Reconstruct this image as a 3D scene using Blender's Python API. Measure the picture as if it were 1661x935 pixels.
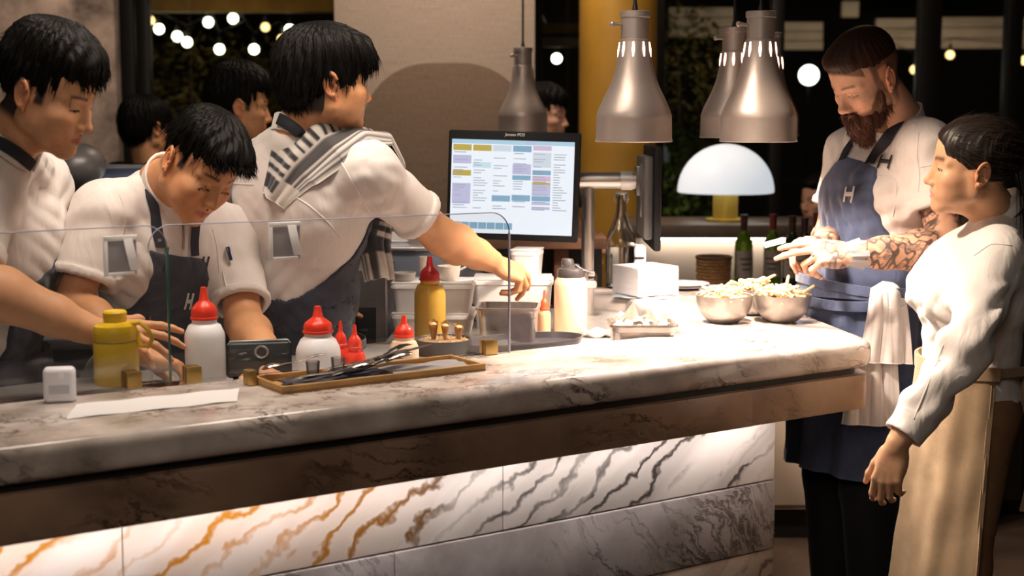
import bpy, bmesh, math, random
import numpy as np
from mathutils import Vector, Matrix, Euler
from mathutils.bvhtree import BVHTree
for o_ in list(bpy.data.objects): bpy.data.objects.remove(o_)
SC = bpy.context.scene
COL = SC.collection
R = math.radians
# ---------------------------------------------------------------- camera, world, light, exposure
F = 2300.0; PITCH = math.atan(282 / F); CH = 1.6
cd = bpy.data.cameras.new('camera'); cam = bpy.data.objects.new('camera', cd); COL.objects.link(cam)
cam.location = (0, 0, CH); cam.rotation_euler = (math.pi / 2 - PITCH, 0, 0)
cd.sensor_width = 36; cd.lens = F / 1661 * 36; cd.clip_start = .05; cd.clip_end = 200
cd.dof.use_dof = True; cd.dof.focus_distance = 3.65; cd.dof.aperture_fstop = 3.0
SC.camera = cam
w = bpy.data.worlds.new('night'); SC.world = w; w.use_nodes = True
w.node_tree.nodes['Background'].inputs[0].default_value = (.02, .016, .012, 1)
w.node_tree.nodes['Background'].inputs[1].default_value = .25
vs = SC.view_settings; vs.view_transform = 'Standard'; vs.look = 'None'; vs.exposure = 0; vs.gamma = 1; vs.use_curve_mapping = False
def area(name, loc, to, size, power, col=(1, .86, .7), sy=None, spread=180):
    l = bpy.data.lights.new(name, 'AREA'); l.energy = power; l.color = col; l.size = size; l.spread = R(spread)
    if sy: l.shape = 'RECTANGLE'; l.size_y = sy
    o = bpy.data.objects.new(name, l); COL.objects.link(o); o.location = loc
    o.rotation_euler = (Vector(to) - Vector(loc)).to_track_quat('-Z', 'Y').to_euler(); return o
def spot(name, loc, to, power, deg, blend=.5, col=(1, .86, .7), rad=.05):
    l = bpy.data.lights.new(name, 'SPOT'); l.energy = power; l.color = col; l.spot_size = R(deg); l.spot_blend = blend; l.shadow_soft_size = rad
    o = bpy.data.objects.new(name, l); COL.objects.link(o); o.location = loc
    o.rotation_euler = (Vector(to) - Vector(loc)).to_track_quat('-Z', 'Y').to_euler(); return o
WARM = (1, .84, .68)
# ceiling downlights of the kitchen, with an added front fill
area('ceiling_light_kitchen', (-.78, 2.92, 2.55), (-.86, 3.35, 1.2), .45, 10, (1, .84, .70), spread=130)
area('ceiling_light_pass', (-.12, 3.28, 2.55), (-.42, 3.65, 1.2), .45, 10, (1, .84, .70), spread=130)
spot('ceiling_spot_guest_side', (.0, 3.1, 2.35), (1.2, 3.5, 1.15), 150, 42, .5, (1, .78, .6), .05)
area('front_fill_light', (-.5, -.2, 2.9), (-.4, 3.4, 1.3), 1.2, 24, (1, .83, .68))  # added fill from the viewer's side, brightens the chefs and bottle fronts
area('ceiling_light_room', (1.5, 6.5, 3.1), (1.2, 6.8, 0), .8, 5, (1, .7, .45))
area('ceiling_light_column', (-.3, 5.7, 3.1), (-.5, 7, 1.6), .5, 33, (1, .8, .64))
spot('ceiling_spot_stone_wall', (-2.0, 6.3, 3.05), (-2.9, 7.6, 1.5), 55, 70, .8, (1, .75, .58), .1)

def ray(px, py):
    xc = (px - 830.5) / F; yc = -(py - 467.5) / F; c, s = math.cos(PITCH), math.sin(PITCH)
    return (xc, c + yc * s, -s + yc * c)
def P(px, py, Y):                       # photo pixel at world depth Y
    d = ray(px, py); t = Y / d[1]; return Vector((t * d[0], Y, CH + t * d[2]))
def Z(px, py, z):                       # photo pixel on the horizontal plane z
    d = ray(px, py); t = (z - CH) / d[2]; return Vector((t * d[0], t * d[1], z))

# ---------------------------------------------------------------- materials
MC = {}
def mat(name, col=(.5, .5, .5), rough=.5, metal=0., noise=0, nscale=20, bump=0, bscale=200, emit=None, es=0, trans=0, ior=1.45,
        attr=None, sss=0, sheen=0, alpha=1, spec=.5, coat=0, col2=None, bdist=.002):
    if name in MC: return MC[name]
    m = bpy.data.materials.new(name); m.use_nodes = True; MC[name] = m
    nt = m.node_tree; N = nt.nodes; L = nt.links; b = N['Principled BSDF']
    b.inputs['Base Color'].default_value = (*col, 1); b.inputs['Roughness'].default_value = rough; b.inputs['Metallic'].default_value = metal
    b.inputs['Specular IOR Level'].default_value = spec; b.inputs['IOR'].default_value = ior
    b.inputs['Transmission Weight'].default_value = trans; b.inputs['Alpha'].default_value = alpha; b.inputs['Coat Weight'].default_value = coat
    if sss:
        b.inputs['Subsurface Weight'].default_value = sss; b.inputs['Subsurface Radius'].default_value = (1, .35, .2); b.inputs['Subsurface Scale'].default_value = .006
    if sheen: b.inputs['Sheen Weight'].default_value = sheen
    if emit: b.inputs['Emission Color'].default_value = (*emit, 1); b.inputs['Emission Strength'].default_value = es
    src = None
    if attr:
        a = N.new('ShaderNodeAttribute'); a.attribute_name = attr; src = a.outputs['Color']; L.new(src, b.inputs['Base Color'])
    tc = N.new('ShaderNodeTexCoord')
    if noise:
        n = N.new('ShaderNodeTexNoise'); n.inputs['Scale'].default_value = nscale; n.inputs['Detail'].default_value = 5; n.inputs['Roughness'].default_value = .62
        L.new(tc.outputs['Object'], n.inputs['Vector'])
        mr = N.new('ShaderNodeMapRange'); mr.inputs[1].default_value = .3; mr.inputs[2].default_value = .7
        L.new(n.outputs['Fac'], mr.inputs[0])
        mx = N.new('ShaderNodeMix'); mx.data_type = 'RGBA'
        L.new(mr.outputs[0], mx.inputs['Factor'])
        if src:
            mx.blend_type = 'MULTIPLY'; L.new(src, mx.inputs['A']); mx.inputs['B'].default_value = (1 - noise,) * 3 + (1,)
        else:
            c2 = col2 or tuple(c * (1 - noise) for c in col)
            mx.inputs['A'].default_value = (*col, 1); mx.inputs['B'].default_value = (*c2, 1)
        L.new(mx.outputs['Result'], b.inputs['Base Color'])
    if bump:
        n2 = N.new('ShaderNodeTexNoise'); n2.inputs['Scale'].default_value = bscale; n2.inputs['Detail'].default_value = 3
        L.new(tc.outputs['Object'], n2.inputs['Vector'])
        bp = N.new('ShaderNodeBump'); bp.inputs['Strength'].default_value = bump; bp.inputs['Distance'].default_value = bdist
        L.new(n2.outputs['Fac'], bp.inputs['Height']); L.new(bp.outputs[0], b.inputs['Normal'])
    return m
def marble(name, base, vein, scale, angle, gold=None, rough=.25, dens=.5, dark=0., lines=0, fill=.75, cloud=5):
    m = bpy.data.materials.new(name); m.use_nodes = True; nt = m.node_tree; N = nt.nodes; L = nt.links; b = N['Principled BSDF']
    b.inputs['Roughness'].default_value = rough
    tc = N.new('ShaderNodeTexCoord'); mp = N.new('ShaderNodeMapping'); mp.vector_type = 'TEXTURE'
    mp.inputs['Rotation'].default_value = (0, angle, R(33.2)); L.new(tc.outputs['Object'], mp.inputs['Vector'])
    nz = N.new('ShaderNodeTexNoise'); nz.inputs['Scale'].default_value = (1.5 if lines else 2.6) * scale; nz.inputs['Detail'].default_value = 5 if lines else 7; nz.inputs['Roughness'].default_value = .6
    L.new(mp.outputs[0], nz.inputs['Vector'])
    wv = N.new('ShaderNodeVectorMath'); wv.operation = 'SCALE'; L.new(nz.outputs['Color'], wv.inputs[0]); wv.inputs['Scale'].default_value = (.20 if lines else .3) / scale
    ad = N.new('ShaderNodeVectorMath'); L.new(mp.outputs[0], ad.inputs[0]); L.new(wv.outputs[0], ad.inputs[1])
    sc = N.new('ShaderNodeMapping'); sc.inputs['Scale'].default_value = (.55 * scale, 3 * scale, 7.5 * scale) if lines else (1.0 * scale, 3 * scale, 7 * scale); L.new(ad.outputs[0], sc.inputs['Vector'])
    n2 = N.new('ShaderNodeTexNoise'); n2.inputs['Scale'].default_value = 1.5; n2.inputs['Detail'].default_value = 4 if lines else 6; n2.inputs['Roughness'].default_value = .62; L.new(sc.outputs[0], n2.inputs['Vector'])
    # thin veins: |n-.5| small
    s = N.new('ShaderNodeMath'); s.operation = 'SUBTRACT'; L.new(n2.outputs['Fac'], s.inputs[0]); s.inputs[1].default_value = .5
    a = N.new('ShaderNodeMath'); a.operation = 'ABSOLUTE'; L.new(s.outputs[0], a.inputs[0])
    if lines:                                 # bundles of contour lines, as in onyx
        wvt = N.new('ShaderNodeTexWave'); wvt.wave_type = 'BANDS'; wvt.bands_direction = 'Z'; wvt.inputs['Scale'].default_value = lines / 7 * scale; wvt.inputs['Distortion'].default_value = 10; wvt.inputs['Detail'].default_value = 4; wvt.inputs['Detail Scale'].default_value = 1.1; wvt.inputs['Detail Roughness'].default_value = .6
        L.new(mp.outputs[0], wvt.inputs['Vector']); a = N.new('ShaderNodeMath'); a.operation = 'MULTIPLY'; L.new(wvt.outputs['Fac'], a.inputs[0]); a.inputs[1].default_value = .11
    r1 = N.new('ShaderNodeMapRange'); L.new(a.outputs[0], r1.inputs[0]); r1.inputs[1].default_value = 0; r1.inputs[2].default_value = .035; r1.inputs[3].default_value = 1; r1.inputs[4].default_value = 0
    big = N.new('ShaderNodeTexNoise'); big.inputs['Scale'].default_value = 2.2 * scale; big.inputs['Detail'].default_value = 3; L.new((sc if lines else mp).outputs[0], big.inputs['Vector'])
    if lines: big.inputs['Scale'].default_value = .62
    r2 = N.new('ShaderNodeMapRange'); L.new(big.outputs['Fac'], r2.inputs[0]); r2.inputs[1].default_value = .62 - .3 * dens; r2.inputs[2].default_value = .78 - .3 * dens
    mul = N.new('ShaderNodeMath'); mul.operation = 'MULTIPLY'; L.new(r1.outputs[0], mul.inputs[0]); L.new(r2.outputs[0], mul.inputs[1])
    r3 = N.new('ShaderNodeMapRange'); L.new(n2.outputs['Fac'], r3.inputs[0]); r3.inputs[1].default_value = .52; r3.inputs[2].default_value = .75; r3.inputs[4].default_value = fill
    m3 = N.new('ShaderNodeMath'); m3.operation = 'MULTIPLY'; L.new(r3.outputs[0], m3.inputs[0]); L.new(r2.outputs[0], m3.inputs[1])
    mxx = N.new('ShaderNodeMath'); mxx.operation = 'MAXIMUM'; L.new(mul.outputs[0], mxx.inputs[0]); L.new(m3.outputs[0], mxx.inputs[1])
    if lines:
        hz = N.new('ShaderNodeMath'); hz.operation = 'MULTIPLY'; L.new(r2.outputs[0], hz.inputs[0]); hz.inputs[1].default_value = .30; m4 = N.new('ShaderNodeMath'); m4.operation = 'MAXIMUM'; L.new(mxx.outputs[0], m4.inputs[0]); L.new(hz.outputs[0], m4.inputs[1]); mxx = m4
    mix = N.new('ShaderNodeMix'); mix.data_type = 'RGBA'; L.new(mxx.outputs[0], mix.inputs['Factor']); mix.inputs['A'].default_value = (*base, 1); mix.inputs['B'].default_value = (*vein, 1)
    if gold:                                  # a stretch of ochre veins
        gp = N.new('ShaderNodeSeparateXYZ'); L.new(tc.outputs['Object'], gp.inputs[0])
        g = N.new('ShaderNodeMapRange'); L.new(gp.outputs[0], g.inputs[0]); g.inputs[1].default_value = gold[1]; g.inputs[2].default_value = gold[1] + .35; g.inputs[3].default_value = 1; g.inputs[4].default_value = 0
        mg = N.new('ShaderNodeMix'); mg.data_type = 'RGBA'; L.new(g.outputs[0], mg.inputs['Factor']); mg.inputs['A'].default_value = (*vein, 1); mg.inputs['B'].default_value = (*gold[0], 1); L.new(mg.outputs['Result'], mix.inputs['B'])
    cl = N.new('ShaderNodeTexNoise'); cl.inputs['Scale'].default_value = cloud * scale; cl.inputs['Detail'].default_value = 5; L.new(mp.outputs[0], cl.inputs['Vector']); cr = N.new('ShaderNodeMapRange'); L.new(cl.outputs['Fac'], cr.inputs[0]); cr.inputs[1].default_value = .35; cr.inputs[2].default_value = .7
    mc = N.new('ShaderNodeMix'); mc.data_type = 'RGBA'; mc.blend_type = 'MULTIPLY'; L.new(cr.outputs[0], mc.inputs['Factor'])
    L.new(mix.outputs['Result'], mc.inputs['A']); mc.inputs['B'].default_value = (1 - dark, 1 - dark * 1.05, 1 - dark * 1.1, 1)
    L.new(mc.outputs['Result'], b.inputs['Base Color'])
    return m

# ---------------------------------------------------------------- mesh building
class MB:
    def __init__(s): s.v = []; s.f = []
    def add(s, v, f):
        n = len(s.v); s.v += [tuple(p) for p in v]; s.f += [tuple(i + n for i in q) for q in f]; return s
    def box(s, c, d, bev=0, rot=None, seg=2):
        bm = bmesh.new(); bmesh.ops.create_cube(bm, size=1); bmesh.ops.scale(bm, vec=d, verts=bm.verts)
        if bev: bmesh.ops.bevel(bm, geom=bm.edges[:], offset=bev, segments=seg, affect='EDGES', profile=.5)
        M = (rot.to_matrix().to_4x4() if isinstance(rot, Euler) else rot.to_4x4() if rot is not None else Matrix())
        bm.verts.index_update(); s.add([Vector(c) + M @ q.co for q in bm.verts], [[q.index for q in f.verts] for f in bm.faces]); bm.free(); return s
    def lathe(s, prof, seg=32, c=(0, 0, 0), sx=1, sy=1, M=None):
        V = []; Fc = []; n = len(prof)
        for r, z in prof:
            for i in range(seg):
                a = 2 * math.pi * i / seg; V.append(Vector((r * math.cos(a) * sx, r * math.sin(a) * sy, z)))
        for k in range(n - 1):
            for i in range(seg):
                j = (i + 1) % seg; Fc.append((k * seg + i, k * seg + j, (k + 1) * seg + j, (k + 1) * seg + i))
        if prof[0][0] > 1e-6 : Fc.append(tuple(range(seg - 1, -1, -1)))
        if prof[-1][0] > 1e-6: Fc.append(tuple((n - 1) * seg + i for i in range(seg)))
        V = [(M @ q if M is not None else q) + Vector(c) for q in V]; return s.add(V, Fc)
    def shell(s, prof, seg=32, c=(0, 0, 0), sx=1, sy=1, M=None):   # closed profile loop (open vessel walls)
        V = []; Fc = []; n = len(prof)
        for r, z in prof:
            for i in range(seg):
                a = 2 * math.pi * i / seg; V.append(Vector((r * math.cos(a) * sx, r * math.sin(a) * sy, z)))
        for k in range(n):
            k2 = (k + 1) % n
            for i in range(seg):
                j = (i + 1) % seg; Fc.append((k * seg + i, k * seg + j, k2 * seg + j, k2 * seg + i))
        V = [(M @ q if M is not None else q) + Vector(c) for q in V]; return s.add(V, Fc)
    def tube(s, pts, rad, seg=10, flat=1, closed=False):
        pts = [Vector(p) for p in pts]; n = len(pts); V = []; Fc = []
        if not hasattr(rad, '__len__'): rad = [rad] * n
        up = None
        for i, p in enumerate(pts):
            t = (pts[min(i + 1, n - 1)] - pts[max(i - 1, 0)]).normalized() if not closed else (pts[(i + 1) % n] - pts[i - 1]).normalized()
            if up is None:
                up = Vector((0, 0, 1)) if abs(t.z) < .9 else Vector((1, 0, 0))
            a = t.cross(up).normalized(); bb = a.cross(t).normalized(); up = bb
            for k in range(seg):
                g = 2 * math.pi * k / seg; V.append(p + rad[i] * (math.cos(g) * a + math.sin(g) * bb * flat))
        for i in range(n if closed else n - 1):
            i2 = (i + 1) % n
            for k in range(seg):
                l = (k + 1) % seg; Fc.append((i * seg + k, i * seg + l, i2 * seg + l, i2 * seg + k))
        if not closed: Fc.append(tuple(range(seg - 1, -1, -1))); Fc.append(tuple((n - 1) * seg + k for k in range(seg)))
        return s.add(V, Fc)
    def prism(s, poly, z0, z1, bev=0, seg=3):
        bm = bmesh.new(); lo = [bm.verts.new((p[0], p[1], z0)) for p in poly]; hi = [bm.verts.new((p[0], p[1], z1)) for p in poly]; n = len(poly)
        for i in range(n): bm.faces.new((lo[i], lo[(i + 1) % n], hi[(i + 1) % n], hi[i]))
        bm.faces.new(hi); bm.faces.new(lo[::-1]); bmesh.ops.recalc_face_normals(bm, faces=bm.faces[:])
        if bev: bmesh.ops.bevel(bm, geom=[e for e in bm.edges if abs(e.verts[0].co.z - e.verts[1].co.z) < 1e-6], offset=bev, segments=seg, affect='EDGES', profile=.5)
        bm.verts.index_update(); s.add([q.co.copy() for q in bm.verts], [[q.index for q in f.verts] for f in bm.faces]); bm.free(); return s
    def sphere(s, c, r, seg=20, rings=12, sc=(1, 1, 1)):
        prof = [(r * math.sin(math.pi * i / rings) if 0 < i < rings else 1e-7, -r * math.cos(math.pi * i / rings)) for i in range(rings + 1)]
        n = len(s.v); s.lathe(prof, seg)
        for i in range(n, len(s.v)):
            q = s.v[i]; s.v[i] = (q[0] * sc[0] + c[0], q[1] * sc[1] + c[1], q[2] * sc[2] + c[2])
        return s
    def grid(s, fn, nu, nv, th=0):         # fn(u,v)->point ; th = thickness
        pts = [[Vector(fn(i / nu, j / nv)) for j in range(nv + 1)] for i in range(nu + 1)]
        V = [p for row in pts for p in row]; w_ = nv + 1
        Fc = [(i * w_ + j, (i + 1) * w_ + j, (i + 1) * w_ + j + 1, i * w_ + j + 1) for i in range(nu) for j in range(nv)]
        if th:
            nr = []
            for i in range(nu + 1):
                for j in range(nv + 1):
                    a = pts[min(i + 1, nu)][j] - pts[max(i - 1, 0)][j]; b = pts[i][min(j + 1, nv)] - pts[i][max(j - 1, 0)]; nr.append(a.cross(b).normalized())
            n = len(V); V += [V[i] - nr[i] * th for i in range(n)]; Fc += [tuple(q + n for q in f[::-1]) for f in Fc]
            loop = [(0, j) for j in range(nv)] + [(i, nv) for i in range(nu)] + [(nu, j) for j in range(nv, 0, -1)] + [(i, 0) for i in range(nu, 0, -1)]
            L_ = [i * w_ + j for i, j in loop]
            for a, b in zip(L_, L_[1:] + L_[:1]): Fc.append((b, a, a + n, b + n))
        return s.add(V, Fc)
def newobj(name, data, parent=None, off=None):
    o = bpy.data.objects.new(name, data); COL.objects.link(o)
    if parent is not None: o.parent = parent
    return o
def obj(name, mb, m, parent=None, ang=35, origin=None):
    """one mesh object; with a parent the vertices are given in the parent thing's own space, unless origin='world'"""
    V = mb.v
    if origin is not None: V = [(p[0] - origin[0], p[1] - origin[1], p[2] - origin[2]) for p in V]
    me = bpy.data.meshes.new(name); me.from_pydata(V, [], mb.f); me.update()
    me.polygons.foreach_set('use_smooth', [True] * len(me.polygons))
    if ang < 180: me.set_sharp_from_angle(angle=R(ang))
    if m: me.materials.append(m)
    o = newobj(name, me, parent)
    if origin is not None and parent is None: o.location = origin
    return o
def tag(o, label=None, cat=None, group=None, kind=None):
    if label: o['label'] = label
    if cat: o['category'] = cat
    if group: o['group'] = group
    if kind: o['kind'] = kind
    return o
def thing(name, label, cat, loc=(0, 0, 0), rz=0, group=None):
    o = newobj(name, None); o.location = loc; o.rotation_euler = (0, 0, rz); o.empty_display_size = .05
    return tag(o, label, cat, group)
def struct(name, mb, m, parent=None, ang=35):
    o = obj(name, mb, m, parent, ang)
    if parent is None: o['kind'] = 'structure'
    return o
def kids(o): return [c for c in COL.objects if c.parent == o]
def dup(root, loc, rz=None, label=None, scale=None):
    def rec(o, par):
        c = o.copy(); COL.objects.link(c)
        if par is not None: c.parent = par
        for ch in KID.get(o, None) or [k for k in COL.objects if k.parent == o]: rec(ch, c)
        return c
    KID = {}
    for k in COL.objects:
        if k.parent is not None: KID.setdefault(k.parent, []).append(k)
    r = rec(root, None); r.location = loc
    if rz is not None: r.rotation_euler = (0, 0, rz)
    if scale: r.scale = (scale,) * 3
    if label: r['label'] = label
    return r
def text(name, body, size, M, m, parent=None, ext=.0004, shear=0, align='CENTER'):
    c = bpy.data.curves.new(name, 'FONT'); c.body = body; c.size = size; c.extrude = ext; c.shear = shear; c.align_x = align; c.align_y = 'CENTER'; c.resolution_u = 3
    t = bpy.data.objects.new(name, c); COL.objects.link(t); bpy.context.view_layer.update()
    me = bpy.data.meshes.new_from_object(t.evaluated_get(bpy.context.evaluated_depsgraph_get())); bpy.data.objects.remove(t); bpy.data.curves.remove(c)
    me.transform(M); me.materials.clear(); me.materials.append(m); return newobj(name, me, parent)
def frame(x, z):        # matrix whose columns are x, z×x, z
    x = Vector(x).normalized(); z = Vector(z); z = (z - z.dot(x) * x).normalized(); y = z.cross(x)
    return Matrix((x, y, z)).transposed()
# ---------------------------------------------------------------- the setting
M_dark = mat('dark_frame', (.012, .011, .01), .45)
M_floor = mat('floor_tile', (.10, .065, .045), .5, noise=.5, nscale=6, bump=.2, bscale=30)
M_ceil = mat('ceiling_black', (.03, .028, .026), .9)
M_side = mat('side_wall', (.05, .04, .035), .8, noise=.3, nscale=4)
struct('floor', MB().box((.4, 3.5, -.05), (9, 10, .1)), M_floor)
struct('ceiling', MB().box((.4, 3.5, 3.3), (9, 10.4, .1)), M_ceil)
struct('wall_left', MB().box((-4.05, 3.5, 1.6), (.1, 10, 3.4)), M_side)
struct('wall_right', MB().box((4.85, 3.5, 1.6), (.1, 10, 3.4)), M_side)
struct('wall_front', MB().box((.4, -1.45, 1.6), (9, .1, 3.4)), M_side)
M_stone = mat('stone_wall', (.50, .40, .33), .8, noise=.85, nscale=4.5, col2=(.07, .05, .04), bump=.5, bscale=14, bdist=.01)
x0_, x1_ = P(-330, 0, 7.5).x, P(184, 0, 7.5).x
struct('wall_back', MB().box(((x0_ + x1_) / 2, 7.55, 1.6), (x1_ - x0_, .1, 3.2), .004), M_stone)
def fabric(name, col, col2):
    m = mat(name, col, .9, noise=.25, nscale=9, sheen=.2); nt = m.node_tree; N = nt.nodes; L = nt.links; b = N['Principled BSDF']
    tc = N.new('ShaderNodeTexCoord'); hs = []
    for sc in ((260, 4, 30), (6, 4, 300)):
        mp = N.new('ShaderNodeMapping'); mp.inputs['Scale'].default_value = sc; L.new(tc.outputs['Object'], mp.inputs[0])
        n = N.new('ShaderNodeTexNoise'); n.inputs['Scale'].default_value = 1; n.inputs['Detail'].default_value = 2; L.new(mp.outputs[0], n.inputs['Vector']); hs.append(n.outputs['Fac'])
    a = N.new('ShaderNodeMath'); L.new(hs[0], a.inputs[0]); L.new(hs[1], a.inputs[1])
    bp = N.new('ShaderNodeBump'); bp.inputs['Strength'].default_value = .35; bp.inputs['Distance'].default_value = .003; L.new(a.outputs[0], bp.inputs['Height']); L.new(bp.outputs[0], b.inputs['Normal'])
    mr = N.new('ShaderNodeMapRange'); L.new(a.outputs[0], mr.inputs[0]); mr.inputs[1].default_value = .7; mr.inputs[2].default_value = 1.3
    mx = N.new('ShaderNodeMix'); mx.data_type = 'RGBA'; L.new(mr.outputs[0], mx.inputs['Factor']); mx.inputs['A'].default_value = (*col, 1); mx.inputs['B'].default_value = (*col2, 1)
    L.new(mx.outputs['Result'], b.inputs['Base Color']); return m
M_fab = fabric('wall_fabric_light', (.46, .37, .30), (.33, .26, .205)); M_fab2 = fabric('wall_fabric_brown', (.235, .165, .115), (.155, .105, .072))
xa, xb = P(541, 0, 7).x, P(868, 0, 7).x
cw = struct('wall_center', MB().box(((xa + xb) / 2, 7.35, 1.62), (xb - xa, .7, 3.24), .008), M_fab)
def arch(x0, x1, z1, r, z0=0.02):
    p = [(x0, z0), (x1, z0)] + [(x1 - r + r * math.cos(a), z1 - r + r * math.sin(a)) for a in np.linspace(0, math.pi / 2, 16)] + [(x0 + r + r * math.cos(a), z1 - r + r * math.sin(a)) for a in np.linspace(math.pi / 2, math.pi, 16)]
    return p
ap = arch(P(583, 0, 6.99).x, P(853, 0, 6.99).x + .03, P(0, 102, 6.99).z, .34)
pm = MB().prism([(x, z) for x, z in ap], 0, .022, .004); pm.v = [(x, 6.999 - z, y) for x, y, z in pm.v]; pm.f = [f[::-1] for f in pm.f]
struct('arch_panel', pm, M_fab2, cw)
# gold pillar
M_gold = mat('gold_paint', (.50, .27, .035), .55, noise=.3, nscale=3, bump=.1, bscale=40)
pc = P(1003, 0, 7.6)
struct('wall_pillar', MB().lathe([(.205, 0), (.205, 3.24)], 40, (pc.x, 7.6, 0)), M_gold)
# window walls
def pane_mat(name, tint=(1, 1, 1), refl=.06, milky=0):
    m = bpy.data.materials.new(name); m.use_nodes = True; nt = m.node_tree; N = nt.nodes; L = nt.links; N.remove(N['Principled BSDF']); out = N['Material Output']
    t = N.new('ShaderNodeBsdfTransparent'); t.inputs[0].default_value = (*tint, 1); g = N.new('ShaderNodeBsdfGlossy'); g.inputs['Roughness'].default_value = .02
    fr = N.new('ShaderNodeFresnel'); fr.inputs[0].default_value = 1.45
    mx = N.new('ShaderNodeMixShader'); L.new(fr.outputs[0], mx.inputs[0]); L.new(t.outputs[0], mx.inputs[1]); L.new(g.outputs[0], mx.inputs[2]); sh = mx.outputs[0]
    if milky:
        d = N.new('ShaderNodeBsdfDiffuse'); d.inputs[0].default_value = (.9, .9, .95, 1); m2 = N.new('ShaderNodeMixShader'); m2.inputs[0].default_value = milky; L.new(sh, m2.inputs[1]); L.new(d.outputs[0], m2.inputs[2]); sh = m2.outputs[0]
    L.new(sh, out.inputs[0]); return m
M_pane = pane_mat('window_glass', (.92, .93, .92))
def window(name, pxs, Y, px0, px1, rails):
    z1 = 3.2; x0, x1 = P(px0, 0, Y).x, P(px1, 0, Y).x
    o = struct(name, MB().box(((x0 + x1) / 2, Y, .06), (x1 - x0, .1, .12)).box(((x0 + x1) / 2, Y, 3.19), (x1 - x0, .1, .1)), M_dark)
    xs = [P(p, 0, Y).x for p, w_ in pxs]
    for (p, w_), x in zip(pxs, xs): struct('mullion', MB().box((x, Y, 1.63), (w_, .1, 3.02), .006), M_dark, o)
    for r in rails:
        for a, b in zip(xs, xs[1:]): struct('rail', MB().box(((a + b) / 2, Y, r), (b - a - .1, .06, .06), .004), M_dark, o)
    for a, b in zip(xs, xs[1:]): struct('pane', MB().box(((a + b) / 2, Y, 1.63), (b - a - .04, .008, 3.0)), M_pane, o)
window('window_1', [(194, .17), (232, .07), (560, .12)], 8.4, 180, 580, [])
window('window_2', [(866, .1), (1066, .09), (1262, .07), (1508, .13), (1645, .09), (1900, .1), (2100, .1)], 8.5, 855, 2120, [])
# outside
M_ground = mat('garden_paving', (.05, .045, .04), .9, noise=.4, nscale=3)
struct('ground', MB().box((.5, 13, -.06), (26, 8.8, .08)), M_ground)
struct('garden_wall', MB().box((.5, 15.5, 1.6), (26, .2, 3.4)), mat('garden_wall', (.03, .03, .025), .9, noise=.4, nscale=2))
M_amber = mat('amber_beam', (.62, .42, .16), .7, noise=.4, nscale=5)
M_board = mat('pale_board', (.60, .50, .40), .7, noise=.25, nscale=4)
def beam(px0, px1, y0, y1, Y, m, label, d=.15):
    a, b = P(px0, y0, Y), P(px1, y1, Y)
    o = obj('pergola_beam', MB().box(((a.x + b.x) / 2, Y, (a.z + b.z) / 2), (abs(b.x - a.x), d, abs(a.z - b.z)), .01), m); return tag(o, label, 'beam')
beam(200, 560, -12, 20, 10.5, M_amber, 'amber lit pergola beam above the string lights outside the left window')
beam(866, 950, 38, 52, 10.5, M_amber, 'amber lit pergola beam outside the narrow window beside the gold pillar')
beam(866, 950, 62, 76, 10.6, M_board, 'pale lower pergola rail outside the narrow window beside the gold pillar')
cn = thing('canopy', 'pale slatted canopy fascia outside the right windows, seen above the bearded man', 'canopy', (0, 0, 0))
for x0, x1, y0, y1, n in ((1085, 1192, 12, 62, 3), (1270, 1334, 36, 82, 3), (1365, 1392, 2, 30, 1), (1420, 1504, 30, 80, 3), (1522, 1634, 28, 80, 3), (1655, 1760, 28, 80, 3)):
    for k in range(n):
        a = P(x0, y0 + (y1 - y0) * k / n, 11.8); b = P(x1, y0 + (y1 - y0) * (k + .93) / n, 11.8)
        obj('board', MB().box(((a.x + b.x) / 2, 11.8, (a.z + b.z) / 2), (b.x - a.x, .05, a.z - b.z), .006), M_board, cn)
spot('garden_spot_beam', P(380, 130, 9.6), P(380, 0, 10.5), 6, 120, .8, (1, .62, .2), .05)
spot('garden_spot_canopy', (3.4, 10.3, 1.9), (3.2, 11.8, 2.4), 26, 120, .8, (1, .78, .55), .05)
spot('garden_spot_canopy_west', (1.6, 10.3, 1.9), (1.7, 11.8, 2.45), 12, 110, .8, (1, .78, .55), .05)
spot('garden_spot_bush', (1.0, 10.2, .7), (1.35, 11, 1.2), 6, 90, .8, (1, .9, .6), .05)
spot('garden_spot_hedge', (-1.9, 10.2, .9), (-2, 11.9, 1.6), 12, 110, .8, (1, .75, .3), .05)
spot('garden_spot_pillar', (.19, 7.15, 2.7), (.5, 7.55, 1.6), 13, 70, .8, (1, .8, .5), .06)
M_bulb = mat('bulb_white', (1, 1, .9), .4, emit=(1, .93, .68), es=9); M_bulb2 = mat('bulb_amber', (1, .8, .4), .4, emit=(1, .66, .25), es=3.2)
M_wire = mat('wire_black', (.01, .01, .01), .6)
wires = [[(258, 47), (288, 60), (303, 68)], [(340, 36), (356, 79)], [(378, 30), (413, 80)], [(394, 3), (430, 44), (470, 48)], [(871, 37), (903, 95)]]
bl = [(258, 47, 0), (287.5, 59, 0), (303.5, 68.5, 0), (338, 36, 0), (378, 30, 0), (356, 80, 0), (412, 80, 0), (393.5, 2, 0), (430.5, 44, 2), (470, 48, 0), (457, 63, 2), (244, 33, 2), (219, 17, 2), (218, 64, 2), (871, 37, 0), (903, 95, 0), (1541, 89, 2), (1483, 113, 2), (1661, 98, 2)]  # the two on the left frame are glass reflections built as bulbs
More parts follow.
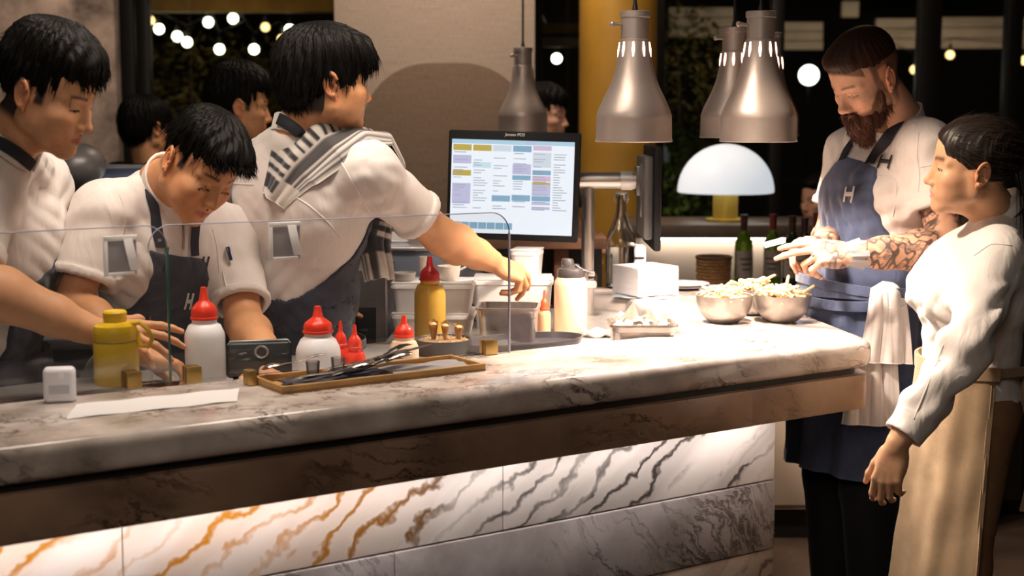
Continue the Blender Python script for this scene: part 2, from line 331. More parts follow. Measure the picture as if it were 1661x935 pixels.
bn = ['leftmost of the bright white string bulbs outside the left window', 'second bright white string bulb from the left outside the left window', 'third bright white string bulb from the left outside the left window', 'white string bulb high in the middle of the left window', 'white string bulb at the top, right of the middle of the left window', 'lower white string bulb in the middle of the left window', 'lower white string bulb nearest the striped towel chef, left window', 'white string bulb touching the amber beam at the top of the left window',
  'dim amber string bulb left of the head of the chef with the towel', 'white string bulb right beside the head of the chef with the towel', 'small amber bulb half hidden by the hair of the chef with the towel', 'amber bulb beside the left mullion, above the leftmost white bulb', 'small amber reflection high on the dark left window frame, shaped as a bulb', 'faint amber reflection lower on the dark left window frame, shaped as a bulb',
  'upper white string bulb at the edge of the fabric wall, left of the gold pillar', 'lower white string bulb in the narrow window left of the gold pillar', 'amber bulb in the rightmost window, above the dark haired woman', 'small amber bulb between the bearded man and the rightmost window', 'amber bulb cut by the right edge of the photo']
for (x, y, k), lb in zip(bl, bn):
    Y = 11.0 if x < 1000 else 11.2
    c = P(x, y, Y); r = .038 if k == 0 else .033
    o = thing('string_bulb', lb, 'light bulb', c, 0, 'string lights outside the windows')
    obj('bulb', MB().sphere((0, 0, 0), r, 14, 8), M_bulb2 if k else M_bulb, o); obj('socket', MB().lathe([(.012, r * .8), (.016, r + .03), (.01, r + .05)], 8), M_wire, o); obj('hanging_wire', MB().tube([(0, 0, r + .045), (0, 0, r + .09)], .003, 5), M_wire, o)
wl_ = ['through the three leftmost white bulbs', 'down the middle of the left window', 'through the upper right bulbs of the left window', 'from amber beam towards the towel chef', 'through the bulbs left of the gold pillar', 'through the amber bulb and reflections by the left mullion', 'across the right windows through the amber bulbs']
wires += [[(218, 64), (219, 17), (244, 33)], [(1483, 113), (1541, 89), (1661, 98)]]
for wr, lb in zip(wires, wl_):
    Yw = 11.0 if wr[0][0] < 1000 else 11.2; pts = [P(x, y, Yw) + Vector((0, 0, .125)) for x, y in wr]; pts = [P(wr[0][0] - 40, wr[0][1] - 45, Yw + .01)] + pts + [P(wr[-1][0] + 40, wr[-1][1] - 45, Yw + .01)]
    tag(obj('string_light_wire', MB().tube(pts, .004, 5), M_wire), 'thin black wire outside ' + lb, 'wire', 'string light wires')
gc = P(1312, 122, 10.8); g = thing('garden_globe', 'white glowing globe lamp outside, half hidden left of the bearded man\'s head', 'lamp', gc)
obj('globe', MB().sphere((0, 0, 0), .075, 20, 12), mat('globe_white', (1, 1, .95), .4, emit=(.9, 1, .85), es=6), g); obj('stem', MB().lathe([(.012, -gc.z - .02), (.012, -.07)], 8), M_wire, g)
M_leaf = mat('leaf_green', (.10, .16, .02), .6, noise=.6, nscale=3); M_leaf2 = mat('leaf_olive', (.13, .11, .02), .6, noise=.6, nscale=3); M_bark = mat('bark', (.06, .045, .03), .9)
def bush(name, c, rad, n, m, label, seed, lf=.07):
    r = random.Random(seed); o = thing(name, label, 'shrub' if name != 'tree' else 'tree', (c[0], c[1], 0)); mb = MB()
    for i in range(n):
        while 1:
            q = Vector((r.uniform(-1, 1), r.uniform(-1, 1), r.uniform(-1, 1)))
            if .3 < q.length < 1: break
        p = Vector((q.x * rad[0], q.y * rad[1], c[2] + q.z * rad[2]))
        d = Vector((r.gauss(0, 1), r.gauss(0, 1), r.gauss(0, .6) - .3)).normalized(); s = d.cross(Vector((r.gauss(0, 1), r.gauss(0, 1), r.gauss(0, 1)))).normalized(); l = lf * r.uniform(.6, 1.3); u = d.cross(s) * l * .12
        mb.add([p, p + d * l * .5 + s * l * .22 + u, p + d * l, p + d * l * .5 - s * l * .22 + u, p + d * l * .5 - u], [(0, 1, 4), (1, 2, 4), (2, 3, 4), (3, 0, 4)])
    obj('foliage', mb, m, o); obj('trunk', MB().tube([(0, 0, -.02), (.03, 0, c[2] * .6), (0, .02, c[2] + rad[2] * .5)], [.03, .022, .01], 7), M_bark, o)
bush('shrub', (P(1100, 290, 10.9).x, 10.9, 1.0), (.32, .3, .55), 700, M_leaf, 'green leafy shrub outside, behind the white dome lamp', 1)
bush('tree', (P(1100, 120, 11.4).x, 11.4, 1.75), (.5, .4, .75), 900, M_leaf2, 'tall thin olive tree outside between pillar and heat lamps', 2)
bush('shrub', (P(310, 160, 12).x, 12, 1.65), (.95, .4, .7), 1400, M_leaf2, 'broad olive green hedge outside the left window, below the string lights', 4, .09)
bush('shrub', (P(470, 200, 12).x, 12, 1.5), (.7, .4, .75), 1000, M_leaf2, 'olive hedge outside the left window, behind the head of the chef with the striped towel', 5, .09)
# ---------------------------------------------------------------- marble bar counter
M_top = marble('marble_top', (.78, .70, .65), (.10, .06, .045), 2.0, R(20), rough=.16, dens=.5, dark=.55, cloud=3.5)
M_apron = marble('marble_apron', (.38, .25, .175), (.07, .04, .028), 1.6, R(15), rough=.3, dens=.45, dark=.5, cloud=3)  # same stone as the top, its shade put into a darker colour
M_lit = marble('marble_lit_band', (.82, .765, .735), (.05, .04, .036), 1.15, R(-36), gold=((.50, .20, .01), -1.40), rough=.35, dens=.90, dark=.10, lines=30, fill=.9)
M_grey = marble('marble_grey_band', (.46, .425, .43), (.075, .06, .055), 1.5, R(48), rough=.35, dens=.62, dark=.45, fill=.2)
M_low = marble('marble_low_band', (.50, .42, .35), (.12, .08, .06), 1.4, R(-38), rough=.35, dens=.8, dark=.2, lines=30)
ZT = 1.02
FRc = Z(1421, 552, ZT); U = Vector((Z(1000, 604, ZT) - Z(0, 728, ZT))).normalized(); V_ = Vector((-U.y, U.x, 0))
FLx = FRc - U * 3.3; B11 = Z(1120, 537.5, ZT); BU = (B11 - Z(0, 652, ZT)).normalized(); BLx = B11 - BU * 2.75
Rend = Z(1206, 470, ZT); I0 = Z(1015, 482, ZT); J0 = Z(955, 478, ZT)
EU = (Rend - FRc).normalized()
def corner(a, c, b, r, n=8):            # rounded plan corner
    d0 = (a - c).normalized(); d1 = (b - c).normalized(); ang = d0.angle(d1); t = r / math.tan(ang / 2); p0 = c + d0 * t; p1 = c + d1 * t
    return [p0 * (1 - s) ** 2 + c * 2 * s * (1 - s) + p1 * s * s for s in [i / n for i in range(n + 1)]]
Rb = Rend + EU * .16; Jb = J0 + Vector((0, .22, 0)) - Vector((.02, 0, 0))
def top_poly(inset=0, r=.075):
    a = FLx + V_ * inset; c = FRc + V_ * inset - EU.cross(Vector((0, 0, 1))) * 0 - U * inset * 1.0
    rb = Rb - Vector((inset, 0, 0))
    return [a] + corner(a, c, rb, r) + [rb, Jb + Vector((inset, -inset, 0)), J0 + Vector((inset, 0, 0)), I0, B11 - V_ * inset * 0, BLx]
bar = thing('bar_counter', 'long veined marble bar counter with a lit base running across the photo', 'counter', (FRc.x, FRc.y, 0))
oc = (FRc.x, FRc.y, 0)
def part(name, mb, m, par=bar, o=None): return obj(name, mb, m, par, 35, o or oc)
part('countertop', MB().prism(top_poly(), ZT - .072, ZT, .024, 5), M_top)
part('shadow_reveal', MB().prism(top_poly(.028), ZT - .092, ZT - .068), mat('reveal_black', (.01, .009, .008), .6))
# lower slab in lengths
def cut_lengths(name, off0, z0, z1, depth, cuts, m, bev=.018, proud=None, gap=.0012):
    for i, (a, b) in enumerate(zip(cuts, cuts[1:])):
        p = proud[i] if proud else 0
        A = FRc - U * b + V_ * (off0 - p); B = FRc - U * a + V_ * (off0 - p)
        q = MB().prism([A + U * .0012, B - U * .0012, B - U * .0012 + V_ * (depth + p), A + U * .0012 + V_ * (depth + p)], z0, z1, 0)
        if bev:
            q2 = MB(); c = (A + B) / 2 + V_ * (depth + p) / 2; q2.box((c.x, c.y, (z0 + z1) / 2), ((B - A).length - 2 * gap, depth + p, z1 - z0), bev, Matrix.Rotation(math.atan2(U.y, U.x), 3, 'Z'), 3); q = q2
        part(name, q, m)
ZA0, ZA1 = ZT - .178, ZT - .088; JA = (FRc - Z(905, 700, .90)).dot(U); JB = (FRc - Z(583, 757, .90)).dot(U)
cA = FRc + V_ * .006; eps = []
# corner piece of the lower slab carries the rounded end
cp = [FRc - U * .42 + V_ * .006] + corner(FRc - U * .42 + V_ * .006, cA - U * .006, Rb, .07) + [FRc - U * .006 + EU * .42, FRc - U * .42 + EU * .42]
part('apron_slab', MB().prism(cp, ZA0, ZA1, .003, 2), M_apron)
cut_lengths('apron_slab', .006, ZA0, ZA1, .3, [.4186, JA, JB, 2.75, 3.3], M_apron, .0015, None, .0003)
# base : three bands of slabs
Bo = .105                                                          # setback of the base
def end_t(px, z):                                                  # distance of the base end from the corner along U
    pt = Z(px, {.84: 683, .66: 783, .48: 902}[z], z); return (FRc - pt).dot(U)
t0 = .245
part('base_core', MB().prism([FLx + V_ * (Bo + .03), FRc - U * t0 + V_ * (Bo + .03), FRc - U * t0 + V_ * .33, FLx + V_ * .33], 0.0, .845), mat('base_core', (.25, .22, .2), .7))
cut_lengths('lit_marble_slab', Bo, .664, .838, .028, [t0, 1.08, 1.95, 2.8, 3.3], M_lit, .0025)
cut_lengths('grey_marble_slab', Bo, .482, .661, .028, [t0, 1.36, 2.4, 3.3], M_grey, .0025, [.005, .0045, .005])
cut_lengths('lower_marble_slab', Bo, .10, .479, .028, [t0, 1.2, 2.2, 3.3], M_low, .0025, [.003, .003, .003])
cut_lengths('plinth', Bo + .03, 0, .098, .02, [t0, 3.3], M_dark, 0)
# LED profile under the apron
lp0 = FRc - U * 3.25 + V_ * .035; lp1 = FRc - U * (t0 + .02) + V_ * .035
lc = (lp0 + lp1) / 2
part('led_profile', MB().box((lc.x, lc.y, ZA0 + .002), ((lp1 - lp0).length, .014, .01), 0, Matrix.Rotation(math.atan2(U.y, U.x), 3, 'Z')), mat('led_strip', (1, 1, 1), .5, emit=(1, .90, .84), es=30))
# end panel under the return and work surfaces
M_steel = mat('steel_brushed', (.62, .60, .58), .36, .6, noise=.25, nscale=14, bump=.05, bscale=300)
M_steel_d = mat('steel_dark', (.22, .21, .21), .35, .85, noise=.3, nscale=8)
M_steel_b = mat('steel_pale', (.62, .62, .66), .28, .8, noise=.15, nscale=6)
ret = thing('return_cabinet', 'cabinet carrying the marble return behind the bowls of chips', 'cabinet', (1.0, 4.4, 0))
def rel(o): return (o.location.x, o.location.y, o.location.z)
obj('body', MB().prism([FRc - U * .3 + V_ * .36, Rb - Vector((.17, .02, 0)), Jb + Vector((.05, -.04, 0)), I0 + Vector((0, .06, 0)), B11 + V_ * .06], 0, ZT - .179), mat('cabinet_brown', (.13, .095, .075), .6, noise=.3, nscale=8), ret, 35, rel(ret))
# inner face of the marble return seen beyond the chip tray
ZW = .978
wt = thing('steel_worktop', 'stainless steel kitchen worktop behind the glass screens', 'worktop', (0, 3.9, 0))
wp = [BLx + BU * .02 + V_ * .002, B11 - BU * .04 + V_ * .002, I0 + Vector((-.03, -.01, 0)), Vector((.24, 4.54, 0)), Vector((-.325, 4.54, 0)), Vector((-.35, 3.86, 0)), BLx + V_ * .27]
obj('top', MB().prism(wp, ZW - .04, ZW, .004), M_steel, wt, 35, rel(wt))
wb = [BLx + BU * .02 + V_ * .02, B11 - BU * .06 + V_ * .02, I0 + Vector((-.06, -.03, 0)), Vector((.22, 4.5, 0)), Vector((-.30, 4.5, 0)), Vector((-.32, 3.88, 0)), BLx + V_ * .24]
obj('cabinet_body', MB().prism(wb, 0, ZW - .041), M_steel_d, wt, 35, rel(wt))
# ---------------------------------------------------------------- sculpting on a distance grid
f32 = np.float32
class Field:
    def __init__(s, lo, hi, h):
        s.lo = np.array(lo, f32); s.h = h; s.n = np.ceil((np.array(hi) - s.lo) / h).astype(int) + 1
        s.F = np.full(s.n, .2, f32)
    def blk(s, c0, c1, m):
        a = np.clip(np.floor((np.array(c0) - m - s.lo) / s.h).astype(int), 0, s.n); b = np.clip(np.ceil((np.array(c1) + m - s.lo) / s.h).astype(int) + 1, 0, s.n)
        if (b <= a).any(): return None
        ax = [s.lo[i] + s.h * np.arange(a[i], b[i], dtype=f32) for i in range(3)]
        return tuple(slice(a[i], b[i]) for i in range(3)), ax[0][:, None, None], ax[1][None, :, None], ax[2][None, None, :]
    def op(s, sl, d, k, sub=False):
        F = s.F[sl]
        if sub:
            d = -d; h = np.clip(.5 - .5 * (F - d) / k, 0, 1) if k > 0 else None
            # smooth max(F, d)
            s.F[sl] = np.maximum(F, d) if k <= 0 else d * h + F * (1 - h) + k * h * (1 - h)
        elif k <= 0: s.F[sl] = np.minimum(F, d)
        else:
            h = np.clip(.5 + .5 * (F - d) / k, 0, 1); s.F[sl] = d * h + F * (1 - h) - k * h * (1 - h)
    def rc(s, a, b, r1, r2=None, k=.01, sub=False, infl=0):
        r2 = r1 if r2 is None else r2; r1 += infl; r2 += infl; a = np.array(a, f32); b = np.array(b, f32); r = max(r1, r2)
        q = s.blk(np.minimum(a, b) - r, np.maximum(a, b) + r, k + .03)
        if not q: return s
        sl, X, Y, Zz = q; ba = b - a; L2 = float(ba @ ba) + 1e-12
        t = np.clip(((X - a[0]) * ba[0] + (Y - a[1]) * ba[1] + (Zz - a[2]) * ba[2]) / L2, 0, 1)
        d = np.sqrt((X - a[0] - t * ba[0]) ** 2 + (Y - a[1] - t * ba[1]) ** 2 + (Zz - a[2] - t * ba[2]) ** 2) - (r1 + t * (r2 - r1))
        s.op(sl, d, k, sub); return s
    def ell(s, c, r, k=.01, M=None, sub=False, infl=0):
        c = np.array(c, f32); r = np.array(r, f32) + infl; R_ = r.max() if M is not None else r
        q = s.blk(c - R_, c + R_, k + .03)
        if not q: return s
        sl, X, Y, Zz = q; X = X - c[0]; Y = Y - c[1]; Zz = Zz - c[2]
        if M is not None:
            m = np.array(M, f32); X, Y, Zz = (m[0, i] * X + m[1, i] * Y + m[2, i] * Zz for i in range(3))
        k0 = np.sqrt((X / r[0]) ** 2 + (Y / r[1]) ** 2 + (Zz / r[2]) ** 2); k1 = np.sqrt((X / r[0] ** 2) ** 2 + (Y / r[1] ** 2) ** 2 + (Zz / r[2] ** 2) ** 2)
        s.op(sl, k0 * (k0 - 1) / np.maximum(k1, 1e-6), k, sub); return s
    def fn(s, f, c0, c1, k=0, sub=False):
        q = s.blk(c0, c1, 0)
        if q: s.op(q[0], f(q[1], q[2], q[3]), k, sub)
        return s
    def grid(s):
        return s.blk(s.lo, s.lo + s.h * (s.n - 1), 0)[1:]
    def mesh(s, smooth=1):
        F = s.F; S = F < 0; nx, ny, nz = F.shape; cnt = np.zeros((nx - 1, ny - 1, nz - 1), np.int8)
        for i in (0, 1):
            for j in (0, 1):
                for k in (0, 1): cnt += S[i:nx - 1 + i, j:ny - 1 + j, k:nz - 1 + k]
        act = (cnt > 0) & (cnt < 8); idx = np.argwhere(act); n = len(idx); ids = np.full(act.shape, -1, np.int32); ids[act] = np.arange(n)
        P_ = np.zeros((n, 3), f32); C = np.zeros((n, 1), f32)
        for ax in range(3):
            o1, o2 = [a for a in range(3) if a != ax]
            for u in (0, 1):
                for v in (0, 1):
                    a = np.zeros(3, int); a[o1] = u; a[o2] = v; b = a.copy(); b[ax] = 1
                    ia = idx + a; ib = idx + b; fa = F[ia[:, 0], ia[:, 1], ia[:, 2]]; fb = F[ib[:, 0], ib[:, 1], ib[:, 2]]
                    m = (fa < 0) != (fb < 0); t = fa / np.where(m, fa - fb, 1); p = ia.astype(f32); p[:, ax] += t
                    P_[m] += p[m]; C[m] += 1
        V = s.lo + s.h * P_ / np.maximum(C, 1); Q = []
        for ax in range(3):
            o1, o2 = [(1, 2), (2, 0), (0, 1)][ax]
            A = np.take(S, range(0, S.shape[ax] - 1), ax); B = np.take(S, range(1, S.shape[ax]), ax)
            e = np.argwhere(A != B); e = e[(e[:, o1] > 0) & (e[:, o2] > 0) & (e[:, o1] < F.shape[o1] - 1) & (e[:, o2] < F.shape[o2] - 1)]
            if not len(e): continue
            ins = S[e[:, 0], e[:, 1], e[:, 2]]
            def g(d1, d2):
                q = e.copy(); q[:, o1] += d1; q[:, o2] += d2; return ids[q[:, 0], q[:, 1], q[:, 2]]
            q = np.stack([g(-1, -1), g(0, -1), g(0, 0), g(-1, 0)], 1); q[~ins] = q[~ins][:, ::-1]; Q.append(q)
        Q = np.concatenate(Q)
        for _ in range(smooth):                        # one light relaxation
            acc = np.zeros_like(V); c = np.zeros((n, 1), f32)
            for i in range(4):
                j = (i + 1) % 4; np.add.at(acc, Q[:, i], V[Q[:, j]]); np.add.at(c, Q[:, i], 1); np.add.at(acc, Q[:, j], V[Q[:, i]]); np.add.at(c, Q[:, j], 1)
            V = V * .5 + .5 * acc / np.maximum(c, 1)
        return V, Q
def joinVQ(parts):
    V = []; Q = []; n = 0
    for v, q in parts: V.append(v); Q.append(q + n); n += len(v)
    return np.concatenate(V), np.concatenate(Q)
def keep(V, Q, m):                                      # drop the quads whose vertices are all outside the mask
    f = m[Q].any(1); Q = Q[f]; u, inv = np.unique(Q, return_inverse=True); return V[u], inv.reshape(Q.shape)
def vqobj(name, V, Q, m, parent=None, col=None, mi=None, extra=None, flat=False):
    V = np.ascontiguousarray(V, f32); Q = np.ascontiguousarray(Q, np.int32); me = bpy.data.meshes.new(name)
    k = Q.shape[1]; me.vertices.add(len(V)); me.vertices.foreach_set('co', V.ravel()); me.loops.add(Q.size); me.loops.foreach_set('vertex_index', Q.ravel())
    me.polygons.add(len(Q)); me.polygons.foreach_set('loop_start', np.arange(len(Q), dtype=np.int32) * k)
    me.polygons.foreach_set('use_smooth', np.full(len(Q), not flat)); 
    for q in (m if isinstance(m, (list, tuple)) else [m]): me.materials.append(q)
    if mi is not None: me.polygons.foreach_set('material_index', np.ascontiguousarray(mi, np.int32))
    me.update(calc_edges=True)
    if col is not None:
        a = me.color_attributes.new('Col', 'FLOAT_COLOR', 'POINT'); c = np.ones((len(V), 4), f32); c[:, :3] = col; a.data.foreach_set('color', c.ravel())
    return newobj(name, me, parent)
def sstep(x, a, b): t = np.clip((x - a) / (b - a), 0, 1); return t * t * (3 - 2 * t)
def vnoise(p, seed=0):                                  # cheap smooth noise from rotated sines, about -1..1
    r = np.random.RandomState(seed); o = 0
    for i in range(5):
        d = r.normal(size=3); d /= np.linalg.norm(d); d *= .7 + 1.1 * r.rand(); o = o + np.sin(p[..., 0] * d[0] + p[..., 1] * d[1] + p[..., 2] * d[2] + r.rand() * 6.3)
    return o / 2.4
def rotm(yaw=0, pitch=0, roll=0):
    """columns forward, left, up in the world: yaw turns left from +X, pitch lowers the face, roll tips to the right"""
    return np.array(Matrix.Rotation(R(yaw), 3, 'Z') @ Matrix.Rotation(R(pitch), 3, 'Y') @ Matrix.Rotation(R(roll), 3, 'X'))
# ---------------------------------------------------------------- heads (local space: x forward, y left, z up, origin between the eyes' level and the ears)
def skinmat(name, rough=.5): return mat(name, (.8, .5, .35), rough, attr='Col', sss=.12, noise=.12, nscale=60, bump=.25, bscale=700, bdist=.0006, spec=.4)
def head(hd):
    """hd: dict of shape values; returns V,Q,colour in head space (metres)"""
    g = hd.get; jw = g('jaw', 1.); fem = g('fem', 0); op = g('open', .003); nz = g('nose', 1.); br = g('brow', 1.)
    f = Field((-.125, -.105, -.17), (.14, .105, .14), g('h', .0019))
    f.ell((-.014, 0, .030), (.096, .075, .086), .01)
    f.ell((.030, 0, .036), (.059, .064, .070), .02)
    f.ell((.038, 0, -.030), (.053, .060, .074), .025)
    for s in (1, -1):
        f.rc((.002, s * .053 * jw, -.062), (.078, s * .014 * jw, -.103), .019, .015, .022)
        f.rc((.000, s * .056, -.020), (.002, s * .052 * jw, -.066), .018, .018, .02)
        f.ell((.058, s * .044, -.030), (.026, .021, .019), .022)
        f.ell((.062, s * .030, -.060), (.024, .022, .024), .02)
        f.rc((.083, s * .012, .017), (.064, s * .050, .013), .0105 * br, .009 * br, .013)
    f.ell((.083, 0, -.101), (.0165, .0185 * jw, .0165), .018)
    f.ell((.048, 0, -.078), (.042, .040 * jw, .034), .02)
    for s in (1, -1):
        f.ell((.0975 + .004 * g('soft', 0), s * .031, -.003), (.017, .019, .0125), .010, sub=True)
    q_ = g('soft', 0)
    if q_:
        for s in (1, -1): f.ell((.046, s * .047, -.055), (.030, .0205, .032), .02); f.ell((.060, s * .036, -.030), (.026, .026, .022), .02)
    # nose
    f.rc((.088, 0, .006), (.1085 * (1 + .02 * (nz - 1)), 0, -.036), .0065, .0098 * nz, .009)
    f.rc((.080, 0, .002), (.0925, 0, -.041), .0105, .0135, .008)
    f.ell((.109, 0, -.039), (.0105, .0105 * nz, .0085), .007)
    for s in (1, -1):
        f.ell((.0985, s * .0125 * nz, -.0435), (.0095, .0062, .0068), .006)
        f.ell((.1045, s * .0055 * nz, -.0515), (.004, .0028, .0035), .003, sub=True)
    # mouth
    f.ell((.081, 0, -.068), (.020, .027, .022), .014)
    for s in (1, -1):
        f.rc((.0985, s * .003, -.0655), (.0875, s * .0215, -.0705), .0046, .0028, .005)
        f.rc((.0965, 0, -.0765), (.087, s * .019, -.0725), .0058, .003, .005)
    f.rc((.0985, .0, -.0575), (.0965, 0, -.063), .0022, .0022, .004, sub=True)
    for s in (1, -1): f.rc((.1045, 0, -.0712), (.090, s * .0235, -.0715), .0014, .0011, .0025, sub=True)
    # eyelids over the eyeball, then the opening
    for s in (1, -1):
        c = np.array((.0735, s * .031, -.003)); f.ell(c, (.0142, .0152, .0138), .004)
        M = rotm(s * 14, g('lid', 18)); f.ell(c + M @ np.array((.0135, 0, -.0015)), (.0075, .0125, op), .0018, M, sub=True)
        f.rc(c + M @ np.array((.0125, -s * .011, op + .0035)), c + M @ np.array((.0115, s * .011, op + .003)), .0013, .0011, .0015, sub=True)
    # ears
    for s in (1, -1):
        c = np.array((-.010, s * .0735, -.014)); M = np.array(Matrix.Rotation(s * R(22), 3, 'Z') @ Matrix.Rotation(R(-12), 3, 'Y') @ Matrix.Rotation(s * R(-8), 3, 'X'))
        def ear(X, Y, Z_, c=c, M=M, s=s):
            x = X - c[0]; y = Y - c[1]; z = Z_ - c[2]; x, y, z = (M[0, i] * x + M[1, i] * y + M[2, i] * z for i in range(3))
            x = -x; y = y * s                                                     # x backward, y outward
            zz = z * .62; rr = np.sqrt(x * x + zz * zz) + 1e-6; w_ = .0165 + .0025 * (z > 0) * z / .03 - .003 * sstep(-z, .0, .03)
            hel = np.sqrt((rr - w_) ** 2 + (y - .010) ** 2) - .0036               # helix rim
            hel = np.where((x < -.006) & (z < .012), .02, hel)
            plate = np.maximum(np.abs(y - .0045 - .25 * np.maximum(x, 0)) - .0028, rr - w_)
            anti = np.sqrt((rr - .0098) ** 2 + (y - .0085) ** 2) - .0028; anti = np.where(x < .001, .02, anti)
            lobe = np.sqrt(((x + .002) / 1.0) ** 2 + ((z + .026) / 1.15) ** 2 + ((y - .006) / .55) ** 2) - .0082
            trag = np.sqrt((x + .0115) ** 2 + (y - .0075) ** 2 + ((z + .004) * .6) ** 2) - .0042
            d = np.minimum(np.minimum(hel, plate), np.minimum(np.minimum(lobe, trag), anti))
            con = np.sqrt((x + .0015) ** 2 + ((z + .004) * .75) ** 2 + (y - .010) ** 2) - .0075
            return np.maximum(d, -con)
        f.fn(ear, c - .045, c + .045, .0035)
    # neck
    nb = np.array(g('neck', (-.045, 0, -.17))); nr = g('neckr', .056)
    f.rc((-.022, 0, -.055), nb, nr * .95, nr * 1.04, .022)
    f.rc((.03, 0, -.10), nb + np.array((.035, 0, 0)), .02, .03, .03)
    V, Q = f.mesh(1)
    keepm = V[:, 2] > f.lo[2] + .003; V, Q = keep(V, Q, keepm)
    x, y, z = V.T; sk = np.array(g('skin', (.62, .36, .23)), f32); c = np.tile(sk, (len(V), 1)); ay = np.abs(y)
    def blend(m, col): nonlocal c; m = np.clip(m, 0, 1)[:, None]; c = c * (1 - m) + np.array(col, f32) * m
    n1 = vnoise(V * 55, 3); blend(.10 + .10 * n1, sk * np.array((1.05, .85, .8)))
    blend(.35 * np.exp(-(((x - .075) / .03) ** 2 + ((ay - .045) / .02) ** 2 + ((z + .035) / .02) ** 2)), sk * np.array((1.0, .72, .68)))     # cheeks
    blend(.35 * np.exp(-(((x - .113) / .012) ** 2 + (ay / .014) ** 2 + ((z + .040) / .012) ** 2)), sk * np.array((1, .7, .62)))               # nose tip
    blend(.40 * sstep(ay, .066, .078) * (z > -.06) * (z < .03), sk * np.array((1.0, .62, .52)))                                                # ears
    tp = np.sqrt(np.clip(1 - (ay / .0245) ** 2, .0004, 1)); lipz = np.where(z > -.0712, (z + .0712) / (.0092 * tp), (-.0712 - z) / (.0102 * tp))
    lip = sstep(x, .080, .084) * (1 - sstep(lipz, .7, 1.1)) * (ay < .0245); blend(.75 * lip, g('lips', (.52, .16, .13)))
    if g('brows', 1):
        bz = .0185 + .004 * np.cos((ay - .034) / .026 * 1.4) + g('browz', 0); bm = np.exp(-((z - bz) / (.0034 * g('browt', 1))) ** 2) * sstep(ay, .010, .016) * (1 - sstep(ay, .045, .056)) * (x > .04)
        bm *= .88 + .12 * vnoise(V * np.array((900, 1600, 500)), 5); blend(.97 * bm, g('browc', (.03, .02, .016)))
    for s in (1, -1):                                  # lash line
        cc = np.array((.0735, s * .031, -.003)); M = rotm(s * 14, g('lid', 18)); q = (V - cc) @ M
        e = np.sqrt((q[:, 1] / .0128) ** 2 + ((q[:, 2] + .0015) / (op + .0004)) ** 2); lm = (1 - sstep(np.abs(e - 1.05), .12, .42)) * (q[:, 0] > .008) * (q[:, 2] > -.0025); blend(.95 * lm, (.02, .012, .010))
    if g('stub'):                                      # cropped hair / stubble over the skull
        hl = g('stub'); m = hairmask(V, hl); blend(m, g('stubc', (.05, .035, .03)))
    if g('beardm'): blend(beardmask(V) * .8, g('beardc', (.10, .04, .018)))
    # eyeballs: islands of the same mesh
    parts = [(V, Q)]; cols = [c]
    for s in (1, -1):
        n1_, n2_ = 20, 14; u = np.linspace(0, 2 * np.pi, n1_, endpoint=False); v = np.linspace(.02, np.pi - .02, n2_); uu, vv = np.meshgrid(u, v, indexing='ij')
        p = np.stack([np.cos(vv), np.sin(vv) * np.cos(uu), np.sin(vv) * np.sin(uu)], -1).reshape(-1, 3)
        q = np.array([(i * n2_ + j, i * n2_ + j + 1, ((i + 1) % n1_) * n2_ + j + 1, ((i + 1) % n1_) * n2_ + j) for i in range(n1_) for j in range(n2_ - 1)])
        M = rotm(g('gaze', (0, 10))[0], g('gaze', (0, 10))[1]); parts.append((p @ M.T * .0131 + np.array((.0735, s * .031, -.003)), q))
        cx = p[:, 0]; ec = np.where((cx > .85)[:, None], np.array(g('iris', (.03, .016, .01))), np.array((.50, .43, .39))); ec = np.where((cx > .975)[:, None], .004, ec); cols.append(ec)
    V, Q = joinVQ(parts); return V, Q, np.concatenate(cols).astype(f32)
def hairmask(V, hl):
    """1 where the scalp carries hair. hl: dict front (hairline z at the forehead), temple, nape"""
    x, y, z = V.T; ay = np.abs(y)
    front = sstep(z - (hl['front'] - .9 * np.maximum(0, .075 - x) * (ay > .0) * 0 - hl.get('drop', .55) * np.maximum(0, .086 - x)), -.004, .006)   # hairline sinks towards the temple
    side = sstep(z - (hl['side'] + 1.1 * np.maximum(0, x - .012)), -.004, .006)
    back = sstep(z - hl['nape'], -.012, .012) * (x < -.022)
    m = np.where(x > .045, front, np.where(x > -.022, np.maximum(side, 0), back))
    burn = (1 - sstep(np.abs(x - .018), .005, .014)) * sstep(z, hl.get('burn', -.02) - .006, hl.get('burn', -.02) + .006) * (ay > .05); m = np.maximum(m, burn)
    earcut = (((x + .012) / .022) ** 2 + ((z + .014) / .033) ** 2 < 1) & (ay > .066); return np.where(earcut, 0, m)
def beardmask(V):
    x, y, z = V.T; ay = np.abs(y)
    cheek = sstep(-(z + .050 - .9 * np.maximum(0, .062 - x)), -.006, .010) * (x > .006) ; cheek = np.where(x > .062, sstep(-(z + .058), -.004, .010), cheek)
    lipcut = ((ay / .025) ** 2 + ((z + .0715) / .0105) ** 2 < 1) & (x > .08); must = (z < -.052) & (z > -.064) & (ay < .030) & (x > .075)
    m = np.maximum(cheek, must * 1.); m = np.where(lipcut, 0, m); m = np.where((x < .02) & (z < -.085), 0, m); return np.where((ay > .066) & (x < .006), 0, m)
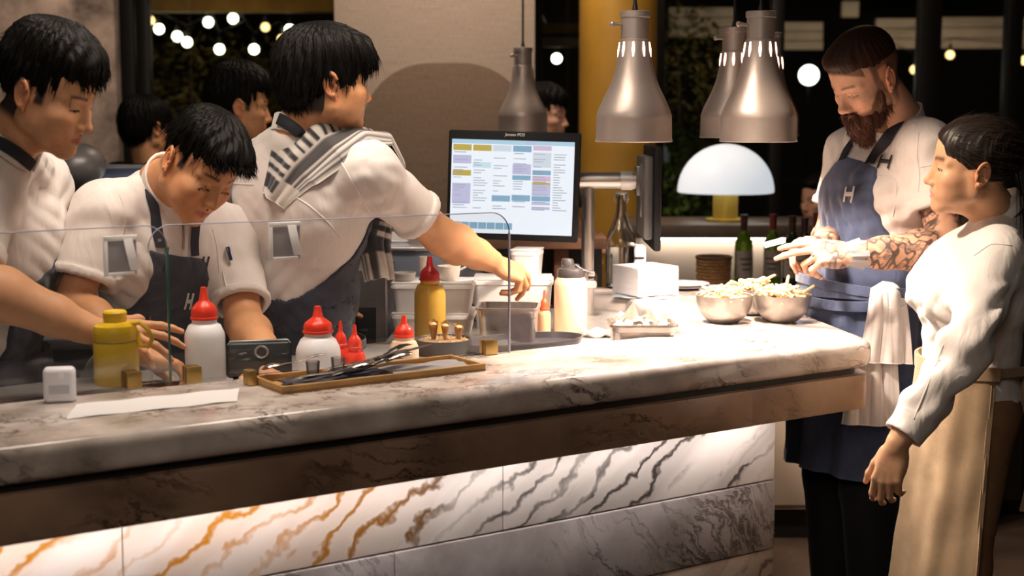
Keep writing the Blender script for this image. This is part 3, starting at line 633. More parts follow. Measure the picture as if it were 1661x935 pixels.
def strands(roots, dirs, norms, L, r0, seed=0, curl=.3, grav=(0, 0, -1), gk=.3, seg=5, lift=.3, taper=.15):
    """three-sided tapered hairs; everything vectorised"""
    rs = np.random.RandomState(seed); n = len(roots); L = L * (.7 + .6 * rs.rand(n, 1)) if np.isscalar(L) else L[:, None] * (.75 + .5 * rs.rand(n, 1))
    d = dirs + norms * lift + rs.normal(size=(n, 3)) * curl * .35; d /= np.linalg.norm(d, axis=1, keepdims=True) + 1e-9; p = roots.copy(); P_ = [p.copy()]; D_ = [d.copy()]; g_ = np.array(grav)
    w_ = rs.normal(size=(n, 3)) * curl * .25
    for i in range(seg):
        d = d + (g_ * gk + w_ - norms * lift * .35) / seg * 1.6; d /= np.linalg.norm(d, axis=1, keepdims=True) + 1e-9; p = p + d * L / seg; P_.append(p.copy()); D_.append(d.copy())
    V = []; rr = r0 * (.7 + .6 * rs.rand(n, 1))
    for i, (p, d) in enumerate(zip(P_, D_)):
        a = np.cross(d, norms); a /= np.linalg.norm(a, axis=1, keepdims=True) + 1e-9; b = np.cross(a, d); t = i / seg; r = rr * (1 - (1 - taper) * t ** 1.5)
        for k in range(3): V.append(p + r * (math.cos(2.094 * k) * a + math.sin(2.094 * k) * b))
    V = np.stack(V, 1).reshape(-1, 3); base = np.arange(n)[:, None] * (3 * (seg + 1)); Q = []
    for i in range(seg):
        for k in range(3):
            l = (k + 1) % 3; Q.append(base + np.array([[i * 3 + k, i * 3 + l, (i + 1) * 3 + l, (i + 1) * 3 + k]]))
    return V.astype(f32), np.concatenate(Q)
def vnormals(V, Q):
    n = np.cross(V[Q[:, 2]] - V[Q[:, 0]], V[Q[:, 3]] - V[Q[:, 1]]); o = np.zeros_like(V)
    for i in range(4): np.add.at(o, Q[:, i], n)
    return o / (np.linalg.norm(o, axis=1, keepdims=True) + 1e-12)
def hair(st, seed=0):
    """cap of hair plus loose strands. st: list of ('ell', c, r) lobes, cuts and strand settings; head space"""
    f = Field((-.16, -.125, -.14), (.155, .125, .19), .0026)
    for c, r in st['lobes']: f.ell(c, r, .016)
    for c, r, k in st['cuts']: f.ell(c, r, k, sub=True)
    X, Y, Z_ = f.grid(); cr = np.array(st.get('crown', (-.045, 0, .12))); ang = np.arctan2(Y - cr[1], X - cr[0]); el = np.sqrt((X - cr[0]) ** 2 + (Y - cr[1]) ** 2)
    a = st.get('rough', .0022); sl = st.get('freq', 1.)
    near = np.abs(f.F) < .02
    dsp = a * (np.sin(ang * 23 * sl + 2.2 * np.sin(Z_ * 40 + Y * 30) + 9 * el * 8) + .7 * np.sin(ang * 51 * sl + Z_ * 60 + 2 * np.sin(X * 70)) + .5 * np.sin(ang * 97 * sl + X * 90 - Z_ * 50))
    f.F = np.where(near, f.F + dsp * sstep(el, .005, .05), f.F).astype(f32)
    V, Q = f.mesh(1)
    parts = [(V, Q)]; N = vnormals(V, Q); rs = np.random.RandomState(seed)
    for S in st['strands']:
        m = np.argwhere(S['where'](V[:, 0], V[:, 1], V[:, 2], N))[:, 0]
        if not len(m): continue
        i = rs.choice(m, S['n']); p = V[i] - N[i] * .003; fl = S['flow'](p); fl = fl - N[i] * (fl * N[i]).sum(1, keepdims=True) * S.get('tang', .8); fl /= np.linalg.norm(fl, axis=1, keepdims=True) + 1e-9
        parts.append(strands(p, fl, N[i], S['L'], S['r'], rs.randint(9999), S.get('curl', .4), S.get('grav', (0, 0, -1)), S.get('gk', .4), S.get('seg', 5), S.get('lift', .25)))
    return joinVQ(parts)
crownflow = lambda c: (lambda p: np.stack([p[:, 0] - c[0], p[:, 1] - c[1], -.35 - 2.2 * np.maximum(0, .10 - p[:, 2]) * 0 + p[:, 2] * 0], 1))
# ---------------------------------------------------------------- bodies and clothes
A_ = np.array
def un(v): v = A_(v, float); return v / np.linalg.norm(v)
def fr3(fwd, up):                       # columns forward, left, up
    up = un(up); f = A_(fwd, float); f = un(f - up * (f @ up)); return np.stack([f, np.cross(up, f), up], 1)
def hfr(x, z):                          # hand frame: columns finger direction, thumb side (z×x), back of the hand
    x = un(x); z = A_(z, float); z = un(z - x * (z @ x)); return np.stack([x, np.cross(z, x), z], 1)
def hand_into(f, o, M, s, fingers, thumb, sc=1.):
    """palm, four jointed fingers and a thumb; s=+1 when the thumb lies on the +y side of the frame M. Returns finger tips and nail spots"""
    W_ = lambda p: A_(o) + M @ (A_(p, float) * sc); y4 = [.0285, .0095, -.0095, -.027]; L4 = [(.045, .027, .022), (.049, .031, .023), (.045, .029, .022), (.035, .022, .020)]; x4 = [.088, .092, .087, .078]
    f.ell(W_((.040, 0, -.002)), A_((.042, .034, .0145)) * sc, .012, M)
    for y, x in zip(y4, x4): f.rc(W_((.010, s * y * .55, 0)), W_((x, s * y, .001)), .0135 * sc, .0112 * sc, .010)
    f.ell(W_((.036, s * .026, -.010)), A_((.031, .0155, .0145)) * sc, .012, M); f.ell(W_((.040, -s * .024, -.008)), A_((.034, .013, .013)) * sc, .012, M)
    tips = []; nails = []
    for (sp, a1, a2, a3), y, x, Ls in zip(fingers, y4, x4, L4):
        p = A_((x, s * y, .001)); a = 0; rs_ = [(.0098, .0088), (.0088, .0078), (.0076, .0062)]
        for da, l, (ra, rb) in zip((a1, a2, a3), Ls, rs_):
            a += R(da); d = A_((math.cos(a) * math.cos(R(sp)), math.sin(R(sp)) * s, -math.sin(a) * math.cos(R(sp)))); q = p + d * l
            f.rc(W_(p), W_(q), ra * sc, rb * sc, .0035); p = q
        n = A_((math.sin(a), 0, math.cos(a))); nails.append((W_(p - d * .001 + n * .0062), .0058 * sc)); tips.append(W_(p))
    (tx, ty, tz), b1, b2 = thumb; d = un((tx, s * ty, tz)); p = A_((.020, s * .026, -.008)); bend = un((1, -s * .35, -.25))
    for l, ra, rb, bb in ((.042, .0145, .0115, 0), (.033, .0112, .0096, b1), (.026, .0098, .0068, b2)):
        d = un(d * math.cos(R(bb)) + bend * math.sin(R(bb))); q = p + d * l; f.rc(W_(p), W_(q), ra * sc, rb * sc, .006); p = q
    tips.append(W_(p)); return tips, nails
def arm_mesh(sh, el, wr, M, s, fingers, thumb, b=1., h=.0023, sc=1., fb=1.):
    sh, el, wr = (A_(v, float) for v in (sh, el, wr)); st = sh + (el - sh) * .38
    lo = np.minimum(np.minimum(st, el), wr) - .075; hi = np.maximum(np.maximum(st, el), wr) + .075; tip = wr + M[:, 0] * .2 * sc
    lo = np.minimum(lo, tip - .07); hi = np.maximum(hi, tip + .07); f = Field(lo, hi, h)
    f.rc(st, el, .050 * b, .041 * b, .01); d = wr - el; f.rc(el, el + d * .3, .042 * b * fb, .0455 * b * fb, .02); f.rc(el + d * .3, el + d * .72, .0455 * b * fb, .034 * b * fb, .02); f.rc(el + d * .72, wr, .034 * b * fb, .0275 * b, .02)
    f.rc(wr - un(d) * .02, wr + M[:, 0] * .02, .025 * b, .021, .02)
    tips, nails = hand_into(f, wr + M[:, 0] * .012, M, s, fingers, thumb, sc); V, Q = f.mesh(1); return V, Q, tips, nails, el, wr
def arm_colour(V, skin, tips, nails, el, wr, tattoo=False):
    sk = A_(skin); c = np.tile(sk, (len(V), 1)).astype(f32); n1 = vnoise(V * 70, 8)
    def bl(m, col):
        nonlocal c; m = np.clip(m, 0, 1)[:, None]; c = c * (1 - m) + A_(col, f32) * m
    bl(.08 + .10 * n1, sk * A_((1.05, .82, .76)))
    for t in tips: bl(.30 * np.exp(-((V - t) ** 2).sum(1) / .011 ** 2), sk * A_((1.05, .72, .66)))
    for p, r in nails: bl(.6 * (1 - sstep(np.sqrt(((V - p) ** 2).sum(1)), r * .6, r)), sk * A_((1.25, 1.05, 1.0)))
    if tattoo:
        t = ((V - el) @ (wr - el)) / ((wr - el) @ (wr - el)); reg = 1 - sstep(t, 1.25, 1.45)
        q = V * 125 + 1.6 * np.stack([vnoise(V * 30, 1), vnoise(V * 30, 2), vnoise(V * 30, 4)], 1); a = vnoise(q, 11); b = vnoise(q * 1.7, 12); k = vnoise(V * 26, 13); reg = reg * sstep(k, -1.3, -.9)
        bl(.85 * reg * (1 - sstep(np.abs(a), .14, .40)), (.03, .026, .03)); bl(.7 * reg * (1 - sstep(np.abs(b), .12, .34)) * (a > -.2), (.07, .06, .065))
        bl(.5 * reg * sstep(vnoise(q * .6, 14), .25, .7), (.10, .085, .09)); bl(.45 * reg * sstep(vnoise(V * 33, 15), .65, .95), (.42, .10, .05)); bl(.45 * reg * sstep(vnoise(V * 31, 16), .8, 1.05), (.45, .30, .06))
        hb = np.exp(-((V - (wr + (wr - el) * .22)) ** 2).sum(1) / .042 ** 2); bl(.75 * hb * sstep(b + .3 * a, -.5, .3), (.10, .09, .09))
    return c
class Torso:
    def __init__(s, J, b=1., fem=0):
        s.J = {k: A_(v, float) for k, v in J.items()}; J = s.J; s.b = b; s.fem = fem; s.up = un(J['neck'] - J['pel']); s.T = fr3(J['ft'], s.up); s.H = fr3(J['ft'], (0, 0, 1)); s.mid = J['pel'] * .5 + J['chest'] * .5
    def loc(s, X, Y, Z_, o, M): X = X - o[0]; Y = Y - o[1]; Z_ = Z_ - o[2]; return [M[0, i] * X + M[1, i] * Y + M[2, i] * Z_ for i in range(3)]
    def field(s, infl=.014, h=.006, drop=.25):
        J, b, T = s.J, s.b, s.T; pts = np.stack([J['pel'], J['chest'], J['neck'], J['shL'], J['shR']] + ([J['elL'], J['elR'], J['wrL'], J['wrR']] if s.fem else [J['elL'] * .6 + J['shL'] * .4, J['elR'] * .6 + J['shR'] * .4])); drop = max(drop, J['pel'][2] - J['wrL'][2] + .04) if s.fem else drop
        lo = pts.min(0) - .2; hi = pts.max(0) + .2; lo[2] = min(lo[2], J['pel'][2] - drop); hi[2] = J['neck'][2] + .11; f = Field(lo, hi, h); s.trunk(f, infl); return f
    def trunk(s, f, infl=0):
        J, b, T, H = s.J, s.b, s.T, s.H; kk = .035
        f.ell(J['chest'], A_((.112, .158, .175)) * b, kk, T, infl=infl); f.ell(s.mid - s.T[:, 0] * .0, A_((.108, .146, .16)) * b, kk, T, infl=infl); f.ell(J['pel'], A_((.118, .162, .125)) * b, kk, H, infl=infl)
        for sd, k in ((1, 'shL'), (-1, 'shR')):
            f.rc(J['chest'] + T @ A_((-.005, sd * .05, .10)), J[k] - (J[k] - J['neck']) * .06, .060 * b, .053 * b, kk, infl=infl); f.rc(J['neck'] + T @ A_((0, sd * .01, -.03)), J[k] * .7 + J['neck'] * .3, .050 * b, .042 * b, .03, infl=infl * .8)
            f.ell(J['chest'] + T @ A_((.055, sd * .07, .045)), A_((.048, .066, .065)) * b, .05, T, infl=infl); f.ell(J['chest'] + T @ A_((-.05, sd * .075, .05)), A_((.045, .068, .09)) * b, .05, T, infl=infl)
            if s.fem: f.ell(J['chest'] + T @ A_((.085, sd * .062, .0)), (.052, .055, .055), .03, T, infl=infl * .7)
def folds(f, T, amp=.004, sets=((0, 30, 6, 1.0), (35, 42, 8, .8), (-40, 36, 7, .8)), seed=0, o=(0, 0, 0)):
    X, Y, Z_ = f.grid(); x, y, z = [T[0, i] * (X - o[0]) + T[1, i] * (Y - o[1]) + T[2, i] * (Z_ - o[2]) for i in range(3)]; r = np.random.RandomState(seed); near = np.abs(f.F) < .03; tot = 0
    for ang, fa, fl, a in sets:
        c, s = math.cos(R(ang)), math.sin(R(ang)); u = c * y + s * z; v = -s * y + c * z; ph = r.rand(4) * 6.3; fa = fa * 4.2; fl = fl * 2
        w1 = np.sin(u * fl + ph[0] + 2 * np.sin(x * 9 + ph[1])) * 1.6 + np.sin(x * 14 + u * fl * .7 + ph[2])
        rid = 1 - np.abs(np.sin((v * fa + w1 + x * fa * .3) * .5 + ph[3])) * 2; tot = tot + .5 * a * np.sign(rid) * np.abs(rid) ** 1.4 * (.5 + .5 * np.sin(u * fl * 1.3 + v * 7 + ph[1] + x * 11))
    f.F = np.where(near, f.F + amp * tot * (.35 + .65 * sstep(vnoise(np.stack(np.broadcast_arrays(X, Y, Z_), -1) * 7, seed), -.4, .5)), f.F).astype(f32)
def sleeve(f, sh, el, t_end, r0=.068, r1=.064, infl=0, k=.045, amp=.003, seed=0, cuff=0, length=None, bend=None):
    """sleeve from the shoulder toward the elbow, cut square and opened at its end"""
    sh, el = A_(sh, float), A_(el, float); d = un(el - sh); pe = sh + (el - sh) * t_end; g = Field(f.lo, f.lo + f.h * (f.n - 1.001), f.h); g.n = f.n; g.F = np.full(f.F.shape, .2, f32)
    g.rc(sh, pe + d * .05, r0 + infl, r1 + infl, .01)
    X, Y, Z_ = g.grid(); T = fr3(d, A_((.3, -.9, .2)) if abs(d[1]) < .8 else A_((1, 0, 0))); T = hfr(d, (0.2, -.97, .1))
    al = (X - pe[0]) * d[0] + (Y - pe[1]) * d[1] + (Z_ - pe[2]) * d[2]
    ph = seed * 1.7; near = np.abs(g.F) < .03; ra = (X - pe[0]) * T[0, 1] + (Y - pe[1]) * T[1, 1] + (Z_ - pe[2]) * T[2, 1]; rb = (X - pe[0]) * T[0, 2] + (Y - pe[1]) * T[1, 2] + (Z_ - pe[2]) * T[2, 2]; an = np.arctan2(ra, rb)
    g.F = np.where(near, g.F + amp * (1 - .85 * sstep(al, -.15, -.06)) * (np.sin(al * 95 + 2.0 * np.sin(an + ph) + ph) * (.6 + .4 * np.sin(an * 2 + ph)) + .8 * np.sin(al * 50 + an * 2 + ph * 2) + .4 * np.sin(an * 5 + al * 35)), g.F).astype(f32)
    if cuff:
        rad = np.sqrt(np.maximum((X - pe[0]) ** 2 + (Y - pe[1]) ** 2 + (Z_ - pe[2]) ** 2 - al ** 2, 0)); band = np.maximum(np.abs(al + cuff / 2 + .002) - cuff / 2, rad - (r1 + infl + .0055)); g.F = np.minimum(g.F, band).astype(f32)
    g.F = np.maximum(g.F, al).astype(f32); g.rc(pe - d * .02, pe + d * .15, r1 + infl - .012, None, .004, sub=True)
    h = np.clip(.5 + .5 * (f.F - g.F) / k, 0, 1); m = (g.F < .1) | (f.F < .1)
    f.F = np.where(m, g.F * h + f.F * (1 - h) - k * h * (1 - h), f.F).astype(f32)
def longsleeve(f, sh, el, wr, t_end, rr=(.064, .060, .045), k=.045, amp=.004, seed=0, cuff=.05):
    sh, el, wr = A_(sh), A_(el), A_(wr); d = un(wr - el); pe = el + (wr - el) * t_end; g = Field(f.lo, f.lo + f.h * (f.n - 1.001), f.h); g.n = f.n; g.F = np.full(f.F.shape, .2, f32)
    g.rc(sh, el, rr[0], rr[1], .01); g.rc(el, pe - d * cuff, rr[1], rr[2] + .006, .03); g.rc(pe - d * cuff * 1.1, pe + d * .03, rr[2] + .001, rr[2] + .004, .006)
    X, Y, Z_ = g.grid(); al = (X - pe[0]) * d[0] + (Y - pe[1]) * d[1] + (Z_ - pe[2]) * d[2]; T = hfr(d, (0.2, -.97, .1)); ra, rb = [(X - pe[0]) * T[0, i] + (Y - pe[1]) * T[1, i] + (Z_ - pe[2]) * T[2, i] for i in (1, 2)]; an = np.arctan2(ra, rb); ph = seed * 1.9; near = np.abs(g.F) < .03; m = 1 - .8 * sstep(al, -cuff * 1.2, -cuff * .9)
    g.F = np.where(near, g.F + amp * m * (np.sin(al * 75 + 2.2 * np.sin(an + ph) + ph) * (.6 + .4 * np.sin(an * 2 + al * 9)) + .9 * np.sin(al * 40 + an * 2 + ph * 2) + .5 * np.sin(an * 5 + al * 25)), g.F).astype(f32)
    g.F = np.maximum(g.F, al).astype(f32); g.rc(pe - d * .01, pe + d * .12, rr[2] - .010, None, .004, sub=True); h = np.clip(.5 + .5 * (f.F - g.F) / k, 0, 1); m = (g.F < .1) | (f.F < .1); f.F = np.where(m, g.F * h + f.F * (1 - h) - k * h * (1 - h), f.F).astype(f32)
def collar(neck, ax, fwd, r=.066, ht=.038, gap=.25, h=.0028, sx=1.0, th=.0028, slope=.25, flare=0.):
    M = fr3(fwd, ax); lo = A_(neck) - .14; f = Field(lo, A_(neck) + .14, h); X, Y, Z_ = f.grid(); X = X - neck[0]; Y = Y - neck[1]; Z_ = Z_ - neck[2]; x, y, z = [M[0, i] * X + M[1, i] * Y + M[2, i] * Z_ for i in range(3)]
    rr = np.sqrt((x / sx) ** 2 + y ** 2); zz = z + slope * x; d = np.maximum(np.abs(rr - (r - flare * zz)) - th, np.abs(zz - ht / 2) - ht / 2)
    d = np.maximum(d, np.where(x > 0, gap * r * (.35 + zz / ht * .8) - np.abs(y), -.05)); f.F = d.astype(f32); return f.mesh(1)
def skirt(Tn, z0, z1, rx=(.15, .19), ry=(.2, .235), open_w=-.07, th=.003, amp=.007, seed=0, shift=(0, 0), nf=9, nu=120, nv=40):
    """apron skirt hanging round the hips, open at the back; z0 hem, z1 waist (world)"""
    o = Tn.J['pel']; H = Tn.H; A = math.acos(max(-.98, open_w / rx[0])); mb = MB()
    def fn(u, v):
        an = (2 * u - 1) * A; t = v; a = rx[0] + (rx[1] - rx[0]) * t; b_ = ry[0] + (ry[1] - ry[0]) * t
        w_ = amp * t ** .7 * (math.sin(an * nf + 1.5 * math.sin(t * 4 + seed) + seed) + .5 * math.sin(an * nf * 1.9 + t * 5 + seed * 2)) + .004 * math.sin(t * 22 + an * 4) * (1 - t) * t * 2
        z = z1 + (z0 + .006 * math.sin(an * 3 + seed) - z1) * t; q = A_((o[0], o[1], z)) + H @ A_((math.cos(an) * (a + w_) + shift[0] * t, math.sin(an) * (b_ + w_) + shift[1] * t, 0)); return tuple(q)
    mb.grid(fn, nu, nv, -th); return np.array(mb.v, f32), np.array(mb.f, np.int32)
def legs_mesh(Tn, infl=.0, feet=((0, .1), (0, -.1)), h=.011, hem=None, shoe=True):
    """trousers: pelvis and both legs"""
    J = Tn.J; o = J['pel']; f = Field((o[0] - .34, o[1] - .34, -.01), (o[0] + .34, o[1] + .34, o[2] + .12), h); b = Tn.b; f.ell(o, A_((.120, .165, .12)) * b, .03, Tn.H, infl=infl); an = []
    for sd, ft in zip((1, -1), feet):
        hip = o + Tn.H @ A_((0, sd * .088 * b, -.03)); ank = A_((o[0], o[1], 0)) + Tn.H @ A_((ft[0], ft[1], .09)); kn = (hip + ank) / 2 + Tn.H @ A_((.025, 0, .0)); f.rc(hip, kn, .088 * b, .062 * b, .04, infl=infl); f.rc(kn, ank, .062 * b, .046, .03, infl=infl + .006); an.append(ank)
    folds(f, Tn.H, .004, ((10, 32, 6, 1.), (-20, 45, 9, .6)), 4, o); return f.mesh(1), an
def bibmask(Tn, f, F0, off, top, hw_top, hw_bot, bot, fwd=-.0, th=.003, curve=.0, side=0., slope=0., ex=1.6):
    """apron bib laid over the field F0: |left| under a half width that widens downward, in torso space around the chest"""
    X, Y, Z_ = f.grid(); x, y, z = Tn.loc(X, Y, Z_, Tn.J['chest'], Tn.T); t = np.clip((top - z) / (top - bot), 0, 1); hw = hw_top + (hw_bot - hw_top) * t ** ex
    d = np.maximum(np.maximum(F0 - off - th, -(F0 - off + .014)), np.maximum(np.maximum(np.abs(y - side) - hw, (z - top - curve * np.abs(y) + slope * y)), np.maximum(bot - z, fwd - x))); g = Field(f.lo, f.lo + f.h * (f.n - 1.001), f.h); g.n = f.n; g.F = d.astype(f32); return g.mesh(1)
# picking points of a surface through the photo's pixels, to lay straps, seams and emblems on the cloth
def proj(V):
    c, s = math.cos(PITCH), math.sin(PITCH); d = A_(V, float) - A_((0, 0, CH)); t = d[:, 1] * c - d[:, 2] * s; u = d[:, 1] * s + d[:, 2] * c; return np.stack([830.5 + F * d[:, 0] / t, 467.5 - F * u / t, t], 1)
class Surf:
    def __init__(s, VQ): s.V, s.Q = VQ; s.N = vnormals(s.V, s.Q); s.p = proj(s.V); s.bvh = BVHTree.FromPolygons(s.V.tolist(), s.Q.tolist())
    def at(s, px, py, lift=0., rad=6):
        c = Vector((0, 0, CH)); d = (P(px, py, 1.) - c).normalized(); h, n, i, t = s.bvh.ray_cast(c, d)
        if h is None:
            k = np.hypot(s.p[:, 0] - px, s.p[:, 1] - py).argmin(); return s.V[k] + s.N[k] * lift, s.N[k]
        n = un(s.N[s.Q[i]].mean(0)); n = -n if n @ A_(d) > 0 else n; return A_(h) + n * lift, n
    def line(s, pix, lift=.002, n=14, rad=6):
        pix = A_(pix, float); L = np.concatenate([[0], np.cumsum(np.hypot(*np.diff(pix, axis=0).T))]); u = np.linspace(0, L[-1], n); xs = np.interp(u, L, pix[:, 0]); ys = np.interp(u, L, pix[:, 1]); r = [s.at(x, y, lift, rad) for x, y in zip(xs, ys)]
        pts = A_([a for a, b in r]); nn = A_([b for a, b in r])
        for _ in range(2): pts[1:-1] = .6 * pts[1:-1] + .2 * (pts[:-2] + pts[2:]); nn[1:-1] = .5 * nn[1:-1] + .25 * (nn[:-2] + nn[2:])
        return pts, nn
def ribbon(pts, nn, w_, th=.0022):
    mb = MB(); pts = A_(pts); n = len(pts); V = []
    for i in range(n):
        t = un(pts[min(i + 1, n - 1)] - pts[max(i - 1, 0)]); a = un(np.cross(t, nn[i])); b = np.cross(a, t); w2 = w_[i] / 2 if hasattr(w_, '__len__') else w_ / 2
        for sa, sb in ((-1, 0), (-.9, 1), (.9, 1), (1, 0), (.9, -1), (-.9, -1)): V.append(pts[i] + a * w2 * sa + b * th / 2 * sb)
    Fc = [(i * 6 + k, (i + 1) * 6 + k, (i + 1) * 6 + (k + 1) % 6, i * 6 + (k + 1) % 6) for i in range(n - 1) for k in range(6)] + [tuple(range(6)), tuple((n - 1) * 6 + k for k in range(5, -1, -1))]
    return mb.add(V, Fc)
def emblem(S, name, px, py, hgt, slant, wd, m, par, org, stroke=.0052, tilt=0):
    """slanted H of rounded double strokes laid on the cloth, size in pixels"""
    mb = MB()
    def st(x0, y0, x1, y1):
        c, s_ = math.cos(R(tilt)), math.sin(R(tilt)); q = []
        for (x, y) in ((x0, y0), (x1, y1)):
            x = x - y * slant; q.append((px + x * c - y * s_, py + x * s_ + y * c))
        pts, nn = S.line(q, .006, 6, 5); mb.add(*(lambda r: (r.v, r.f))(ribbon(pts, nn, stroke, .002)))
    hw = wd / 2
    st(-hw, -hgt / 2, -hw, hgt / 2); st(hw, -hgt / 2, hw, hgt / 2); st(-hw, -1.6, hw, -1.6); st(-hw, 1.6, hw, 1.6)
    return obj(name, mb, m, par, 40, org)
class Person:
    def __init__(s, label, J, b=1., fem=0, group=None):
        s.T = Torso(J, b, fem); p = s.T.J['pel']; s.o = A_((p[0], p[1], 0.)); s.root = thing('person', label, 'person', s.o); s.parts = []; s.cols = []
    def vq(s, name, VQ, m, col=None, par=None): return vqobj(name, VQ[0] - s.o, VQ[1], m, par or s.root, col)
    def mb(s, name, mb, m, par=None): return obj(name, mb, m, par or s.root, 40, s.o)
    def body_add(s, V, Q, c): s.parts.append((V, Q)); s.cols.append(c)
    def head(s, hd, o, M, sc=1., tattoo=False):
        nb = M.T @ (s.T.J['neck'] - A_(o)) / sc; hd = dict(hd, neck=nb); V, Q, c = head(hd); s.HM = M; s.Ho = A_(o); s.Hs = sc; s.body_add(V @ M.T * sc + A_(o), Q, c); s.skin = hd.get('skin', (.62, .36, .23))
    def hw(s, V): return V @ s.HM.T * s.Hs + s.Ho
    def arm(s, side, M, fingers, thumb, b=1., sc=1., tattoo=False, h=.0023, fb=1.):
        J = s.T.J; sg = 1 if side == 'R' else -1; V, Q, tips, nails, el, wr = arm_mesh(J['sh' + side], J['el' + side], J['wr' + side], M, sg, fingers, thumb, b, h, sc, fb); s.body_add(V, Q, arm_colour(V, s.skin, tips, nails, el, wr, tattoo)); return tips, (V, Q)
    def finish(s, feet=((.0, .1), (.0, -.1)), mtrous=None, mshoe=None, infl=.012, h=.012):
        f = s.T.field(0, .014, .2); V, Q = f.mesh(1); s.body_add(V, Q, np.tile(A_(s.skin, f32), (len(V), 1))); (lv, lq), an = legs_mesh(s.T, 0, feet, .014); s.body_add(lv, lq, np.tile(A_(s.skin, f32), (len(lv), 1)))
        V, Q = joinVQ(s.parts); s.vq('body', (V, Q), M_skin, np.concatenate(s.cols))
        (lv, lq), an = legs_mesh(s.T, infl, feet, h); s.vq('trousers', (lv, lq), mtrous)
        for a in an:
            f = Field(a + A_((-.2, -.2, -.10)), a + A_((.2, .2, .06)), .008); d = s.T.H[:, 0]; b0 = A_((a[0], a[1], 0)); f.rc(b0 - d * .05 + A_((0, 0, .045)), b0 + d * .13 + A_((0, 0, .036)), .044, .036, .02); f.rc(b0 + A_((0, 0, .05)), b0 + A_((0, 0, .09)), .046, .05, .02)
            X, Y, Z_ = f.grid(); f.F = np.maximum(f.F, .003 - Z_).astype(f32); s.vq('shoe', f.mesh(1), mshoe)
M_skin = skinmat('skin'); M_hair = mat('hair_black', (.0045, .0038, .0034), .55, spec=.13); M_hairb = mat('hair_brown', (.032, .014, .008), .55, spec=.25); M_beard = mat('beard_auburn', (.060, .020, .009), .55, spec=.25)
M_jacket = mat('jacket_cotton', (.72, .655, .62), .8, sheen=.25, noise=.05, nscale=30, bump=.35, bscale=900, bdist=.0008)
M_shirt = mat('shirt_white', (.82, .78, .75), .75, sheen=.2, bump=.2, bscale=900, bdist=.0006)
M_navy = mat('apron_navy', (.030, .036, .062), .8, sheen=.25, noise=.3, nscale=40, bump=.4, bscale=900, bdist=.0008)
M_denim = mat('apron_blue', (.062, .085, .165), .8, sheen=.25, noise=.3, nscale=35, bump=.4, bscale=900, bdist=.0008)
M_strap = mat('strap_navy', (.012, .014, .022), .7, bump=.3, bscale=900)
M_black = mat('trouser_black', (.010, .010, .012), .8, sheen=.1, noise=.3, nscale=30)
M_shoe = mat('shoe_black', (.012, .011, .01), .4)
M_white = mat('emblem_white', (.80, .78, .76), .6); M_eblk = mat('emblem_dark', (.02, .02, .025), .6)
def cloth_folds(m, sc=16, dist=.012, st=.55):
    nt = m.node_tree; N = nt.nodes; L = nt.links; b = N['Principled BSDF']; bp = [n for n in N if n.type == 'BUMP'][0]; tc = N.new('ShaderNodeTexCoord'); w_ = N.new('ShaderNodeTexNoise'); w_.inputs['Scale'].default_value = sc; w_.inputs['Detail'].default_value = 3; w_.inputs['Distortion'].default_value = 1.2
    mp = N.new('ShaderNodeMapping'); mp.inputs['Rotation'].default_value = (.5, .4, .7); mp.inputs['Scale'].default_value = (1, 1, .38); L.new(tc.outputs['Object'], mp.inputs[0]); L.new(mp.outputs[0], w_.inputs['Vector'])
    b2 = N.new('ShaderNodeBump'); b2.inputs['Strength'].default_value = st; b2.inputs['Distance'].default_value = dist; L.new(w_.outputs['Fac'], b2.inputs['Height']); L.new(b2.outputs[0], bp.inputs['Normal'])
for m_ in (M_jacket, M_shirt, M_navy, M_denim): cloth_folds(m_, 17, .010, .5)
relax = [(3, 22, 28, 18), (0, 26, 30, 20), (-3, 30, 32, 20), (-7, 34, 34, 20)]
# ---------------------------------------------------------------- hair styles
def style(lobes, cuts, **k):
    d = dict(lobes=lobes, cuts=cuts); d.update(k); return d
EARC = lambda z=-.022, r=(.026, .03, .036): [((-.010, s * .09, z), r, .006) for s in (1, -1)]
FACEC = [((.124, 0, -.016), (.064, .12, .084), .010), ((.052, .0, -.066), (.082, .12, .088), .01)]
down = lambda bx: (lambda p: np.tile([bx, 0, -1.], (len(p), 1)))
hair1 = style([((-.016, 0, .036), (.104, .081, .094)), ((-.010, 0, .086), (.104, .078, .068)), ((.050, 0, .083), (.050, .064, .042)), ((-.075, 0, .05), (.045, .066, .06))],
    FACEC + EARC(-.018, (.030, .03, .040)) + [((-.03, 0, -.125), (.12, .12, .062), .01)], rough=.0022,
    strands=[dict(n=1600, where=lambda x, y, z, N: (z > .03) & (N[:, 2] > -.2), flow=crownflow((-.06, 0)), L=.04, r=.0011, gk=.5, lift=.15),
             dict(n=170, where=lambda x, y, z, N: (x > .075) & (z > .045) & (z < .09), flow=down(.9), L=.024, r=.0014, gk=.4, curl=.3, lift=.05, grav=(.42, 0, -.9)),
             dict(n=900, where=lambda x, y, z, N: (z < .05) & (N[:, 2] < .3) & (x < .03), flow=down(-.1), L=.017, r=.0009, lift=.05)])
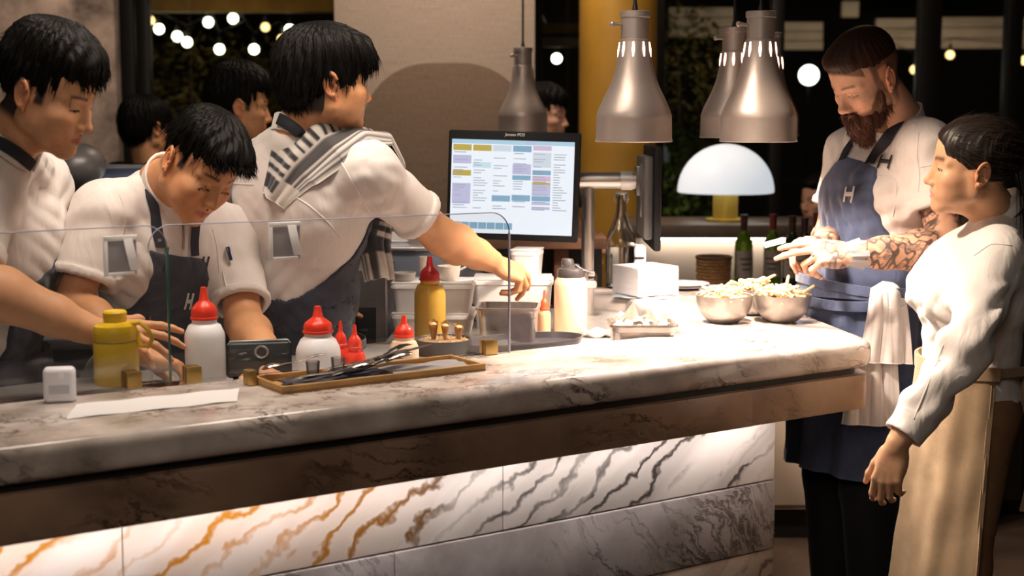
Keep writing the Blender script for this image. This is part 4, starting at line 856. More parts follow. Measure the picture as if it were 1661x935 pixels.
hair2 = style([((-.014, 0, .040), (.101, .079, .092)), ((.0, 0, .078), (.100, .078, .060)), ((.066, 0, .076), (.046, .066, .040))],
    [((.124, 0, -.006), (.068, .12, .090), .010), ((.052, .0, -.062), (.082, .12, .090), .01)] + EARC(-.014, (.034, .03, .044)) + [((-.03, 0, -.115), (.14, .12, .088), .02)], rough=.002,
    strands=[dict(n=1600, where=lambda x, y, z, N: (z > .03) & (N[:, 2] > -.2), flow=crownflow((-.05, 0)), L=.038, r=.0011, gk=.35, lift=.2),
             dict(n=330, where=lambda x, y, z, N: (x > .07) & (z > .045) & (z < .10), flow=down(2.2), L=.030, r=.0013, gk=.3, curl=.3, lift=.1, grav=(.7, 0, -.7)),
             dict(n=900, where=lambda x, y, z, N: (z < .05) & (N[:, 2] < .3) & (x < .03), flow=down(-.1), L=.014, r=.0009, lift=.05)])
hair3 = style([((-.020, 0, .034), (.116, .088, .098)), ((-.006, 0, .068), (.112, .085, .070)), ((.070, 0, .066), (.048, .070, .048)), ((-.070, 0, -.015), (.055, .072, .070))],
    [((.132, 0, -.030), (.064, .12, .080), .012), ((.052, .0, -.085), (.080, .12, .082), .01)] + EARC(-.024, (.026, .032, .032)) + [((.0, 0, -.135), (.16, .12, .052), .01)], rough=.0022,
    strands=[dict(n=2000, where=lambda x, y, z, N: (z > .0) & (N[:, 2] > -.3), flow=crownflow((-.05, 0)), L=.045, r=.0011, gk=.55, lift=.12),
             dict(n=300, where=lambda x, y, z, N: (x > .065) & (z > .02) & (z < .085), flow=down(.3), L=.038, r=.0015, gk=.5, curl=.25, lift=.05),
             dict(n=1200, where=lambda x, y, z, N: (z < .02) & (N[:, 2] < .3) & (x < .02), flow=down(.12), L=.022, r=.001, lift=.04)])
hairm = style([((-.014, 0, .046), (.098, .0755, .083)), ((.0, 0, .070), (.092, .069, .060)), ((.050, 0, .086), (.042, .054, .028))],
    [((.118, 0, .004), (.058, .12, .078), .008), ((.06, 0, -.05), (.080, .12, .098), .02)] + [((-.02, s * .115, -.01), (.09, .045, .066), .015) for s in (1, -1)] + [((-.05, 0, -.10), (.14, .12, .10), .02)], rough=.0006, freq=1.5,
    strands=[dict(n=3200, where=lambda x, y, z, N: z > .02, flow=crownflow((-.06, 0)), L=.010, r=.0006, gk=.1, lift=.5, seg=3)])
hairw = style([((-.015, 0, .033), (.1015, .080, .091)), ((.028, 0, .045), (.064, .069, .068)), ((-.108, 0, .010), (.026, .030, .030))],
    [((.134, 0, .002), (.078, .13, .090), .006), ((.070, 0, -.045), (.080, .12, .084), .006)] + EARC(-.026, (.024, .032, .030)) + [((-.01, 0, -.13), (.14, .12, .066), .01)], rough=.0009, freq=1.6, crown=(-.108, 0, .01),
    strands=[dict(n=1500, where=lambda x, y, z, N: (x > -.09) & (x < .07) & (z > -.03) & ((N[:, 0] * (x + .02) + N[:, 1] * y + N[:, 2] * (z - .02)) > .05), flow=lambda p: np.stack([-.108 - p[:, 0], -p[:, 1], .012 - p[:, 2]], 1), L=.05, r=.0006, gk=.0, lift=.0, curl=.03, tang=1.0)])
def beard(P_, lobes, L=.034, n=2600, seed=3):
    """full beard: a soft body under the jaw with loose strands"""
    f = Field((-.03, -.09, -.20), (.15, .09, -.03), .0026)
    for c, r in lobes: f.ell(c, r, .014)
    f.ell((.112, 0, -.0715), (.030, .0235, .0085), .003, sub=True); f.ell((.13, 0, -.03), (.05, .06, .0275), .004, sub=True)
    X, Y, Z_ = f.grid(); near = np.abs(f.F) < .02; f.F = np.where(near, f.F + .0018 * (np.sin(Y * 320 + X * 60 + 2 * np.sin(Z_ * 60)) + np.sin(X * 290 + Z_ * 40 + Y * 80)), f.F).astype(f32)
    V, Q = f.mesh(1); N = vnormals(V, Q); rs = np.random.RandomState(seed); i = rs.choice(len(V), n); fl = np.stack([.25 + 0 * V[i, 0], V[i, 1] * 2, -1 + 0 * V[i, 2]], 1); fl -= N[i] * (fl * N[i]).sum(1, keepdims=True) * .6; fl /= np.linalg.norm(fl, axis=1, keepdims=True)
    return joinVQ([(V, Q), strands(V[i] - N[i] * .003, fl, N[i], L * .6, .0009, 5, .7, (0, 0, -1), .4, 4, .35)])
BEARD = [((.082, 0, -.106), (.033, .040, .042)), ((.082, 0, -.130), (.026, .030, .034)), ((.097, 0, -.060), (.011, .026, .0065))] + [((.052, s * .038, -.090), (.040, .018, .028)) for s in (1, -1)] + [((.016, s * .0610, -.050), (.015, .0095, .044)) for s in (1, -1)] + [((.092, s * .022, -.072), (.012, .008, .016)) for s in (1, -1)]
skA = (.66, .335, .165); skB = (.68, .36, .19); skM = (.68, .39, .26); skW = (.66, .38, .22)
# ---------------------------------------------------------------- chef with the striped towel, seen from behind
def chef_towel():
    J = dict(pel=P(478, 575, 3.80), chest=P(490, 352, 3.70), neck=P(484, 214, 3.63), shL=P(384, 292, 3.84), shR=P(602, 283, 3.58), elL=P(398, 450, 4.02), elR=P(716, 384, 3.74), wrL=P(520, 480, 4.16), wrR=P(796, 423, 3.92), ft=(.55, .83, 0))
    p = Person('chef in white jacket with striped towel on shoulder, reaching toward the till screen', J, 1.06); T = p.T; J = T.J
    M = rotm(26, 4, 3); p.head(dict(skin=skA, nose=.88, jaw=1.06, soft=1, brow=.75, open=.0032, lid=6, browz=-.001, neckr=.060, stub=dict(front=.07, side=.012, nape=-.085)), (-.467, 3.60, 1.688), M, 1.03)
    p.vq('hair', (lambda h: (p.hw(h[0]), h[1]))(hair(hair3, 3)), M_hair)
    hm = hfr((.80, .42, -.42), (.05, -.55, .83)); p.arm('R', hm, [(4, 22, 26, 12), (0, 40, 34, 16), (-3, 62, 62, 30), (-6, 66, 66, 34)], ((.75, .62, -.25), 12, 18), 1.10, 1.04, fb=1.06)
    p.arm('L', hfr((.9, .3, -.2), (0, 0, 1)), relax, ((.75, .62, -.25), 12, 18), 1.1)
    f = T.field(.018, .0055, .12)
    folds(f, T.T, .0085, ((-28, 30, 5, 1.), (35, 40, 8, .5), (-60, 34, 6, .6)), 2, J['chest']); F0 = f.F.copy()
    sleeve(f, J['shR'], J['elR'], .68, .066, .068, .0, .05, .0040, 2, cuff=.022); sleeve(f, J['shL'], J['elL'], .72, .066, .068, 0, .05, .004, 3, cuff=.022)
    d = un(J['neck'] - J['pel']); f.rc(J['neck'] - d * .01, J['neck'] + A_((.03, .02, .16)), .056, .06, .004, sub=True)
    VQ = f.mesh(1); jk = p.vq('chef_jacket', VQ, M_jacket); S = Surf(VQ)
    co = collar(J['neck'] - A_((0, 0, .022)), un(A_((.24, .12, 1))), J['ft'], .071, .046, .2, th=.0035, slope=.15); p.vq('collar', co, M_jacket, par=jk)
    for nm, px in (('seam', [(543, 245), (566, 285), (588, 325), (600, 345)]), ('seam', [(462, 310), (500, 332), (530, 358), (552, 386)]), ('seam', [(345, 302), (372, 297), (412, 300)])):
        pts, nn = S.line(px, .0006, 16); p.mb(nm, MB().tube([tuple(q) for q in pts], .0021, 6), M_jacket, jk)
    g = Field(f.lo, f.lo + f.h * (f.n - 1.001), f.h); g.n = f.n; g.F = F0
    X, Y, Z_ = g.grid(); x, y, z = T.loc(X, Y, Z_, J['chest'], T.T); xe = np.where(z < -.215, -.20, -.17 + (z + .215) * 1.05); dd = np.maximum(np.maximum(F0 - .006, -(F0 + .003)), np.maximum(xe - x, np.maximum(z - .13, J['pel'][2] - .06 - Z_))); g.F = dd.astype(f32)
    ap = p.vq('apron', g.mesh(1), M_navy); p.vq('apron_skirt', skirt(T, .62, J['pel'][2] + .05, (.165, .20), (.21, .235), -.13, amp=.006), M_navy, par=ap)
    pts, nn = Surf(co).line([(454, 193), (468, 201), (482, 212), (497, 226)], .007, 12, 10); p.mb('neck_strap', ribbon(pts, nn, .03), M_strap, ap)
    p.finish(mtrous=M_black, mshoe=M_shoe); return p, S
CH3, S3 = chef_towel()
# the towel over his shoulder: a striped cloth laid along a path
M_towel = mat('towel_cloth', (.6, .55, .5), .9, attr='Col', sheen=.3, bump=.4, bscale=600, bdist=.001, noise=.1, nscale=40)
def towel(name, label, path, widths, nrm, stripes, th=.006, nu=110, nv=26, amp=.006, seed=0, parent=None, wide=None, base=(.60, .55, .51), dark=(.028, .026, .03), mid=None):
    path = A_(path, float); n = len(path); L = np.concatenate([[0], np.cumsum(np.linalg.norm(np.diff(path, axis=0), axis=1))]); u = np.linspace(0, L[-1], nu + 1)
    def cr(vals):
        vals = A_(vals, float); return np.stack([np.interp(u, L, vals[:, k]) for k in range(vals.shape[1])], 1)
    c = cr(path); w_ = cr(A_(widths, float)[:, None])[:, 0]; N = cr(nrm)
    for _ in range(14): c[1:-1] = .5 * c[1:-1] + .25 * (c[:-2] + c[2:]); N[1:-1] = .5 * N[1:-1] + .25 * (N[:-2] + N[2:])
    t = np.gradient(c, axis=0); t /= np.linalg.norm(t, axis=1, keepdims=True); N -= t * (N * t).sum(1, keepdims=True); N /= np.linalg.norm(N, axis=1, keepdims=True); B = np.cross(t, N); v = np.linspace(-1, 1, nv + 1); rs = np.random.RandomState(seed); ph = rs.rand(4) * 6
    fold = amp * (np.sin(v[None] * 7 + ph[0] + 1.2 * np.sin(u[:, None] * 9 + ph[1])) + .5 * np.sin(v[None] * 13 + ph[2] + u[:, None] * 14)); bow = -.028 * (v[None] ** 2) * (wide if wide is not None else 1)
    Pm = c[:, None] + B[:, None] * (v[None, :, None] * w_[:, None, None] / 2) + N[:, None] * (fold + bow)[..., None]
    V0 = Pm.reshape(-1, 3); W_ = nv + 1; q = np.array([(i * W_ + j, (i + 1) * W_ + j, (i + 1) * W_ + j + 1, i * W_ + j + 1) for i in range(nu) for j in range(nv)]); nn = vnormals(V0, q); V1 = V0 - nn * th; m = len(V0)
    loop = [j for j in range(nv)] + [i * W_ + nv for i in range(nu)] + [nu * W_ + j for j in range(nv, 0, -1)] + [i * W_ for i in range(nu, 0, -1)]
    side = np.array([(b, a, a + m, b + m) for a, b in zip(loop, loop[1:] + loop[:1])]); Q = np.concatenate([q, q[:, ::-1] + m, side]); V = np.concatenate([V0, V1])
    uu = np.repeat(u, W_); vv = np.tile(v, nu + 1); col = np.tile(A_(base, f32), (m, 1)); s = stripes(uu / L[-1], uu, vv)
    col = col * (1 - s[:, None]) + A_(dark, f32) * s[:, None]; return V, Q, np.concatenate([col, col])
def stripe3(f, u, v):
    s = np.zeros_like(u)
    for a, b, k in ((.015, .05, 1), (.062, .074, 1), (.086, .099, 1), (.112, .126, 1), (.142, .150, 1), (.163, .176, 1), (.188, .200, 1), (.214, .226, 1), (.24, .252, 1), (.265, .274, .9), (.285, .292, 1), (.30, .31, 1), (.33, .336, .9), (.35, .36, 1), (.38, .39, 1), (.41, .416, 1), (.44, .46, 1)): s = np.maximum(s, k * (sstep(u, a, a + .003) - sstep(u, b, b + .003)) * (v < .15))
    for a, b, k in ((.18, .50, .95), (.58, .66, .95), (.74, .80, .9), (.87, .92, .9)): s = np.maximum(s, k * (sstep(v, a, a + .03) - sstep(v, b, b + .03)) * (v > .12) * (u > .06))
    for a, b in ((.855, .91), (.79, .808), (.82, .838), (.76, .775)): s = np.maximum(s, (sstep(f, a, a + .004) - sstep(f, b, b + .004)))
    return s
q = [S3.at(*t, .02)[0] for t in ((446, 322), (478, 268), (520, 222))]; nq = [S3.at(*t)[1] for t in ((446, 322), (478, 268), (520, 222))]
over = CH3.T.J['shR'] * .62 + CH3.T.J['neck'] * .38 + A_((.01, .02, .078)); fr = CH3.T.T[:, 0]
path = q + [over, over + fr * .10 + A_((.01, 0, -.035)), over + fr * .165 + A_((.015, -.01, -.13)), P(612, 395, 3.70), P(622, 452, 3.66)]
nr = nq + [A_((0, -.2, 1)), A_((.3, .4, .8)), fr + A_((0, 0, .2)), A_((.5, -.85, .1)), A_((.5, -.85, 0))]
tv = towel('towel', '', path, [.075, .17, .20, .17, .14, .11, .09, .08], nr, stripe3, .006, 260, 40, .005, 1)
tag(vqobj('striped_towel', tv[0] - A_(path[0]), tv[1], M_towel, None, tv[2]), 'black striped beige kitchen towel slung over the shoulder of the reaching chef', 'towel').location = path[0]
# ---------------------------------------------------------------- chef with the bowed head
def chef_bowed():
    J = dict(pel=P(238, 625, 3.74), chest=P(266, 425, 3.57), neck=P(262, 296, 3.48), shL=P(376, 385, 3.66), shR=P(164, 348, 3.42), elL=P(396, 525, 3.50), elR=P(120, 492, 3.34), wrL=P(436, 580, 3.30), wrR=P(222, 572, 3.22), ft=(.68, -.73, -.1))
    p = Person('young chef in white jacket and navy apron, head bowed over the worktop', J, 1.0); T = p.T; J = T.J
    M = rotm(-42, 39, -12.6); p.head(dict(skin=skA, nose=.92, jaw=1.02, soft=1, brow=.75, open=.0016, lid=34, gaze=(0, 34), browt=1.25, browz=.001, stub=dict(front=.075, side=.022, nape=-.06, burn=-.012)), (-.741, 3.375, 1.485), M, 1.01)
    p.vq('hair', (lambda h: (p.hw(h[0]), h[1]))(hair(hair2, 5)), M_hair)
    p.arm('R', hfr((.85, .2, -.35), (.1, .3, 1)), [(4, 22, 30, 14), (0, 28, 34, 16), (-3, 34, 40, 20), (-6, 40, 40, 20)], ((.75, .62, -.25), 12, 18), 1.0); p.arm('L', hfr((.3, -.9, -.3), (.3, 0, 1)), [(4, 22, 30, 14), (0, 28, 34, 16), (-3, 34, 40, 20), (-6, 40, 40, 20)], ((.75, .62, -.25), 12, 18), 1.08)
    f = T.field(.017, .0055, .10); folds(f, T.T, .0085, ((25, 28, 6, .8), (-55, 36, 7, .9), (70, 30, 6, .6)), 6, J['chest']); F0 = f.F.copy()
    sleeve(f, J['shR'], J['elR'], .76, .068, .074, 0, .045, .0045, 4, cuff=.02); sleeve(f, J['shL'], J['elL'], .80, .066, .070, 0, .045, .0045, 5, cuff=.02)
    d = un(J['neck'] - J['pel']); f.rc(J['neck'] - d * .006, J['neck'] + A_((.08, -.06, .12)), .052, .06, .006, sub=True); VQ = f.mesh(1); jk = p.vq('chef_jacket', VQ, M_jacket); S = Surf(VQ)
    ax = un(p.Ho - J['neck'] + A_((-.02, 0, .08))); co = collar(J['neck'] - A_((-.01, 0, .018)), ax, J['ft'], .066, .040, .18, th=.0035, slope=.35); p.vq('collar', co, M_jacket, par=jk)
    ap = p.vq('apron', bibmask(T, f, F0, .004, .085, .068, .22, -.42, fwd=-.03, side=-.035, slope=.32, ex=1.2), M_navy); SA = Surf(joinVQ([VQ, bibmask(T, f, F0, .004, .085, .068, .22, -.42, fwd=-.03, side=-.035, slope=.32, ex=1.2)]))
    p.vq('apron_skirt', skirt(T, .50, J['pel'][2] + .05, (.165, .20), (.21, .235), -.08), M_navy, par=ap)
    for px, w_ in (([(241, 281), (243, 305), (249, 340), (255, 375), (259, 402)], .026), ([(318, 352), (316, 372), (314, 395), (315, 415)], .022)):
        pts, nn = S.line(px, .006, 14, 7); p.mb('neck_strap', ribbon(pts, nn, w_, .0026), M_strap, ap)
    emblem(SA, 'apron_emblem', 305, 487, 25, .22, 8, M_white, ap, p.o); emblem(S, 'jacket_emblem', 330, 428, 25, .22, 8, M_eblk, jk, p.o)
    pts, nn = S.line([(296, 362), (298, 385), (297, 405)], .0015, 8); p.mb('zip', ribbon(pts, nn, .006, .002), mat('zip_metal', (.4, .38, .36), .35, .9), jk)
    for q in ((257, 392),): 
        a, n_ = S.at(*q, .006); Mt = Matrix(fr3(n_, (0, 0, 1)).tolist()).to_3x3() @ Matrix.Rotation(R(90), 3, 'Y'); p.mb('strap_button', MB().lathe([(.001, .003), (.005, .002), (.006, 0), (.001, -.001)], 12, a, M=Mt), mat('snap_metal', (.6, .58, .55), .3, .9), ap)
    for nm, px in (('armhole_seam', [(186, 300), (200, 330), (205, 360), (192, 400), (185, 430)]), ('armhole_seam', [(345, 372), (352, 402), (356, 440)]), ('sleeve_pocket_seam', [(361, 440), (366, 462), (376, 488)])):
        pts, nn = S.line(px, .0004, 14); p.mb(nm, MB().tube([tuple(q) for q in pts], .0017, 6), M_jacket, jk)
    p.finish(mtrous=M_black, mshoe=M_shoe); return p, S, SA
CH2, S2, SA2 = chef_bowed()
def pen(label, a, b, col, clip=True):
    a, b = Vector(a), Vector(b); o = thing('pen', label, 'pen', a); d = (b - a); n = d.normalized(); L = d.length; mm = mat('pen_' + str(col[0]), col, .35)
    obj('barrel', MB().tube([(0, 0, 0), d * .02, d * .62], [.0028, .0045, .0045], 8), mm, o); obj('cap', MB().tube([d * .62, d * .98, d], [.0052, .0052, .003], 8), mm, o)
    s = n.cross(Vector((1, 0, 0))).normalized(); s = s if s.y < 0 else -s; obj('clip', MB().tube([d * .97 + s * .006, d * .66 + s * .007], .0012, 5), mat('pen_clip', (.5, .5, .52), .3, .9), o); return o
a, n_ = S2.at(268, 402, .008); b, _ = S2.at(263, 440, .008); pen('black pen tucked into the apron bib of the chef with bowed head', b, a, (.012, .012, .014))
a, n_ = S2.at(366, 401, .008); b, _ = S2.at(374, 424, .008); pen('dark blue pen clipped to the left sleeve pocket of the bowed chef', b, a, (.02, .03, .09))
# ---------------------------------------------------------------- chef at the left edge
def chef_left():
    J = dict(pel=P(-36, 610, 3.40), chest=P(-2, 415, 3.33), neck=P(4, 232, 3.14), shL=P(66, 300, 3.46), shR=P(-18, 312, 3.14), elL=P(95, 480, 3.60), elR=P(-62, 452, 3.0), wrL=P(170, 560, 3.55), wrR=P(146, 536, 3.10), ft=(.97, -.1, 0))
    p = Person('chef at the left edge in profile, reaching past the yellow bottle', J, 1.0); T = p.T; J = T.J
    M = rotm(-7, 25, 3); p.head(dict(skin=skB, nose=.95, jaw=1.0, soft=1, brow=.75, open=.0030, lid=22, gaze=(0, 24), browz=-.001, stub=dict(front=.075, side=.010, nape=-.075, burn=-.022)), (-.998, 3.08, 1.652), M, 1.02)
    p.vq('hair', (lambda h: (p.hw(h[0]), h[1]))(hair(hair1, 7)), M_hair)
    p.arm('R', hfr((1, .08, -.10), (.1, -.62, .78)), [(9, 8, 16, 8), (2, 14, 18, 10), (-5, 22, 22, 12), (-13, 30, 26, 14)], ((.7, .7, -.3), 12, 14), 1.12, 1.03, fb=1.15); p.arm('L', hfr((1, -.1, -.3), (0, 0, 1)), relax, ((.75, .62, -.25), 12, 18), 1.0)
    f = T.field(.018, .0055, .10); folds(f, T.T, .0085, ((20, 26, 6, .8), (-45, 34, 7, .9)), 9, J['chest']); F0 = f.F.copy()
    sleeve(f, J['shR'], J['elR'], .80, .070, .072, 0, .045, .004, 6, cuff=.032); sleeve(f, J['shL'], J['elL'], .72, .066, .068, 0, .045, .004, 7)
    d = un(J['neck'] - J['pel']); f.rc(J['neck'] - d * .012, J['neck'] + A_((.06, 0, .15)), .058, .066, .006, sub=True); VQ = f.mesh(1); jk = p.vq('chef_jacket', VQ, M_jacket); S = Surf(VQ)
    co = collar(J['neck'] - A_((-.006, 0, .008)), un(A_((.40, 0, 1))), J['ft'], .075, .046, .2, th=.0035, slope=.4); p.vq('collar', co, M_jacket, par=jk); SC_ = Surf(joinVQ([VQ, co]))
    bib = bibmask(T, f, F0, .004, .03, .12, .25, -.42, fwd=-.06); ap = p.vq('apron', bib, M_navy); p.vq('apron_skirt', skirt(T, .50, J['pel'][2] + .06, (.165, .20), (.21, .235), -.08, seed=2), M_navy, par=ap)
    pts, nn = SC_.line([(-12, 226), (8, 234), (28, 248), (50, 268)], .007, 12, 8); p.mb('neck_strap', ribbon(pts, nn, .027, .003), M_strap, ap)
    p.finish(mtrous=M_black, mshoe=M_shoe); return p, S
CH1, S1 = chef_left()
# ---------------------------------------------------------------- bearded man in the blue apron
def man_bearded():
    J = dict(pel=P(1398, 530, 4.12), chest=P(1424, 345, 4.10), neck=P(1462, 198, 4.03), shL=P(1503, 243, 3.94), shR=P(1378, 250, 4.30), elL=P(1538, 405, 3.86), elR=P(1346, 385, 4.28), wrL=P(1388, 413, 3.78), wrR=P(1342, 394, 3.98), ft=(-.93, -.36, 0))
    p = Person('bearded man in blue apron with tattooed forearm, looking down at his hands', J, 1.08); T = p.T; J = T.J
    M = rotm(203, 34, -4); p.head(dict(skin=skM, nose=1.12, jaw=1.04, open=.0016, lid=30, gaze=(0, 30), browc=(.09, .045, .025), browt=1.1, browz=-.002, neckr=.062, lips=(.55, .22, .18), stub=dict(front=.058, side=.026, nape=-.055, burn=-.04, drop=.75), stubc=(.20, .105, .065), beardm=1), (.974, 3.95, 1.705), M, 1.02)
    hh = hair(hairm, 9); p.vq('hair', (p.hw(hh[0]), hh[1]), M_hairb); bb = beard(None, BEARD); p.vq('beard', (p.hw(bb[0]), bb[1]), M_beard)
    t, av = p.arm('L', hfr((-1, .02, .02), (0, -.80, .6)), [(0, 8, 14, 8), (-2, 13, 16, 10), (-4, 52, 58, 26), (-7, 58, 62, 26)], ((.93, .22, -.05), 4, 6), 1.12, 1.05, True, fb=1.12)
    t2, _ = p.arm('R', hfr((-.85, -.5, .05), (-.1, .25, .95)), [(1, 22, 40, 22), (0, 40, 50, 24), (-3, 60, 60, 28), (-6, 62, 62, 28)], ((.85, .45, -.2), 6, 10), 1.1, 1.04, True)
    f = T.field(.017, .0055, .12); folds(f, T.T, .0085, ((25, 28, 6, .8), (-50, 34, 7, .8), (80, 30, 6, .5)), 12, J['chest']); F0 = f.F.copy()
    sleeve(f, J['shL'], J['elL'], .60, .068, .074, 0, .045, .0045, 8, cuff=.022); sleeve(f, J['shR'], J['elR'], .64, .066, .072, 0, .045, .0045, 9, cuff=.022)
    f.rc(J['neck'] - A_((0, 0, .012)), J['neck'] + A_((-.05, -.02, .15)), .058, .07, .006, sub=True); VQ = f.mesh(1); jk = p.vq('chef_jacket', VQ, M_jacket); S = Surf(VQ)
    co = collar(J['neck'] - A_((.005, 0, .030)), un(A_((-.32, -.1, 1))), J['ft'], .076, .040, .35, th=.0035, slope=.35); p.vq('collar', co, M_jacket, par=jk); SC_ = Surf(joinVQ([VQ, co]))
    bib = bibmask(T, f, F0, .004, .150, .082, .25, -.24, fwd=-.05, curve=-.04, ex=.95, side=.006); ap = p.vq('apron', bib, M_denim); SA = Surf(joinVQ([VQ, bib]))
    sk = skirt(T, .575, J['pel'][2] + .10, (.165, .205), (.205, .235), -.10, amp=.010, seed=1, nf=11); p.vq('apron_skirt', sk, M_denim, par=ap)
    for px, w_ in (([(1484, 172), (1466, 194), (1442, 222), (1422, 250), (1412, 268)], .034), ([(1386, 230), (1376, 244), (1368, 262)], .028)):
        pts, nn = SC_.line(px, .008, 16, 8); p.mb('neck_strap', ribbon(pts, nn, w_, .003), M_strap, ap)
    emblem(SA, 'apron_emblem', 1379, 316, 24, .18, 12, M_white, ap, p.o, .006); emblem(S, 'jacket_emblem', 1437, 263, 22, .42, 16, M_eblk, jk, p.o, .005, 0)
    for nm, px in (('pocket_seam', [(1416, 283), (1438, 286), (1455, 290), (1452, 330), (1448, 352)]), ('armhole_seam', [(1490, 215), (1487, 250), (1492, 285), (1489, 312)]), ('sleeve_pocket_seam', [(1492, 272), (1508, 268), (1524, 270)])):
        pts, nn = S.line(px, .0004, 14); p.mb(nm, MB().tube([tuple(q) for q in pts], .0017, 6), M_jacket, jk)
    wz = J['pel'][2] + .112                                # apron ties wound round the waist
    for k, (dz, a) in enumerate(((.0, .012), (.022, .02), (-.022, .016))):
        pts = []; nn = []
        for i in range(41):
            an = 2 * math.pi * i / 40; q = J['pel'] + T.H @ A_(((.176 + .004 * k) * math.cos(an), (.216 + .004 * k) * math.sin(an), 0)); q[2] = wz + dz + a * math.sin(an * 2 + k * 2) * .5; pts.append(q); nn.append(T.H @ A_((math.cos(an), math.sin(an), 0)))
        p.mb('waist_tie', ribbon(pts, nn, .030, .004), M_denim, ap)
    for px in ([(1338, 470), (1330, 500), (1325, 530)], ):
        pts = [J['pel'] + T.H @ A_((.18, -.02, .08)), J['pel'] + T.H @ A_((.205, -.04, .02)), J['pel'] + T.H @ A_((.21, -.05, -.10)), J['pel'] + T.H @ A_((.215, -.05, -.17))]; p.mb('hanging_tie', ribbon(pts, [T.H[:, 0]] * 4, .028, .004), M_denim, ap)
    # thin clear glove on the near hand, gathered into a loose cuff at the wrist
    wl = J['wrL']; Mh = hfr(un(J['wrL'] - J['elL']), (0, -.8, .6)); gl = MB(); 
    def cuff(u, v):
        an = u * 2 * math.pi; r = .031 + .010 * v + .004 * v * math.sin(an * 7) + .002 * math.sin(an * 13 + 2); q = wl + Mh @ A_((.03 - .05 * v, r * math.cos(an), r * .85 * math.sin(an))); return tuple(q)
    gl.grid(cuff, 40, 6, .0006); p.mb('glove_cuff', gl, pane_mat('glove_clear', (.97, .97, .97), milky=.35))
    rp = A_(t[0]) * 0 + wl + hfr((-1, .02, .02), (0, -.8, .6)) @ A_((.118, .012, .008)); p.mb('ring', MB().tube([tuple(rp + A_((.002 * math.cos(a), .0115 * math.sin(a), .0115 * math.cos(a)))) for a in np.linspace(0, 6.28, 14)[:-1]], .0022, 6, closed=True), mat('ring_silver', (.75, .72, .68), .2, 1))
    p.mb('ear_stud', MB().sphere(tuple(p.hw(A_([[-.004, .080, -.042]]))[0]), .0035, 10, 6), mat('ring_silver'))
    p.finish(mtrous=M_black, mshoe=M_shoe); return p, S, t, t2
MAN, SM, TL, TR = man_bearded()
